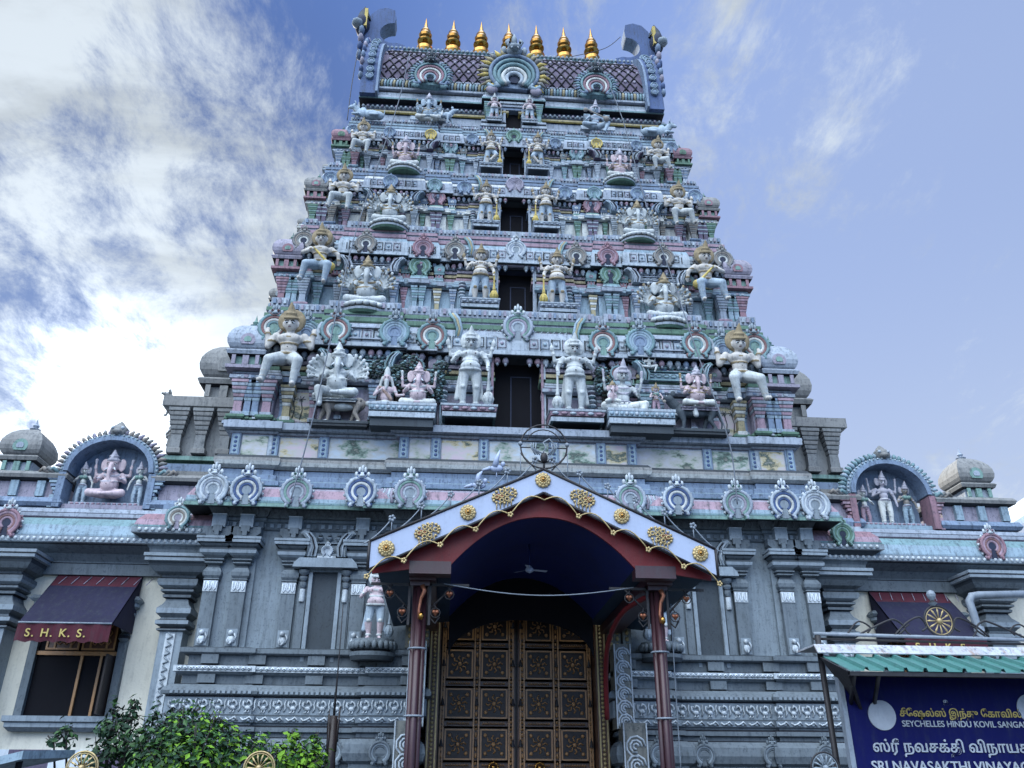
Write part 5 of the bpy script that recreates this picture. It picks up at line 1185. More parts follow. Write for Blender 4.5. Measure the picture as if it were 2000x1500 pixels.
# ================================================================ temple wings
def wing(s, lab):
    WG = thing('temple_wing', lab, 'building', (s*7.6, 2, 0)); Y = .6
    x0, x1 = 5.0, 11.6 if s < 0 else 9.3
    def R_(a, c, ya, yb): return rect(*sorted((s*a, s*c)), ya, yb)
    q = MB(); q.box(s*x0, s*x1, Y, 5, 0, 4.92, 'wall_cream'); q.build('wall', WG)
    q = MB()
    for k in range(6): q.box(s*(5.9+.62*k), s*(5.9+.62*(k+1)), Y-.02, Y+.1, 0, 2.25, ('purple','white')[k % 2])
    q.build('painted_dado', WG)
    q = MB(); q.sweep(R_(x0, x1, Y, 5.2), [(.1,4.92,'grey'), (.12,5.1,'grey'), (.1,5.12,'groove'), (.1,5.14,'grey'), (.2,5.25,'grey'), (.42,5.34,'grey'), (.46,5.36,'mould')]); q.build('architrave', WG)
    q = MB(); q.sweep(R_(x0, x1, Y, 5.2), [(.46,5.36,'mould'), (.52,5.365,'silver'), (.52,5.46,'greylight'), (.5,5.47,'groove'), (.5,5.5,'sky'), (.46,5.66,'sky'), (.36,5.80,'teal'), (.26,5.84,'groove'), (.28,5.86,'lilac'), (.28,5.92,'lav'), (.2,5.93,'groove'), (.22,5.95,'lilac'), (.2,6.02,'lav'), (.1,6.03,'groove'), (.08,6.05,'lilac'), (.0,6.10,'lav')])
    for x in xs(x0+.2, x1+.4, .1): q.ball((s*x, Y-.52, 5.41), (.036,.03,.036), 'silver', 6, 4)
    q.build('eave', WG)
    kx = (8.45,)
    for x in kx:
        q = MB(); kudu(q, s*x, Y-.5, 5.42, .5, PAL['red']); q.build('horseshoe_arch', WG)
    # parapet between the niche and the corner
    for pa, pb in ((5.3, 6.3), (8.0, 9.3)):
        q = MB(); q.sweep(R_(pa, pb, Y+.02, 2.2), [(.1,6.1,'blue'), (.14,6.16,'blue'), (.1,6.25,'blue'), (.02,6.27,'groove'), (0,6.28,'lilac'), (0,6.56,'lilac'), (.02,6.57,'groove'), (.12,6.60,'mould'), (.14,6.66,'khaki'), (.1,6.72,'khaki')])
        for x in (8.3, 8.75, 9.2):
            if pa > 7: q.box(s*x-.07, s*x+.07, Y-.05, Y+.03, 6.28, 6.56, 'sky')
        q.build('parapet', WG)
    q = MB(); kuta(q, s*8.85, Y+.35, 6.70, .66, 1.0, 'khaki', 'lav', 'mint'); q.build('corner_dome', WG)
    # arched niche
    c = -7.19 if s < 0 else 7.03; q = MB()
    def shrink(q): q.v = [(c+(x-c)*.86, Y+(y-Y)*.8, 6.08+(z-6.1)*.745) for x, y, z in q.v]; return q
    q.box(c-.78, c+.78, Y+.35, Y+.5, 6.1, 7.0, 'blue'); q.prism([(c+.80*math.cos(R(t)), 6.98+.80*math.sin(R(t))) for t in range(0, 181, 10)], Y+.35, Y+.5, 'blue'); shrink(q).build('niche_back', WG)
    q = MB()
    arc = [(t, math.cos(R(t)), math.sin(R(t))) for t in range(0, 181, 9)]
    def band(r0, r1, y0, y1, mt):
        pts = [(c+r1*a, 6.98+r1*b_) for _, a, b_ in arc]+[(c+r0*a, 6.98+r0*b_) for _, a, b_ in arc[::-1]]
        for i in range(len(arc)-1):
            quad = [(c+r0*arc[i][1], 6.98+r0*arc[i][2]), (c+r1*arc[i][1], 6.98+r1*arc[i][2]), (c+r1*arc[i+1][1], 6.98+r1*arc[i+1][2]), (c+r0*arc[i+1][1], 6.98+r0*arc[i+1][2])]
            q.prism(quad, y0, y1, mt)
    band(.80, .90, Y-.16, Y+.5, 'blue'); band(.902, .97, Y-.1, Y+.5, 'sky'); shrink(q).build('niche_arch', WG)
    q = MB()
    for i in range(30):
        a = R(3+174*i/29); v = (math.cos(a), math.sin(a)); fm = (('tan','lilac','khaki') if s < 0 else ('teal','sky','teal'))[i % 3]
        q.tube([(c+.97*v[0], Y-.0, 6.98+.97*v[1]), (c+1.05*v[0], Y-.06, 6.98+1.05*v[1]), (c+1.13*v[0], Y, 6.98+1.13*v[1])], [.055,.05,.03], fm, 5)
        q.ball((c+.95*v[0], Y-.11, 6.98+.95*v[1]), .028, 'pale', 6, 4)
    q.ball((c, Y-.05, 8.06), (.2,.14,.16), 'khaki'); q.ball((c, Y-.16, 8.0), (.1,.1,.07), 'khaki'); q.ball((c-.1, Y-.15, 8.1), .04, 'pale'); q.ball((c+.1, Y-.15, 8.1), .04, 'pale'); q.lathe(c, Y, [(.14,8.15,'khaki'), (.08,8.25,'khaki'), (.01,8.33,'khaki')], 8)
    for d in (-1, 1):
        for k in range(3): q.tube([(c+d*(1.0+.08*k), Y-.08, 6.94-.02*k), (c+d*(1.1+.1*k), Y-.12, 7.04), (c+d*(1.2+.08*k), Y-.08, 6.96)], .05, ('teal','khaki','tan')[k], 6)
    shrink(q).build('arch_fringe', WG)
    for d in (-1, 1):
        cm = 'blue' if s < 0 else 'rose'; c2 = 'sky' if s < 0 else 'pink'
        q = MB(); q.box(c+d*.82, c+d*.96, Y-.14, Y+.3, 6.1, 6.95, cm)
        for k in range(6): q.box(c+d*.94, c+d*(1.0+.04*k), Y-.12, Y+.2, 6.42+.09*k, 6.48+.09*k, (cm, c2)[k % 2])
        q.box(c+d*.97, c+d*1.06, Y-.1, Y+.2, 6.1, 6.4, c2); shrink(q).build('niche_column', WG)
    q = MB(); q.box(c-.8, c+.8, Y-.05, Y+.34, 6.1, 6.2, 'lilac' if s < 0 else 'sky'); q.box(c-.7, c+.7, Y-.0, Y+.34, 6.2, 6.27, 'lav')
    for x in xs(-.68, .68, .1): q.ball((c+x, Y-.01, 6.235), (.04,.02,.025), 'pink', 6, 4)
    shrink(q).build('niche_seat', WG)
    # pillars with heavy bracket capitals
    def pillar(x, w, fr, relief):
        y = Y-fr; a = w/2; q = MB()
        q.sweep(rect(s*x-a, s*x+a, y, Y+.05), [(0,0,'greylight'), (0,3.98,'greylight'), (.05,4.0,'grey'), (.05,4.02,'grey'), (.0,4.05,'groove'), (.08,4.09,'grey'), (.08,4.15,'greylight'), (.03,4.17,'groove'), (.02,4.2,'grey'), (.09,4.26,'grey'), (.09,4.34,'greylight'), (.02,4.42,'grey'), (-.01,4.5,'grey'), (.04,4.52,'groove'), (.05,4.56,'grey'), (.01,4.58,'groove'), (.08,4.61,'grey'), (.08,4.64,'grey'), (.04,4.66,'groove'),
            (.12,4.70,'greylight'), (.14,4.74,'greylight'), (.14,4.80,'grey'), (.08,4.83,'groove'), (.10,4.86,'grey'), (.2,4.9,'grey'), (.27,4.98,'grey'), (.29,5.04,'greydark'), (.34,5.05,'greylight'), (.34,5.1,'greylight'), (.30,5.11,'groove'), (.36,5.12,'silver'), (.36,5.17,'greylight')])
        q.build('pillar', WG)
        if relief:
            q = MB(); q.box(s*x-.075, s*x+.075, y-.02, y, 2.3, 3.95, 'silver')
            for k in range(13): q.tube([(s*x-.04, y-.035, 2.36+.125*k), (s*x+.04, y-.035, 2.40+.125*k), (s*x-.03, y-.035, 2.46+.125*k)], .013, 'greylight', 4)
            q.build('carved_strip', WG)
    pillar(5.55, .36, .35, True); pillar(8.32, .42, .4, False)
    # entablature of the corner pillar with its own small eave
    q = MB(); q.sweep(R_(5.3, 6.0, Y-.3, 2), [(.1,5.18,'grey'), (.12,5.3,'grey'), (.2,5.42,'grey'), (.34,5.5,'greydark'), (.38,5.51,'silver'), (.38,5.6,'greylight'), (.36,5.61,'groove'), (.36,5.64,'teal'), (.33,5.74,'pink'), (.24,5.86,'rose'), (.14,5.9,'lilac'), (.14,5.98,'pale'), (.05,5.99,'groove'), (.05,6.1,'blue')])
    for x in xs(5.0, 6.3, .1): q.ball((s*x, Y-.69, 5.555), (.035,.025,.035), 'silver', 6, 4)
    q.build('pillar_eave', WG)
    q = MB(); kudu(q, s*5.66, Y-.68, 5.56, .42, ('teal','cream','tan','cream','lilac','silver') if s < 0 else PAL['green']); q.build('horseshoe_arch', WG)
    # window with slim columns, carved upper lights and open shutters
    wx0, wx1 = 6.42, 7.68
    WN = MB(); WN.box(s*wx0, s*wx1, Y-.015, Y, 2.72, 4.6, 'unlit_dark'); WN = WN.build('window', WG)
    q = MB(); q.sweep(R_(wx0-.12, wx1+.12, Y-.12, Y), [(0,2.5,'grey'), (.06,2.56,'grey'), (.06,2.62,'greylight'), (.1,2.64,'grey'), (.1,2.72,'greylight')]); sub(WN, q.build('window_sill'))
    for x in (wx0, wx1):
        q = MB(); d = -1 if x == wx0 else 1
        q.box(s*(x+d*.12), s*(x), Y-.1, Y, 2.73, 3.85, 'grey')
        q.lathe(s*(x+d*.06), Y-.08, [(.05,3.85,'grey'), (.09,3.9,'grey'), (.09,3.95,'groove'), (.05,4.0,'grey'), (.08,4.05,'greylight'), (.08,4.12,'grey'), (.05,4.16,'groove'), (.1,4.25,'grey'), (.12,4.3,'greylight'), (.06,4.32,'groove'), (.15,4.4,'grey'), (.16,4.45,'greylight')], 10)
        sub(WN, q.build('window_column'))
    q = MB(); q.sweep(R_(wx0-.2, wx1+.2, Y-.2, Y), [(0,4.46,'grey'), (.05,4.5,'greylight'), (.0,4.56,'grey')]); sub(WN, q.build('window_lintel'))
    q = MB()
    for k in range(2):
        a = s*(wx0+.06+.56*k); e = s*(wx0+.06+.56*k+.52)
        q.box(a, e, Y-.05, Y-.015, 3.72, 4.4, 'wood')
        a, e = min(a, e), max(a, e)
        for u, v, z_, w_ in ((a,e,3.72,.03),(a,e,4.37,.03)): q.box(u, v, Y-.07, Y-.05, z_, z_+w_, 'wood_trim')
        for u in (a, e-.03, a+.12, e-.15): q.box(u, u+.03, Y-.07, Y-.05, 3.75, 4.37, 'wood_trim')
        for i in range(3):
            for j in range(4): q.tube([(a+.2+.1*i+.04*math.cos(t), Y-.065, 3.85+.14*j+.05*math.sin(t)) for t in (0,1.2,2.4,3.6,4.8)], .01, 'wood_trim', 4, True)
    q.box(s*wx0, s*wx1, Y-.06, Y-.015, 3.64, 3.7, 'wood_trim'); q.box(s*(wx0+.55)-.02, s*(wx0+.55)+.02, Y-.05, Y-.015, 2.72, 3.64, 'wood_trim'); q.box(s*(wx0+.25)-.02, s*(wx0+.25)+.02, Y-.04, Y-.015, 2.72, 3.64, 'wood_trim')
    sub(WN, q.build('carved_light'))
    q = MB(); q.box(s*(wx0+.02), s*(wx0+.05), Y-.4, Y-.02, 2.74, 3.62, 'wood_dark'); sub(WN, q.build('shutter'))
    return WG
WL = wing(-1, 'left temple wing with cream wall, grey pillars and arched niche on its roof')
WR = wing(1, 'right temple wing with three standing figures in its roof niche')
def awning(s, lab):
    X = s*6.95; A = thing('awning', lab, 'awning', (X, .5, 4.75), 'maroon window awnings'); w2 = .62
    q = MB(); pts = [(.52, 4.92), (.36, 4.72), (-.38, 3.95), (-.36, 3.93), (.38, 4.69), (.54, 4.9)]
    # striped top flap, dark blue main sheet
    w = .69
    v = [(X-w,.55,4.92),(X+w,.55,4.92),(X+w,.34,4.70),(X-w,.34,4.70)]; v2 = [(a, b_+.02, c-.02) for a, b_, c in v]
    q.add(v+v2, [(0,1,2,3),(7,6,5,4),(0,4,5,1),(1,5,6,2),(2,6,7,3),(3,7,4,0)], 'maroon_cloth')
    for k in range(8): x = X-w+.12+k*.2; q.tube([(x+.05,.5,4.885),(x,.36,4.735)], .008, 'lilac', 4)
    v = [(X-w,.345,4.705),(X+w,.345,4.705),(X+w,-.38,3.98),(X-w,-.38,3.98)]; v2 = [(a, b_+.02, c-.02) for a, b_, c in v]
    q.add(v+v2, [(0,1,2,3),(7,6,5,4),(1,5,6,2),(2,6,7,3),(3,7,4,0)], 'navy_cloth'); q.build('canopy', A)
    for d in (-1, 1): q = MB(); q.add([(X+d*w,.55,4.92),(X+d*w,-.38,3.98),(X+d*w,.55,3.98),(X+d*(w-.01),.55,4.92),(X+d*(w-.01),-.38,3.98),(X+d*(w-.01),.55,3.98)], [(0,1,2),(5,4,3),(0,3,4,1),(1,4,5,2),(2,5,3,0)], 'navy_cloth'); q.build('side_cheek', A)
    q = MB(); n = 24
    vs = []
    for i in range(n+1):
        x = X-w+2*w*i/n; y = -.385-.012*math.sin(i*1.3); vs += [(x,y,3.965),(x,y-.01,3.70+.015*math.sin(i*1.7))]
    q.add(vs, [(2*i,2*i+1,2*i+3,2*i+2) for i in range(n)], 'maroon_cloth'); q.build('valance', A)
    q = MB(); q.tube([(X-w,-.39,3.98),(X+w,-.39,3.98)], .014, 'steel', 6); q.build('front_rail', A)
    txt('S. H. K. S.', X-.1, -.41, 3.77, .17, 'letter_yellow', A, 'lettering', 'CENTER', space=1.25)
    return A
def txt(body, x, y, z, size, mat, parent=None, name='lettering', align='LEFT', space=1.0, ext=.006, shear=0, rz=0):
    cu = bpy.data.curves.new(name, 'FONT'); cu.body = body; cu.size = size; cu.align_x = align; cu.extrude = ext; cu.space_character = space; cu.shear = shear; cu.offset = size*.012
    t = bpy.data.objects.new('tmp', cu); COL.objects.link(t)
    me = bpy.data.meshes.new_from_object(t.evaluated_get(bpy.context.evaluated_depsgraph_get())); bpy.data.objects.remove(t)
    me.transform(Matrix.Translation((x, y, z)) @ Matrix.Rotation(rz, 4, 'Z') @ Matrix.Rotation(PI/2, 4, 'X')); me.materials.clear(); me.materials.append(MATS[mat])
    o = bpy.data.objects.new(name, me); COL.objects.link(o)
    if parent is not None: o.parent = parent; o.matrix_parent_inverse = Matrix.Translation(parent.location).inverted() if parent.type == 'EMPTY' else Matrix.Identity(4)
    return o
awning(-1, 'maroon and navy window awning with gold letters, above the left wing window'); awning(1, 'maroon and navy window awning on the right wing, behind the iron wheel')
# niche figures
for s_, px_, t, b__, me, lab, nm, u in ((-1,210,884,978,mesh('e5', elephant_seated,'statue_pink','statue_pink','statue_lilac','statue_lilac',False),'rose elephant headed figure seated in the arched niche of the left wing','elephant_headed_statue',.88),
      (-1,152,905,992,mesh('l1', standing,'cream','statue_blue','statue_lilac',True),'crowned consort in the left of the left wing niche','consort_statue',1), (-1,262,905,994,mesh('l1', standing,'cream','statue_blue','statue_lilac',True),'crowned consort in the right of the left wing niche','consort_statue',1),
      (1,1737,925,1034,mesh('s1', standing,'statue_lilac','cream','statue_lilac',False,True),'tall four armed figure in cream trousers at the centre of the right wing niche','deity_statue',1),
      (1,1696,950,1034,mesh('l2', standing,'cream','pink','statue_lilac',True),'consort with a pink skirt left of the four armed figure','consort_statue',1), (1,1780,944,1036,mesh('l3', standing,'tan','sky','statue_lilac',True),'consort in pale blue trousers right of the four armed figure','consort_statue',1)):
    put(nm, lab, me, px_, t, b__, .75, unit=u, lean=R(2), flip=px_ in (262, 1696))

# ================================================================ porch in front of the door
def smooth_path(V, k=6):
    V = [Vector(v) for v in V]; out = []
    for i in range(len(V)-1):
        p0, p1, p2, p3 = V[max(i-1,0)], V[i], V[i+1], V[min(i+2,len(V)-1)]
        for j in range(k):
            t = j/k; out.append(.5*((2*p1)+(-p0+p2)*t+(2*p0-5*p1+4*p2-p3)*t*t+(-p0+3*p1-3*p2+p3)*t**3))
    return out+[V[-1]]
PO = thing('porch', 'gabled porch with a white fascia, gold medallions and a blue vaulted ceiling on maroon posts', 'porch', (0, -2, 0))
Y0 = -4.0
zA, zAb = ZZ(918, Y0, 1062), ZZ(964, Y0, 1061)
xl, xr = -2.1, 2.1; zE, zEb = ZZ(1058, Y0, 720), ZZ(1115, Y0, 720)
q = MB()
q.prism([(xl,zEb),(xl,zE),(0,zA),(0,zAb)], Y0-.03, Y0+.02, 'fascia'); q.prism([(0,zAb),(0,zA),(xr,zE),(xr,zEb)], Y0-.03, Y0+.02, 'fascia'); q.build('fascia', PO)
q = MB()
for s in (-1, 1):
    for z0_, z1_ in ((zE, zA), (zEb, zAb)): q.tube([(s*2.1, Y0-.035, z0_), (0, Y0-.035, z1_)], .018, 'iron', 4)
    q.tube([(s*2.1, Y0-.035, zEb), (s*2.1, Y0-.035, zE)], .018, 'iron', 4)
q.build('fascia_trim', PO)
q = MB()   # sloping roof sheets
for s in (-1, 1):
    v = [(0,Y0+.02,zA-.02),(s*2.04,Y0+.02,zE-.0),(s*2.04,-.45,zE-.0),(0,-.45,zA-.02)]; v2 = [(a,b_,c-.04) for a,b_,c in v]
    q.add(v+v2, [(0,1,2,3),(7,6,5,4),(0,4,5,1),(1,5,6,2),(2,6,7,3),(3,7,4,0)], 'iron')
q.build('roof_sheet', PO)
# red board behind the fascia, cut to the vault's arch
xc = 1.12; zc_, zt = ZZ(1112, Y0+.3, 1000), ZZ(1018, Y0+.3, 1050)
def vz(x): return zc_+(zt-zc_)*max(0, 1-(abs(x)/xc)**2.1)
q = MB(); n = 20
for s in (-1, 1):
    pts = [(s*xc*i/n, vz(xc*i/n)) for i in range(n+1)]
    for i in range(n):
        (a0, b0), (a1, b1) = pts[i], pts[i+1]; t0 = zA-.1+(zE-zA)*abs(a0)/2.1; t1 = zA-.1+(zE-zA)*abs(a1)/2.1
        q.prism([(a0,b0),(a0,t0),(a1,t1),(a1,b1)], Y0+.12, Y0+.16, 'red')
    q.prism([(s*xc,zc_),(s*xc,zA-.1+(zE-zA)*xc/2.1),(s*2.06,zE-.12),(s*2.06,zEb+.0)], Y0+.12, Y0+.16, 'red')
    q.box(s*xc, s*1.62, Y0+.1, Y0+.3, zc_-.12, zc_+.03, 'maroon')
q.build('red_board', PO)
q = MB()   # barrel vault and flat soffits
def strip(pts, ya, yb, mt, smooth):
    vs = []
    for x, z in pts: vs += [(x,ya,z),(x,yb,z),(x,ya,z+.03),(x,yb,z+.03)]
    fs = []
    for i in range(len(pts)-1): a = 4*i; b_ = 4*i+4; fs += [(a,b_,b_+1,a+1),(a+2,a+3,b_+3,b_+2)]
    q.add(vs, fs, mt, smooth)
pts = [(-xc+2*xc*i/32, vz(-xc+2*xc*i/32)) for i in range(33)]
strip(pts, Y0+.16, -.2, 'vault', True)
q.build('vault_ceiling', PO)
q = MB()
for s in (-1, 1):
    q = MB(); strip(sorted([(s*xc, zc_), (s*2.0, zEb+.04)]), Y0+.16, -.2, 'vault_teal', False); q.build('eave_soffit', PO)
for s in (-1, 1): q = MB(); q.box(s*1.3, s*1.62, Y0+.3, -.2, zc_-.15, zc_-.03, 'maroon'); q.build('side_beam', PO)
q = MB()   # back arch board over the door, painted near-black as the porch's shade
for s in (-1, 1):
    for i in range(n):
        (a0, b0), (a1, b1) = (s*xc*i/n, vz(xc*i/n)), (s*xc*(i+1)/n, vz(xc*(i+1)/n)); l0, l1 = [3.55+.55*math.sqrt(max(0, 1-(min(abs(a)/1.1, 1))**2)) for a in (a0, a1)]
        q.prism([(a0,l0),(a0,b0),(a1,b1),(a1,l1)], -.62, -.58, 'unlit_dark')
q.build('back_board', PO)
def medallion(x, z, r):
    q = MB(); y = Y0-.045
    q.lathe(0, 0, [(.001,0,'brass')], 3) if False else None
    for i in range(12):
        a = 2*PI*i/12; q.ball((x+r*.68*math.cos(a), y, z+r*.68*math.sin(a)), (r*.27,.02,r*.27), 'dull_gold', 8, 5)
        a += .26; q.ball((x+r*.45*math.cos(a), y-.012, z+r*.45*math.sin(a)), (r*.2,.02,r*.2), 'dull_gold', 8, 5)
    q.ball((x, y-.01, z), (r*.62,.02,r*.62), 'dull_gold', 12, 6); q.ball((x, y-.03, z), (r*.2,.02,r*.2), 'brass', 8, 5); q.tube([(x+r*.32*math.cos(t*.6), y-.03, z+r*.32*math.sin(t*.6)) for t in range(10)], .006, 'brass', 4, True)
    return q.build('medallion', PO)
def fretwork(x, z, r, s):
    q = MB(); y = Y0-.045; pts = []
    for i in range(16): a = 2*PI*i/16; q.ball((x+r*1.05*math.cos(a), y, z-s*r*.25*math.cos(a)+r*.7*math.sin(a)), (r*.16,.015,r*.14), 'dull_gold', 6, 4)
    for i in range(4):
        for j in range(3):
            dx = (i-1.5)*.48*r; dz = (j-1)*.42*r
            if abs(i-1.5) > 1 and j != 1: continue
            q.tube([(x+dx+.19*r*math.cos(t), y-.008, z-s*dx*.25+dz+.17*r*math.sin(t)) for t in (0,.8,1.6,2.4,3.14,3.9,4.7,5.5)], .011, 'dull_gold', 4, True)
    q.prism([(x+s*r*.5+r*.38*math.cos(t), z-s*s*r*.14+r*.3*math.sin(t)) for t in (0,.8,1.6,2.4,3.14,3.9,4.7,5.5)], y-.004, y+.02, 'lamp_copper')
    for i in range(5): q.tube([(x-r*.7+.33*i*r, y, z-.5*r+s*.1*r*(2-i)), (x-r*.7+.33*i*r, y, z-1.15*r+s*.1*r*(2-i))], .007, 'dull_gold', 4)
    return q.build('fretwork_ornament', PO)
for px_, py_ in ((1060,940),(914,1003),(755,1073),(1213,1010),(1366,1083)): X_, _, Z_ = P(px_, py_, Y0); medallion(X_, Z_, .108)
for px_, py_, s in ((985,970,-1),(835,1040,-1),(1137,975,1),(1288,1048,1)): X_, _, Z_ = P(px_, py_, Y0); fretwork(X_, Z_, .135, s)
# wrought scallops with little flowers below and above the fascia
def scallops(y, za, ze, n, up, name, mt):
    q = MB()
    for s in (-1, 1):
        P0 = [(s*2.1*i/n, za+(ze-za)*i/n) for i in range(n+1)]
        for i in range(n):
            (a, b_), (c, d) = P0[i], P0[i+1]
            pts = []
            for k in range(9):
                t = k/8; h = .13*math.sin(PI*t)
                pts.append((a+(c-a)*t, y, b_+(d-b_)*t+(h if up > 0 else -h)+(0 if up < 0 else -.10)))
            q.tube(pts, .0085, mt, 5)
            z_ = d+(-.10 if up > 0 else 0)
            for t in range(5): q.ball((c+.022*math.cos(t*1.257), y-.01, z_+.022*math.sin(t*1.257)), (.017,.012,.017), mt, 6, 4)
    return q.build(name, PO)
scallops(Y0-.05, zAb-.0, zEb+.02, 5, 1, 'lower_scallops', 'dull_gold')
q = MB()
for s in (-1, 1):
    for i in range(6):
        t0, t1 = i/6+.05, (i+1)/6+.04; a = (s*2.1*t0, zA+(zE-zA)*t0); c = (s*2.1*t1, zA+(zE-zA)*t1)
        pts = []
        for k in range(9):
            t = k/8; n_ = .16*(1-math.cos(PI*min(1, t*1.0)))/2 if True else 0
            pts.append((a[0]+(c[0]-a[0])*t, Y0, a[1]+(c[1]-a[1])*t+.17*(1-t)**2+(.01)))
        q.tube(pts, .008, 'steel', 5)
        q.tube([(a[0], Y0, a[1]+.0), (a[0], Y0, a[1]+.18)], .008, 'steel', 5)
        for t in range(5): q.ball((a[0]+.028*math.cos(t*1.257), Y0-.01, a[1]+.18+.028*math.sin(t*1.257)), (.02,.014,.02), 'steel', 6, 4)
q.build('upper_scrolls', PO)
# crest: ring with a sacred syllable drawn in bent rod
q = MB(); cx_, _, cz_ = P(1062, 872, Y0); rr = .30
q.tube([(cx_+rr*math.cos(R(t)), Y0, cz_+rr*math.sin(R(t))) for t in range(0, 360, 15)], .011, 'iron', 5, True)
q.tube([(cx_+(rr-.07)*math.cos(R(t)), Y0, cz_+(rr-.07)*math.sin(R(t))) for t in range(20, 161, 14)], .008, 'iron', 5)
for s in (-1, 1):
    for z_ in (-.02, .07): q.tube([(cx_+s*.06, Y0, cz_+z_), (cx_+s*rr*.97, Y0, cz_+z_)], .008, 'iron', 5)
    q.tube([(cx_+s*rr, Y0, cz_+.02), (cx_+s*rr, Y0, zA-.25+.1)], .007, 'steel', 5); q.tube([(cx_+s*.3, Y0, cz_-.1), (cx_+s*.1, Y0, zA)], .009, 'iron', 5)
    for k in range(3): q.tube([(cx_+s*(.05+.03*k), Y0-.01, cz_-.12), (cx_+s*(.11+.03*k), Y0-.02, cz_-.05+.02*k), (cx_+s*(.1+.03*k), Y0-.01, cz_+.04)], .01, 'steel', 5)
    q.ball((cx_+s*rr, Y0, cz_+.03), .03, 'steel'); 
q.ball((cx_, Y0-.02, cz_-.16), (.05,.04,.07), 'iron'); q.tube([(cx_-.12, Y0, cz_-.18), (cx_, Y0, cz_-.22), (cx_+.12, Y0, cz_-.18)], .014, 'iron', 5); q.tube([(cx_, Y0, zA), (cx_, Y0, cz_-.2)], .014, 'iron', 6)
q.tube([(cx_-.12, Y0-.01, cz_-.04), (cx_-.02, Y0-.01, cz_-.1), (cx_+.03, Y0-.01, cz_-.02), (cx_-.01, Y0-.01, cz_+.05), (cx_+.07, Y0-.01, cz_+.1), (cx_+.14, Y0-.01, cz_+.02), (cx_+.1, Y0-.01, cz_-.06)], .012, 'steel', 5)
q.build('crest_ring', PO)
# posts made of three pipes, brackets, braces and lamps
for s in (-1, 1):
    x = -1.49 if s < 0 else 1.45; y = -3.5; q = MB()
    for dx, dy, r in ((-.055,0,.033),(.055,.02,.033),(0,-.05,.04)): q.tube([(x+dx, y+dy, 0), (x+dx, y+dy, zc_-.12)], r, 'maroon', 12)
    for z_ in (1.6, 2.45, 3.2): q.tube([(x+.11*math.cos(t*.63), y-.01+.09*math.sin(t*.63), z_) for t in range(10)], .012, 'steel', 4, True)
    q.box(x-.12, x+.12, y-.12, y+.12, zc_-.2, zc_-.12, 'maroon'); q.build('post', PO)
    for d in (-1, 1):
        q = MB(); z_ = zc_-.16
        q.box(x+d*.11, x+d*.14, y-.06, y-.03, z_-.5, z_, 'iron'); q.box(x+d*.11, x+d*.6, y-.06, y-.03, z_-.03, z_, 'iron'); q.tube([(x+d*.14, y-.045, z_-.3), (x+d*.4, y-.045, z_-.03)], .014, 'iron', 5)
        q.tube([(x+d*.14, y-.05, z_-.42), (x+d*.2, y-.05, z_-.48), (x+d*.25, y-.05, z_-.4)], .012, 'iron', 5)
        q.build('lamp_bracket', PO)
        for lx, lz in ((.36, -.14), (.2, -.36)):
            q = MB(); c = (x+d*lx, y-.09, z_+lz)
            q.tube([(c[0]+.058*math.cos(t*.7), c[1], c[2]+.058*math.sin(t*.7)) for t in range(9)], .007, 'iron', 5, True)
            q.ball((c[0]-.018, c[1], c[2]+.012), (.026,.022,.026), 'lamp_copper'); q.ball((c[0]+.018, c[1], c[2]+.012), (.026,.022,.026), 'lamp_copper'); q.lathe(c[0], c[1], [(.001,c[2]-.042,'lamp_copper'), (.034,c[2]-.002,'lamp_copper')], 8)
            q.tube([(c[0], c[1], c[2]+.058), (c[0]-d*.02, c[1]+.03, c[2]+.12)], .008, 'iron', 5); q.build('heart_lamp', PO)
    q = MB()   # golden scroll on the front of the post
    q.tube([(x+.03, y-.13, zc_-.2), (x+.06, y-.14, zc_-.27), (x+.02, y-.13, zc_-.36), (x+.0, y-.12, zc_-.5), (x+.02, y-.13, zc_-.6)], [.03,.028,.022,.018,.03], 'lamp_copper', 8); q.ball((x+.03, y-.14, zc_-.57), (.035,.03,.05), 'brass'); q.build('gold_scroll', PO)
q = MB()
q.tube(smooth_path([(1.42,-3.3,zc_-.2), (1.2,-2.6,zc_-.28), (1.12,-1.9,zc_-.55), (1.15,-1.4,zc_-.95), (1.2,-1.1,zc_-1.5)]), .035, 'red', 8); q.build('curved_brace', PO)
q = MB(); a = (-1.2,-3.6,zc_-.17); c = (1.15,-3.6,zc_-.17)
q.tube([(a[0]+(c[0]-a[0])*t/14, -3.6, a[2]-.12*math.sin(PI*t/14)) for t in range(15)], .007, 'steel', 5); tag(q.build('sagging_cable'), 'thin cable sagging between the two porch posts', 'cable')
FN = thing('ceiling_fan', 'small pale ceiling fan hanging under the blue vault', 'fan', (P(1034,1112,-2.6)))
X_, Y_, Z_ = P(1034, 1112, -2.6); q = MB(); q.tube([(X_,Y_,Z_),(X_,Y_,vz(X_))], .012, 'vault', 6); q.build('fan_rod', FN); q = MB(); q.lathe(X_, Y_, [(.01,Z_-.05,'fascia'), (.05,Z_-.03,'fascia'), (.06,Z_,'fascia'), (.02,Z_+.05,'fascia')], 12); q.build('motor', FN)
q = MB()
for k in range(3):
    a = .3+2*PI*k/3; q.add([(X_+.05*math.cos(a)-.02*math.sin(a),Y_+.05*math.sin(a)+.02*math.cos(a),Z_-.01),(X_+.05*math.cos(a)+.02*math.sin(a),Y_+.05*math.sin(a)-.02*math.cos(a),Z_),(X_+.26*math.cos(a)+.03*math.sin(a),Y_+.26*math.sin(a)-.03*math.cos(a),Z_),(X_+.26*math.cos(a)-.03*math.sin(a),Y_+.26*math.sin(a)+.03*math.cos(a),Z_-.01)], [(0,1,2,3)], 'fascia')
q.build('blades', FN)
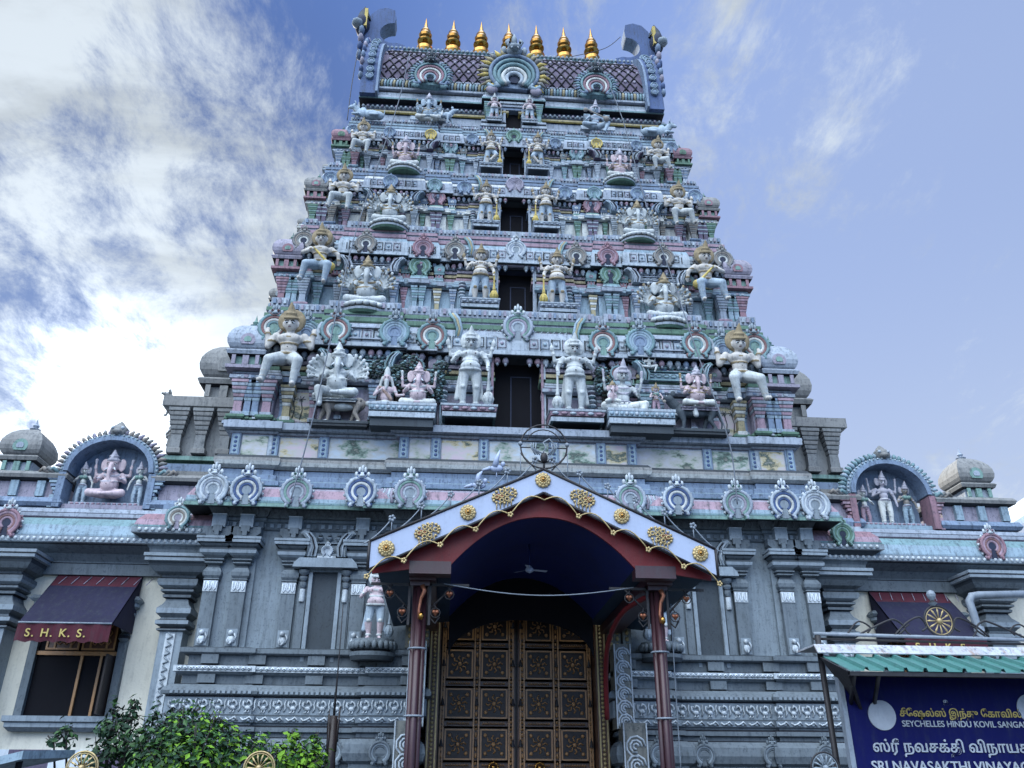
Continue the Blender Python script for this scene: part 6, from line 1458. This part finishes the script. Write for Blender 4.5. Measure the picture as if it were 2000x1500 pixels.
# wire doves standing on the left slope
for k, (px_, py_, lab) in enumerate(((970,915,'white wire dove with raised wings perched near the porch apex'), (935,948,'second white dove ornament lower on the left porch slope'))):
    X_, _, Z_ = P(px_, py_, Y0+.05); q = MB()
    q.ball((X_, Y0+.05, Z_), (.09,.04,.05), 'fascia'); q.ball((X_+.08, Y0+.05, Z_+.06), (.03,.03,.035), 'fascia'); q.tube([(X_+.1, Y0+.05, Z_+.05), (X_+.14, Y0+.05, Z_+.04)], .008, 'ochre', 4)
    q.tube([(X_-.02, Y0+.03, Z_+.02), (X_, Y0+.02, Z_+.13), (X_+.04, Y0+.02, Z_+.24-.06*k)], [.04,.03,.006], 'fascia', 6); q.tube([(X_-.08, Y0+.05, Z_), (X_-.18, Y0+.05, Z_-.03)], [.03,.015], 'fascia', 5); q.tube([(X_, Y0+.05, Z_-.04), (X_, Y0+.05, Z_-.13)], .007, 'fascia', 4)
    tag(q.build('dove_ornament'), lab, 'ornament', 'dove ornaments on the porch')
# ================================================================ notice board with its little roof
YB = -5.0
SB = thing('notice_board', 'dark blue temple notice board with white lettering under a green sheet roof', 'sign', (4.2, YB, 0))
xb0 = XX(1656, 1400, YB); zb1 = ZZ(1322, YB, 1700); xb1 = xb0+2.6
q = MB(); q.box(xb0, xb1, YB, YB+.05, .6, zb1, 'board'); q.build('board', SB)
q = MB(); q.box(xb0-.05, xb0, YB-.02, YB+.06, 0, zb1+.05, 'steel'); q.box(xb1, xb1+.05, YB-.02, YB+.06, 0, zb1+.05, 'steel'); q.box(xb0-.05, xb1+.05, YB-.01, YB+.06, zb1, zb1+.05, 'iron'); q.build('frame', SB)
for k, (px_, py_) in enumerate(((1722,1397), (2012,1385))):
    X_, _, Z_ = P(px_, py_, YB); q = MB(); q.prism([(X_+.145*math.cos(t*PI/14), Z_+.145*math.sin(t*PI/14)) for t in range(28)], YB-.012, YB+.0, 'letter'); q.build('round_emblem', SB)
def line(body, px_, py_, h, mat, sp=1.0, al='LEFT', ext=.004):
    X_, _, Z_ = P(px_, py_, YB); txt(body, X_, YB-.008, Z_, h, mat, SB, 'lettering', al, sp, ext)
line('\u0b89', 1842, 1377, .085, 'letter', al='LEFT')
# Tamil set in visual order, the vowel signs before their consonants
line('\u0b9a\u0bc0\u0bc7\u0bb7\u0bb2\u0bcd\u0bb8\u0bcd \u0b87\u0ba8\u0bcd\u0ba4\u0bc1 \u0bc7\u0b95\u0bbe\u0bb5\u0bbf\u0bb2\u0bcd \u0b9a\u0b99\u0bcd\u0b95\u0bae\u0bcd', 1757, 1399, .098, 'letter_yellow')
line('SEYCHELLES HINDU KOVIL SANGAM', 1762, 1419, .083, 'letter')
line('\u0bb8\u0bcd\u0bb0\u0bc0 \u0ba8\u0bb5\u0b9a\u0b95\u0bcd\u0ba4\u0bbf \u0bb5\u0bbf\u0ba8\u0bbe\u0baf\u0b95\u0bb0\u0bcd \u0b86\u0bb2\u0baf\u0bae\u0bcd', 1705, 1468, .145, 'letter', ext=.006)
line('SRI NAVASAKTHI VINAYAGAR TEMPLE', 1703, 1506, .135, 'letter', ext=.006)
# green corrugated roof
zr0 = ZZ(1312, YB-.45, 1800); zr1 = zr0+.22; q = MB()
x0_ = xb0-.13; x1_ = xb1+.3; ya, yb = YB-.5, YB+.1; n = 15; wv = (x1_-x0_)/n; pr = []
for i in range(n): a = x0_+i*wv; pr += [(a,0),(a+wv*.72,0),(a+wv*.78,.035),(a+wv*.92,.035),(a+wv*.98,0)]
pr.append((x1_,0)); vs = []
for x, dz in pr: vs += [(x,ya,zr0+dz),(x,yb,zr1+dz),(x,ya,zr0+dz-.006),(x,yb,zr1+dz-.006)]
fs = []
for i in range(len(pr)-1): a = 4*i; fs += [(a,a+4,a+5,a+1),(a+2,a+3,a+7,a+6),(a,a+2,a+6,a+4)]
q.add(vs, fs, 'roofgreen'); q.build('roof_sheet', SB)
q = MB(); v = [(x0_-.06,YB+.05,zr1+.03),(x1_,YB+.05,zr1+.03),(x1_,YB+.14,zr1+.13),(x0_-.06,YB+.14,zr1+.13)]
q.add(v+[(a,b_+.01,c-.01) for a,b_,c in v], [(0,1,2,3),(7,6,5,4),(0,4,5,1),(2,6,7,3),(3,7,4,0)], 'rusty')
q.box(x0_-.06, x1_, YB+.141, YB+.6, zr1+.11, zr1+.13, 'rusty'); q.build('ridge_flashing', SB)
q = MB()
for x in (x0_+.05, x0_+.3, xb1): q.tube([(x,ya+.02,zr0-.03),(x+.15,YB+.05,zr0-.28)], .022, 'iron', 5)
q.box(x0_, x1_, ya+.01, ya+.06, zr0-.05, zr0-.01, 'iron'); q.add([(x0_,ya,zr0-.01),(x0_,yb,zr1-.01),(x0_+.3,YB,zr0-.32),(x0_-.03,ya,zr0-.01),(x0_-.03,yb,zr1-.01),(x0_+.27,YB,zr0-.32)], [(0,1,2),(5,4,3),(0,3,4,1),(1,4,5,2),(2,5,3,0)], 'iron'); q.build('roof_bracket', SB)
# iron arch with the golden wheel
WH = thing('wheel_arch', 'black iron scroll arch carrying a golden spoked wheel above the notice board', 'gate ornament', (5, -4.6, 0)); YW = -4.6
X_, _, Z_ = P(1834, 1213, YW); 
def wheel(q, X, Y, Z, r, ns=12, spoke='dull_gold', rim='iron'):
    q.tube([(X+r*math.cos(t*PI/14), Y, Z+r*math.sin(t*PI/14)) for t in range(28)], r*.06, rim, 6, True); q.tube([(X+r*.88*math.cos(t*PI/14), Y, Z+r*.88*math.sin(t*PI/14)) for t in range(28)], r*.035, spoke, 5, True)
    for k in range(ns):
        a = 2*PI*k/ns; v = (math.cos(a), math.sin(a)); q.tube([(X+v[0]*r*.15, Y, Z+v[1]*r*.15), (X+v[0]*r*.5, Y-.01, Z+v[1]*r*.5), (X+v[0]*r*.68, Y-.01, Z+v[1]*r*.68), (X+v[0]*r*.88, Y, Z+v[1]*r*.88)], [r*.035, r*.045, r*.075, r*.02], spoke, 5, flat=.5)
    q.ball((X, Y-.01, Z), (r*.2,.03,r*.2), spoke, 10, 6)
q = MB(); wheel(q, X_, YW, Z_, .17); q.build('wheel', WH)
q = MB(); q.lathe(X_-.03, YW, [(.02,Z_+.17,'iron'), (.05,Z_+.2,'steel'), (.02,Z_+.23,'iron'), (.045,Z_+.27,'steel'), (.05,Z_+.30,'steel'), (.035,Z_+.335,'steel'), (.001,Z_+.35,'steel')], 12); q.build('knob', WH)
q = MB(); zb = ZZ(1243, YW, 1700); xa = XX(1590, 1243, YW)
q.tube([(xa,YW,zb+.02),(xa+3.3,YW,zb-.02)], .02, 'steel', 6); q.tube([(xa-.0,YW+.03,zb-.03),(xa+3.3,YW+.03,zb-.06)], .014, 'iron', 6)
for s in (-1, 1):
    q.tube(smooth_path([(X_+s*1.0,YW,zb),(X_+s*.62,YW,zb+.17),(X_+s*.5,YW,zb+.18),(X_+s*.42,YW,zb+.1),(X_+s*.5,YW,zb+.03)]), .012, 'iron', 5); q.tube(smooth_path([(X_+s*.55,YW,zb+.02),(X_+s*.38,YW,zb+.16),(X_+s*.22,YW,zb+.22),(X_+s*.16,YW,zb+.12),(X_+s*.22,YW,zb+.07)]), .012, 'iron', 5)
    q.tube(smooth_path([(X_+s*1.1,YW,zb+.02),(X_+s*.95,YW,zb+.16),(X_+s*.82,YW,zb+.1),(X_+s*.86,YW,zb+.04)]), .01, 'iron', 5)
    q.tube(smooth_path([(X_+s*.35,YW,zb+.0),(X_+s*.42,YW,zb+.09),(X_+s*.36,YW,zb+.14)]), .01, 'iron', 5)
q.build('scroll_rail', WH)
for d_ in (.04, 3.2): q = MB(); q.tube([(xa+d_,YW,0),(xa+d_,YW,zb)], .035, 'iron', 6); q.build('arch_post', WH)
# white downpipe on the right
q = MB(); p0 = P(1890,1162,-.3); p1 = P(2030,1160,-.3); p2 = P(1920,1262,-.3)
q.tube([p1, (p0[0]+.2,-.3,p0[2]), (p0[0]+.06,-.3,p0[2]-.02), (p0[0],-.3,p0[2]-.1), (p0[0]+.02,-.3,p0[2]-.3), (p2[0],-.3,p2[2]), (p2[0],-.3,0)], .065, 'steel', 10)
for z_ in (2.2, 3.6, 4.1): q.lathe(p2[0], -.3, [(.075,z_,'steel'), (.085,z_+.02,'white'), (.075,z_+.08,'steel')], 10)
tag(q.build('drain_pipe'), 'pale drain pipe bending down beside the right wing pillar', 'pipe')
# neighbour house at the right edge
NH = thing('neighbour_house', 'white house with a projecting grey roof edge at the right side', 'house', (13.5, 6, 0))
YH = 5.6; xh, _, zh = P(1952, 1052, YH)
q = MB(); q.box(xh+.35, xh+6, YH+.5, YH+6, 0, zh-.05, 'white'); q.build('wall', NH)
q = MB(); v = [(xh,YH,zh),(xh+6,YH,zh+3.4),(xh+6,YH+6,zh+3.4),(xh,YH+6,zh)]; q.add(v+[(a_,b_,c_+.16) for a_,b_,c_ in v], [(3,2,1,0),(4,5,6,7),(0,1,5,4),(1,2,6,5),(2,3,7,6),(3,0,4,7)], 'white'); q.build('roof', NH)
q = MB(); q.box(xh+.1, xh+6, YH+.42, YH+.49, zh-.5, zh-.3, 'greylight'); q.build('gutter', NH)
# pale blue sheet canopy in the bottom left corner
q = MB(); a0 = P(-60,1492,-5.5); a1 = P(46,1466,-5.5)
v = [(a0[0],-5.5,a0[2]),(a1[0],-5.5,a1[2]),(a1[0]+.1,-4.6,a1[2]+.05),(a0[0],-4.6,a0[2]+.05)]
q.add(v+[(a,b_,c-.07) for a,b_,c in v], [(0,1,2,3),(7,6,5,4),(0,4,5,1),(1,5,6,2),(2,6,7,3),(3,7,4,0)], 'sky'); 
q.tube([(a1[0]-.1,-5.3,0),(a1[0]-.1,-5.3,a1[2]-.05)], .03, 'iron', 6); tag(q.build('sheet_canopy'), 'pale blue sheet canopy edge in the bottom left corner', 'canopy')
# fence wheels along the bottom edge
GW = 'golden fence wheels along the bottom'
for k, (px_, lab) in enumerate(((160,'golden spoked wheel on the fence below the left wing window'), (506,'golden spoked wheel on the fence in the shrub'), (1612,'dark spoked wheel on the fence beside the notice board'))):
    X_, _, Z_ = P(px_, 1500, -6.2); t = thing('fence_wheel', lab, 'wheel ornament', (X_, -6.2, 0), GW); q = MB(); wheel(q, X_, -6.2, Z_, .125, 14, 'dull_gold' if k < 2 else 'greylight', 'dull_gold' if k < 2 else 'iron'); q.build('wheel', t); q = MB(); q.tube([(X_,-6.2,0),(X_,-6.2,Z_-.12)], .02, 'iron', 6); q.build('stake', t)
# dark wrapped pole left of the porch with a wire rising from it
X_, _, Z_ = P(643, 1500, -3.2); z1_ = ZZ(1398, -3.2, 643); t = thing('wrapped_pole', 'dark wrapped pole with a ragged top left of the porch', 'pole', (X_, -3.2, 0)); q = MB()
q.tube([(X_,-3.2,0),(X_,-3.2,Z_),(X_,-3.2,z1_)], [.07,.065,.045], 'wood_dark', 8)
rnd = random.Random(5)
for k in range(9): a = rnd.uniform(0, 6.28); q.tube([(X_+.05*math.cos(a),-3.2+.05*math.sin(a),z1_-rnd.uniform(.1,.5)),(X_+.07*math.cos(a),-3.2+.07*math.sin(a),z1_+rnd.uniform(-.1,.12))], [.02,.004], 'wood_dark', 4)
q.build('post', t); q = MB(); q.tube([(X_,-3.2,z1_),(X_,-3.2,ZZ(1300,-3.2,643)),(X_-.01,-3.2,ZZ(1180,-3.2,643))], [.015,.008,.005], 'iron', 4); q.build('rod', t)
# cables strung down the tower
def cable(pts, lab, r=.012, mt='wire'):
    V = [Vector(P(a, b_, Y)) for a, b_, Y in pts]; out = []
    for i in range(len(V)-1):
        p0, p1, p2, p3 = V[max(i-1,0)], V[i], V[i+1], V[min(i+2,len(V)-1)]
        for k in range(6):
            t = k/6; out.append(.5*((2*p1)+(-p0+p2)*t+(2*p0-5*p1+4*p2-p3)*t*t+(-p0+3*p1-3*p2+p3)*t**3))
    out.append(V[-1]); q = MB(); q.tube(out, r, mt, 5); return tag(q.build('cable'), lab, 'cable')
cable([(800,105,1.4),(778,200,1.2),(735,330,.85),(690,470,.35),(655,620,-.2),(622,770,-.55),(595,880,-.6),(568,975,-.65)], 'pale cable running down the left side of the tower from the ridge')
cable([(1165,110,1.4),(1215,230,1.2),(1262,400,.7),(1312,540,.2),(1362,690,-.3),(1400,790,-.55),(1428,880,-.6),(1440,985,-.65)], 'pale cable running down the right side of the tower from the ridge')
cable([(700,95,1.6),(688,160,1.4),(678,235,1.2)], 'dark cable hanging off the left end of the roof', .01, 'iron')
cable([(1212,72,2.6),(1180,95,2.6),(1110,112,2.55)], 'thin cable between the right horn and the ridge', .01, 'iron')
cable([(1310,1180,-3.2),(1318,1320,-3.2),(1330,1505,-3.2)], 'thin cable hanging beside the right porch post', .008, 'steel')
# ================================================================ shrubs
def shrub(name, label, blobs, leaf, seed, mats, n, ls, group='shrubs in front of the temple'):
    """blobs: (x, y, z, r); leaves are small folded faces spread through each clump"""
    rnd = random.Random(seed); t = thing(name, label, 'shrub', (blobs[0][0], blobs[0][1], 0), group)
    q = MB()
    for x, y, z, r in blobs:
        q.tube([(blobs[0][0]+(x-blobs[0][0])*.4, y, 0), (x*.7+blobs[0][0]*.3, y+.05, z*.6), (x, y, z)], [.03,.02,.008], 'bark', 5)
        for k in range(6):
            a = rnd.uniform(0, 6.28); e = rnd.uniform(.0, 1.3); q.tube([(x,y,z-r*.3),(x+r*1.15*math.cos(a)*math.cos(e),y+r*1.15*math.sin(a)*math.cos(e),z+r*1.25*math.sin(e))], [.009,.003], 'bark', 4)
    q.build('stems', t)
    q = MB(); data = {mt: ([], []) for mt in mats}
    for x, y, z, r in blobs:
        for k in range(int(n*.85*r*r/.09)):
            while True:
                v = Vector((rnd.gauss(0,1), rnd.gauss(0,1), rnd.gauss(0,1))).normalized()
                break
            d = rnd.uniform(.35, 1.08)**.6*r; c = Vector((x,y,z))+v*d
            if rnd.random() < .2: c += Vector((0,0,rnd.uniform(0,.12)))
            up = (v+Vector((rnd.uniform(-.6,.6),rnd.uniform(-.6,.6),.6+rnd.uniform(-.3,.5)))).normalized(); L_ = ls*rnd.uniform(.45,1.45)
            dirv = up.cross(Vector((rnd.uniform(-1,1),rnd.uniform(-1,1),rnd.uniform(-1,1)))).normalized(); sd_ = up.cross(dirv).normalized()
            a = c-dirv*L_*.5; b_ = c+dirv*L_*.5; w_ = L_*.26
            vs, fs = data[rnd.choice(mats)]; o = len(vs)
            vs += [tuple(a), tuple(c+sd_*w_+up*w_*.35), tuple(b_), tuple(c-sd_*w_+up*w_*.35)]; fs += [(o,o+1,o+2),(o,o+2,o+3)]
    for mt, (vs, fs) in data.items(): q.add(vs, fs, mt)
    q.build('foliage', t); return t
def bl(px_, py_, Y, r): X, _, Z = P(px_, py_, Y); return (X, Y, Z, r)
shrub('shrub', 'dark green leafy shrub rising in front of the left wing pillar', [bl(240,1455,-4.6,.24), bl(215,1425,-4.6,.14), bl(250,1405,-4.6,.10), bl(290,1460,-4.7,.26), bl(330,1450,-4.7,.22), bl(345,1410,-4.6,.14), bl(190,1490,-4.6,.2), bl(130,1440,-4.6,.11), bl(105,1447,-4.6,.07), bl(262,1384,-4.6,.06), bl(300,1402,-4.6,.07), bl(222,1392,-4.6,.06), bl(258,1372,-4.6,.035)], 0, 1, ['hedge_dark','hedge_dark','hedge'], 520, .075)
shrub('shrub', 'broad mid green shrub in front of the tower base, lower left', [bl(400,1460,-4.8,.30), bl(355,1440,-4.8,.24), bl(440,1470,-4.8,.26), bl(380,1490,-5,.3), bl(470,1480,-4.9,.22), bl(400,1412,-4.8,.12), bl(425,1422,-4.8,.1), bl(330,1490,-5,.26), bl(290,1500,-5.0,.25), bl(378,1388,-4.8,.06), bl(350,1396,-4.8,.05), bl(505,1458,-4.8,.12)], 0, 2, ['hedge','hedge_dark','hedge','hedge_young'], 560, .065)
shrub('shrub', 'young shrub with yellow green tips left of the dark pole', [bl(565,1480,-4.6,.2), bl(540,1500,-4.6,.22), bl(575,1448,-4.6,.10), bl(600,1490,-4.6,.16)], 0, 3, ['hedge_young','hedge','hedge_young'], 560, .07)
shrub('shrub', 'small bright green shrub touching the dark pole', [bl(612,1470,-4.4,.12), bl(618,1445,-4.4,.07), bl(625,1495,-4.4,.12), bl(500,1500,-4.6,.15)], 0, 4, ['hedge','hedge_young'], 560, .07)
# sculpted tree of painted plaster behind the sage
def plaster_tree(lab, spots_, seed):
    rnd = random.Random(seed); t = thing('sculpted_tree', lab, 'sculpture', (P(*spots_[0][:2], .1)), 'sculpted trees on the first storey'); q = MB()
    for px_, py_, r in spots_:
        X, _, Z = P(px_, py_, .12)
        for k in range(int(500*r)):
            a = rnd.uniform(0, 6.28); d = rnd.random()**.5*r; c = (X+d*math.cos(a), .05-.14*math.sqrt(max(0,1-(d/r)**2))+rnd.uniform(-.03,.03), Z+d*math.sin(a)); q.ball(c, (.035,.02,.022), ('leafpaint','teal','leafpaint','greydark')[k % 4], 5, 4)
    q.build('leaves', t); q = MB(); X, _, Z = P(spots_[0][0], 800, .12); X2, _, Z2 = P(spots_[0][0], spots_[0][1], .12); q.tube([(X,.1,Z),(X2,.1,Z2)], .05, 'bark', 6); q.build('trunk', t)
plaster_tree('dark plaster tree carved behind the sage and the pink elephant headed figure', [(775,745,.3),(740,728,.2),(800,715,.18)], 1)
plaster_tree('plaster tree between the pink elephant headed figure and the left door guardian', [(845,748,.24),(862,725,.16),(850,775,.15)], 2)
plaster_tree('plaster tree between the right door guardian and the family group', [(1180,760,.2),(1172,735,.14)], 3)
SKYMUL = (.38,.60,1.05,1); EXPO = 1.3
# ================================================================ light and sky
SUN = Vector((-50.67, 114.0, 50.5)).normalized()
el = math.asin(SUN.z); az = math.atan2(SUN.x, SUN.y)
ld = bpy.data.lights.new('sun', 'SUN'); ld.energy = 3.0; ld.angle = R(.6); ld.color = (1, .93, .82)
lo = bpy.data.objects.new('sun', ld); COL.objects.link(lo); lo.location = (-20, 40, 30)
lo.rotation_euler = (-SUN).to_track_quat('-Z', 'Y').to_euler()
w = bpy.data.worlds.new('World'); SC.world = w; w.use_nodes = True
nt = w.node_tree; N = nt.nodes; L = nt.links
bg = N['Background']; bg.inputs['Strength'].default_value = 0.1
sky = N.new('ShaderNodeTexSky'); sky.sky_type = 'NISHITA'; sky.sun_disc = False; sky.sun_elevation = el; sky.sun_rotation = az
sky.altitude = 0; sky.air_density = 1.0; sky.dust_density = .15; sky.ozone_density = 2.5
tc = N.new('ShaderNodeTexCoord')
def math_(op, a, b=None, clamp=False):
    n = N.new('ShaderNodeMath'); n.operation = op; n.use_clamp = clamp
    for i, x in enumerate((a, b)):
        if x is None: continue
        if hasattr(x, 'links') or isinstance(x, bpy.types.NodeSocket): L.new(x, n.inputs[i])
        else: n.inputs[i].default_value = x
    return n.outputs[0]
def mr(src, a, b, c=0., d=1.):
    n = N.new('ShaderNodeMapRange'); n.interpolation_type = 'SMOOTHSTEP'
    for i, x in zip(('From Min','From Max','To Min','To Max'), (a, b, c, d)): n.inputs[i].default_value = x
    L.new(src, n.inputs['Value']); return n.outputs['Result']
def dotv(v):
    n = N.new('ShaderNodeVectorMath'); n.operation = 'DOT_PRODUCT'; L.new(tc.outputs['Generated'], n.inputs[0]); n.inputs[1].default_value = v; return n.outputs['Value']
sep = N.new('ShaderNodeSeparateXYZ'); L.new(tc.outputs['Generated'], sep.inputs[0])
zz = math_('ADD', math_('MAXIMUM', sep.outputs['Z'], 0.0), .22)
cmb = N.new('ShaderNodeCombineXYZ'); L.new(math_('DIVIDE', sep.outputs['X'], zz), cmb.inputs[0]); L.new(math_('DIVIDE', sep.outputs['Y'], zz), cmb.inputs[1])
def cloudnoise(scale, loc, rot, sc, detail=9, rough=.6, dist=.5):
    mp = N.new('ShaderNodeMapping'); mp.inputs['Location'].default_value = loc; mp.inputs['Rotation'].default_value = (0,0,rot); mp.inputs['Scale'].default_value = sc
    L.new(cmb.outputs[0], mp.inputs['Vector'])
    n = N.new('ShaderNodeTexNoise'); n.inputs['Scale'].default_value = scale; n.inputs['Detail'].default_value = detail; n.inputs['Roughness'].default_value = rough; n.inputs['Distortion'].default_value = dist
    L.new(mp.outputs[0], n.inputs['Vector']); return n.outputs['Fac']
big = cloudnoise(1.5, (3.1, 1.7, 0), R(20), (1,1.0,1), 7, .58, .3)
wisp = cloudnoise(5.5, (1.3, 6.2, 0), R(-35), (1.5,.85,1), 12, .72, .25)
shade = cloudnoise(3.0, (7.7, 2.2, 0), R(15), (.8,1.7,1), 8, .6, .4)
left = mr(dotv(tuple(Vector((-.62,.70,.35)).normalized())), .62, .97)      # clouds gather on the side of the sun
behind = mr(dotv(tuple(Vector((-.25,-.5,.83)).normalized())), .50, .95)  # bright cloud patch added high behind the camera to light the front
cov = math_('ADD', math_('MULTIPLY', big, .50), math_('MULTIPLY', wisp, .50))
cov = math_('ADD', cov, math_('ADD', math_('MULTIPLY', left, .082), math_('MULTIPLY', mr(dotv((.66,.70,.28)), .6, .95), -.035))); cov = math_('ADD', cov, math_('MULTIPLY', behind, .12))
mask = mr(cov, .475, .645)
sd = dotv(tuple(SUN)); glow = math_('POWER', math_('MAXIMUM', sd, 0.0), 30.0); glow2 = math_('POWER', math_('MAXIMUM', sd, 0.0), 330.0)
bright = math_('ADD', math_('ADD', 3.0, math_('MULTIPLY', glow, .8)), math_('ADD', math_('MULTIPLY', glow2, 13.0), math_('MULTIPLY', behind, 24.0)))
bright = math_('MULTIPLY', bright, mr(shade, .36, .60, .82, 1.15))
cc = N.new('ShaderNodeMix'); cc.data_type = 'RGBA'; cc.blend_type = 'MULTIPLY'; cc.inputs['Factor'].default_value = 1
cc.inputs['A'].default_value = (.85,.95,1.05,1)
vs_ = N.new('ShaderNodeCombineColor')
for i in range(3): L.new(bright, vs_.inputs[i])
L.new(vs_.outputs[0], cc.inputs['B'])
hs = N.new('ShaderNodeMix'); hs.data_type = 'RGBA'; hs.blend_type = 'MULTIPLY'; hs.inputs['Factor'].default_value = 1; dim = N.new('ShaderNodeMix'); dim.data_type = 'RGBA'; dim.blend_type = 'MULTIPLY'; dim.inputs['Factor'].default_value = 1; dk = mr(sd, .68, .98, 1.15, .3); dc = N.new('ShaderNodeCombineColor')
for i in range(3): L.new(dk, dc.inputs[i])
L.new(sky.outputs['Color'], dim.inputs['A']); L.new(dc.outputs[0], dim.inputs['B']); L.new(dim.outputs['Result'], hs.inputs['A']); hs.inputs['B'].default_value = SKYMUL
right = mr(dotv((.66,.70,.28)), .55, .95, .18, .88); veil = N.new('ShaderNodeMix'); veil.data_type = 'RGBA'; L.new(right, veil.inputs['Factor']); L.new(hs.outputs['Result'], veil.inputs['A']); veil.inputs['B'].default_value = (1.62,2.05,3.1,1)
mx = N.new('ShaderNodeMix'); mx.data_type = 'RGBA'; L.new(mask, mx.inputs['Factor']); hz = N.new('ShaderNodeMix'); hz.data_type = 'RGBA'; L.new(math_('MULTIPLY', mr(sep.outputs['Z'], .12, .60, .85, 0.), mr(sep.outputs['Y'], -.2, .4)), hz.inputs['Factor']); L.new(veil.outputs['Result'], hz.inputs['A']); hz.inputs['B'].default_value = (2.35,2.75,3.45,1); L.new(hz.outputs['Result'], mx.inputs['A']); L.new(cc.outputs['Result'], mx.inputs['B'])
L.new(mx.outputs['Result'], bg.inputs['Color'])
SC.view_settings.view_transform = 'Standard'; SC.view_settings.look = 'None'; SC.view_settings.gamma = 1; SC.view_settings.exposure = EXPO
SC.cycles.max_bounces = 4; SC.cycles.diffuse_bounces = 3; SC.cycles.glossy_bounces = 2
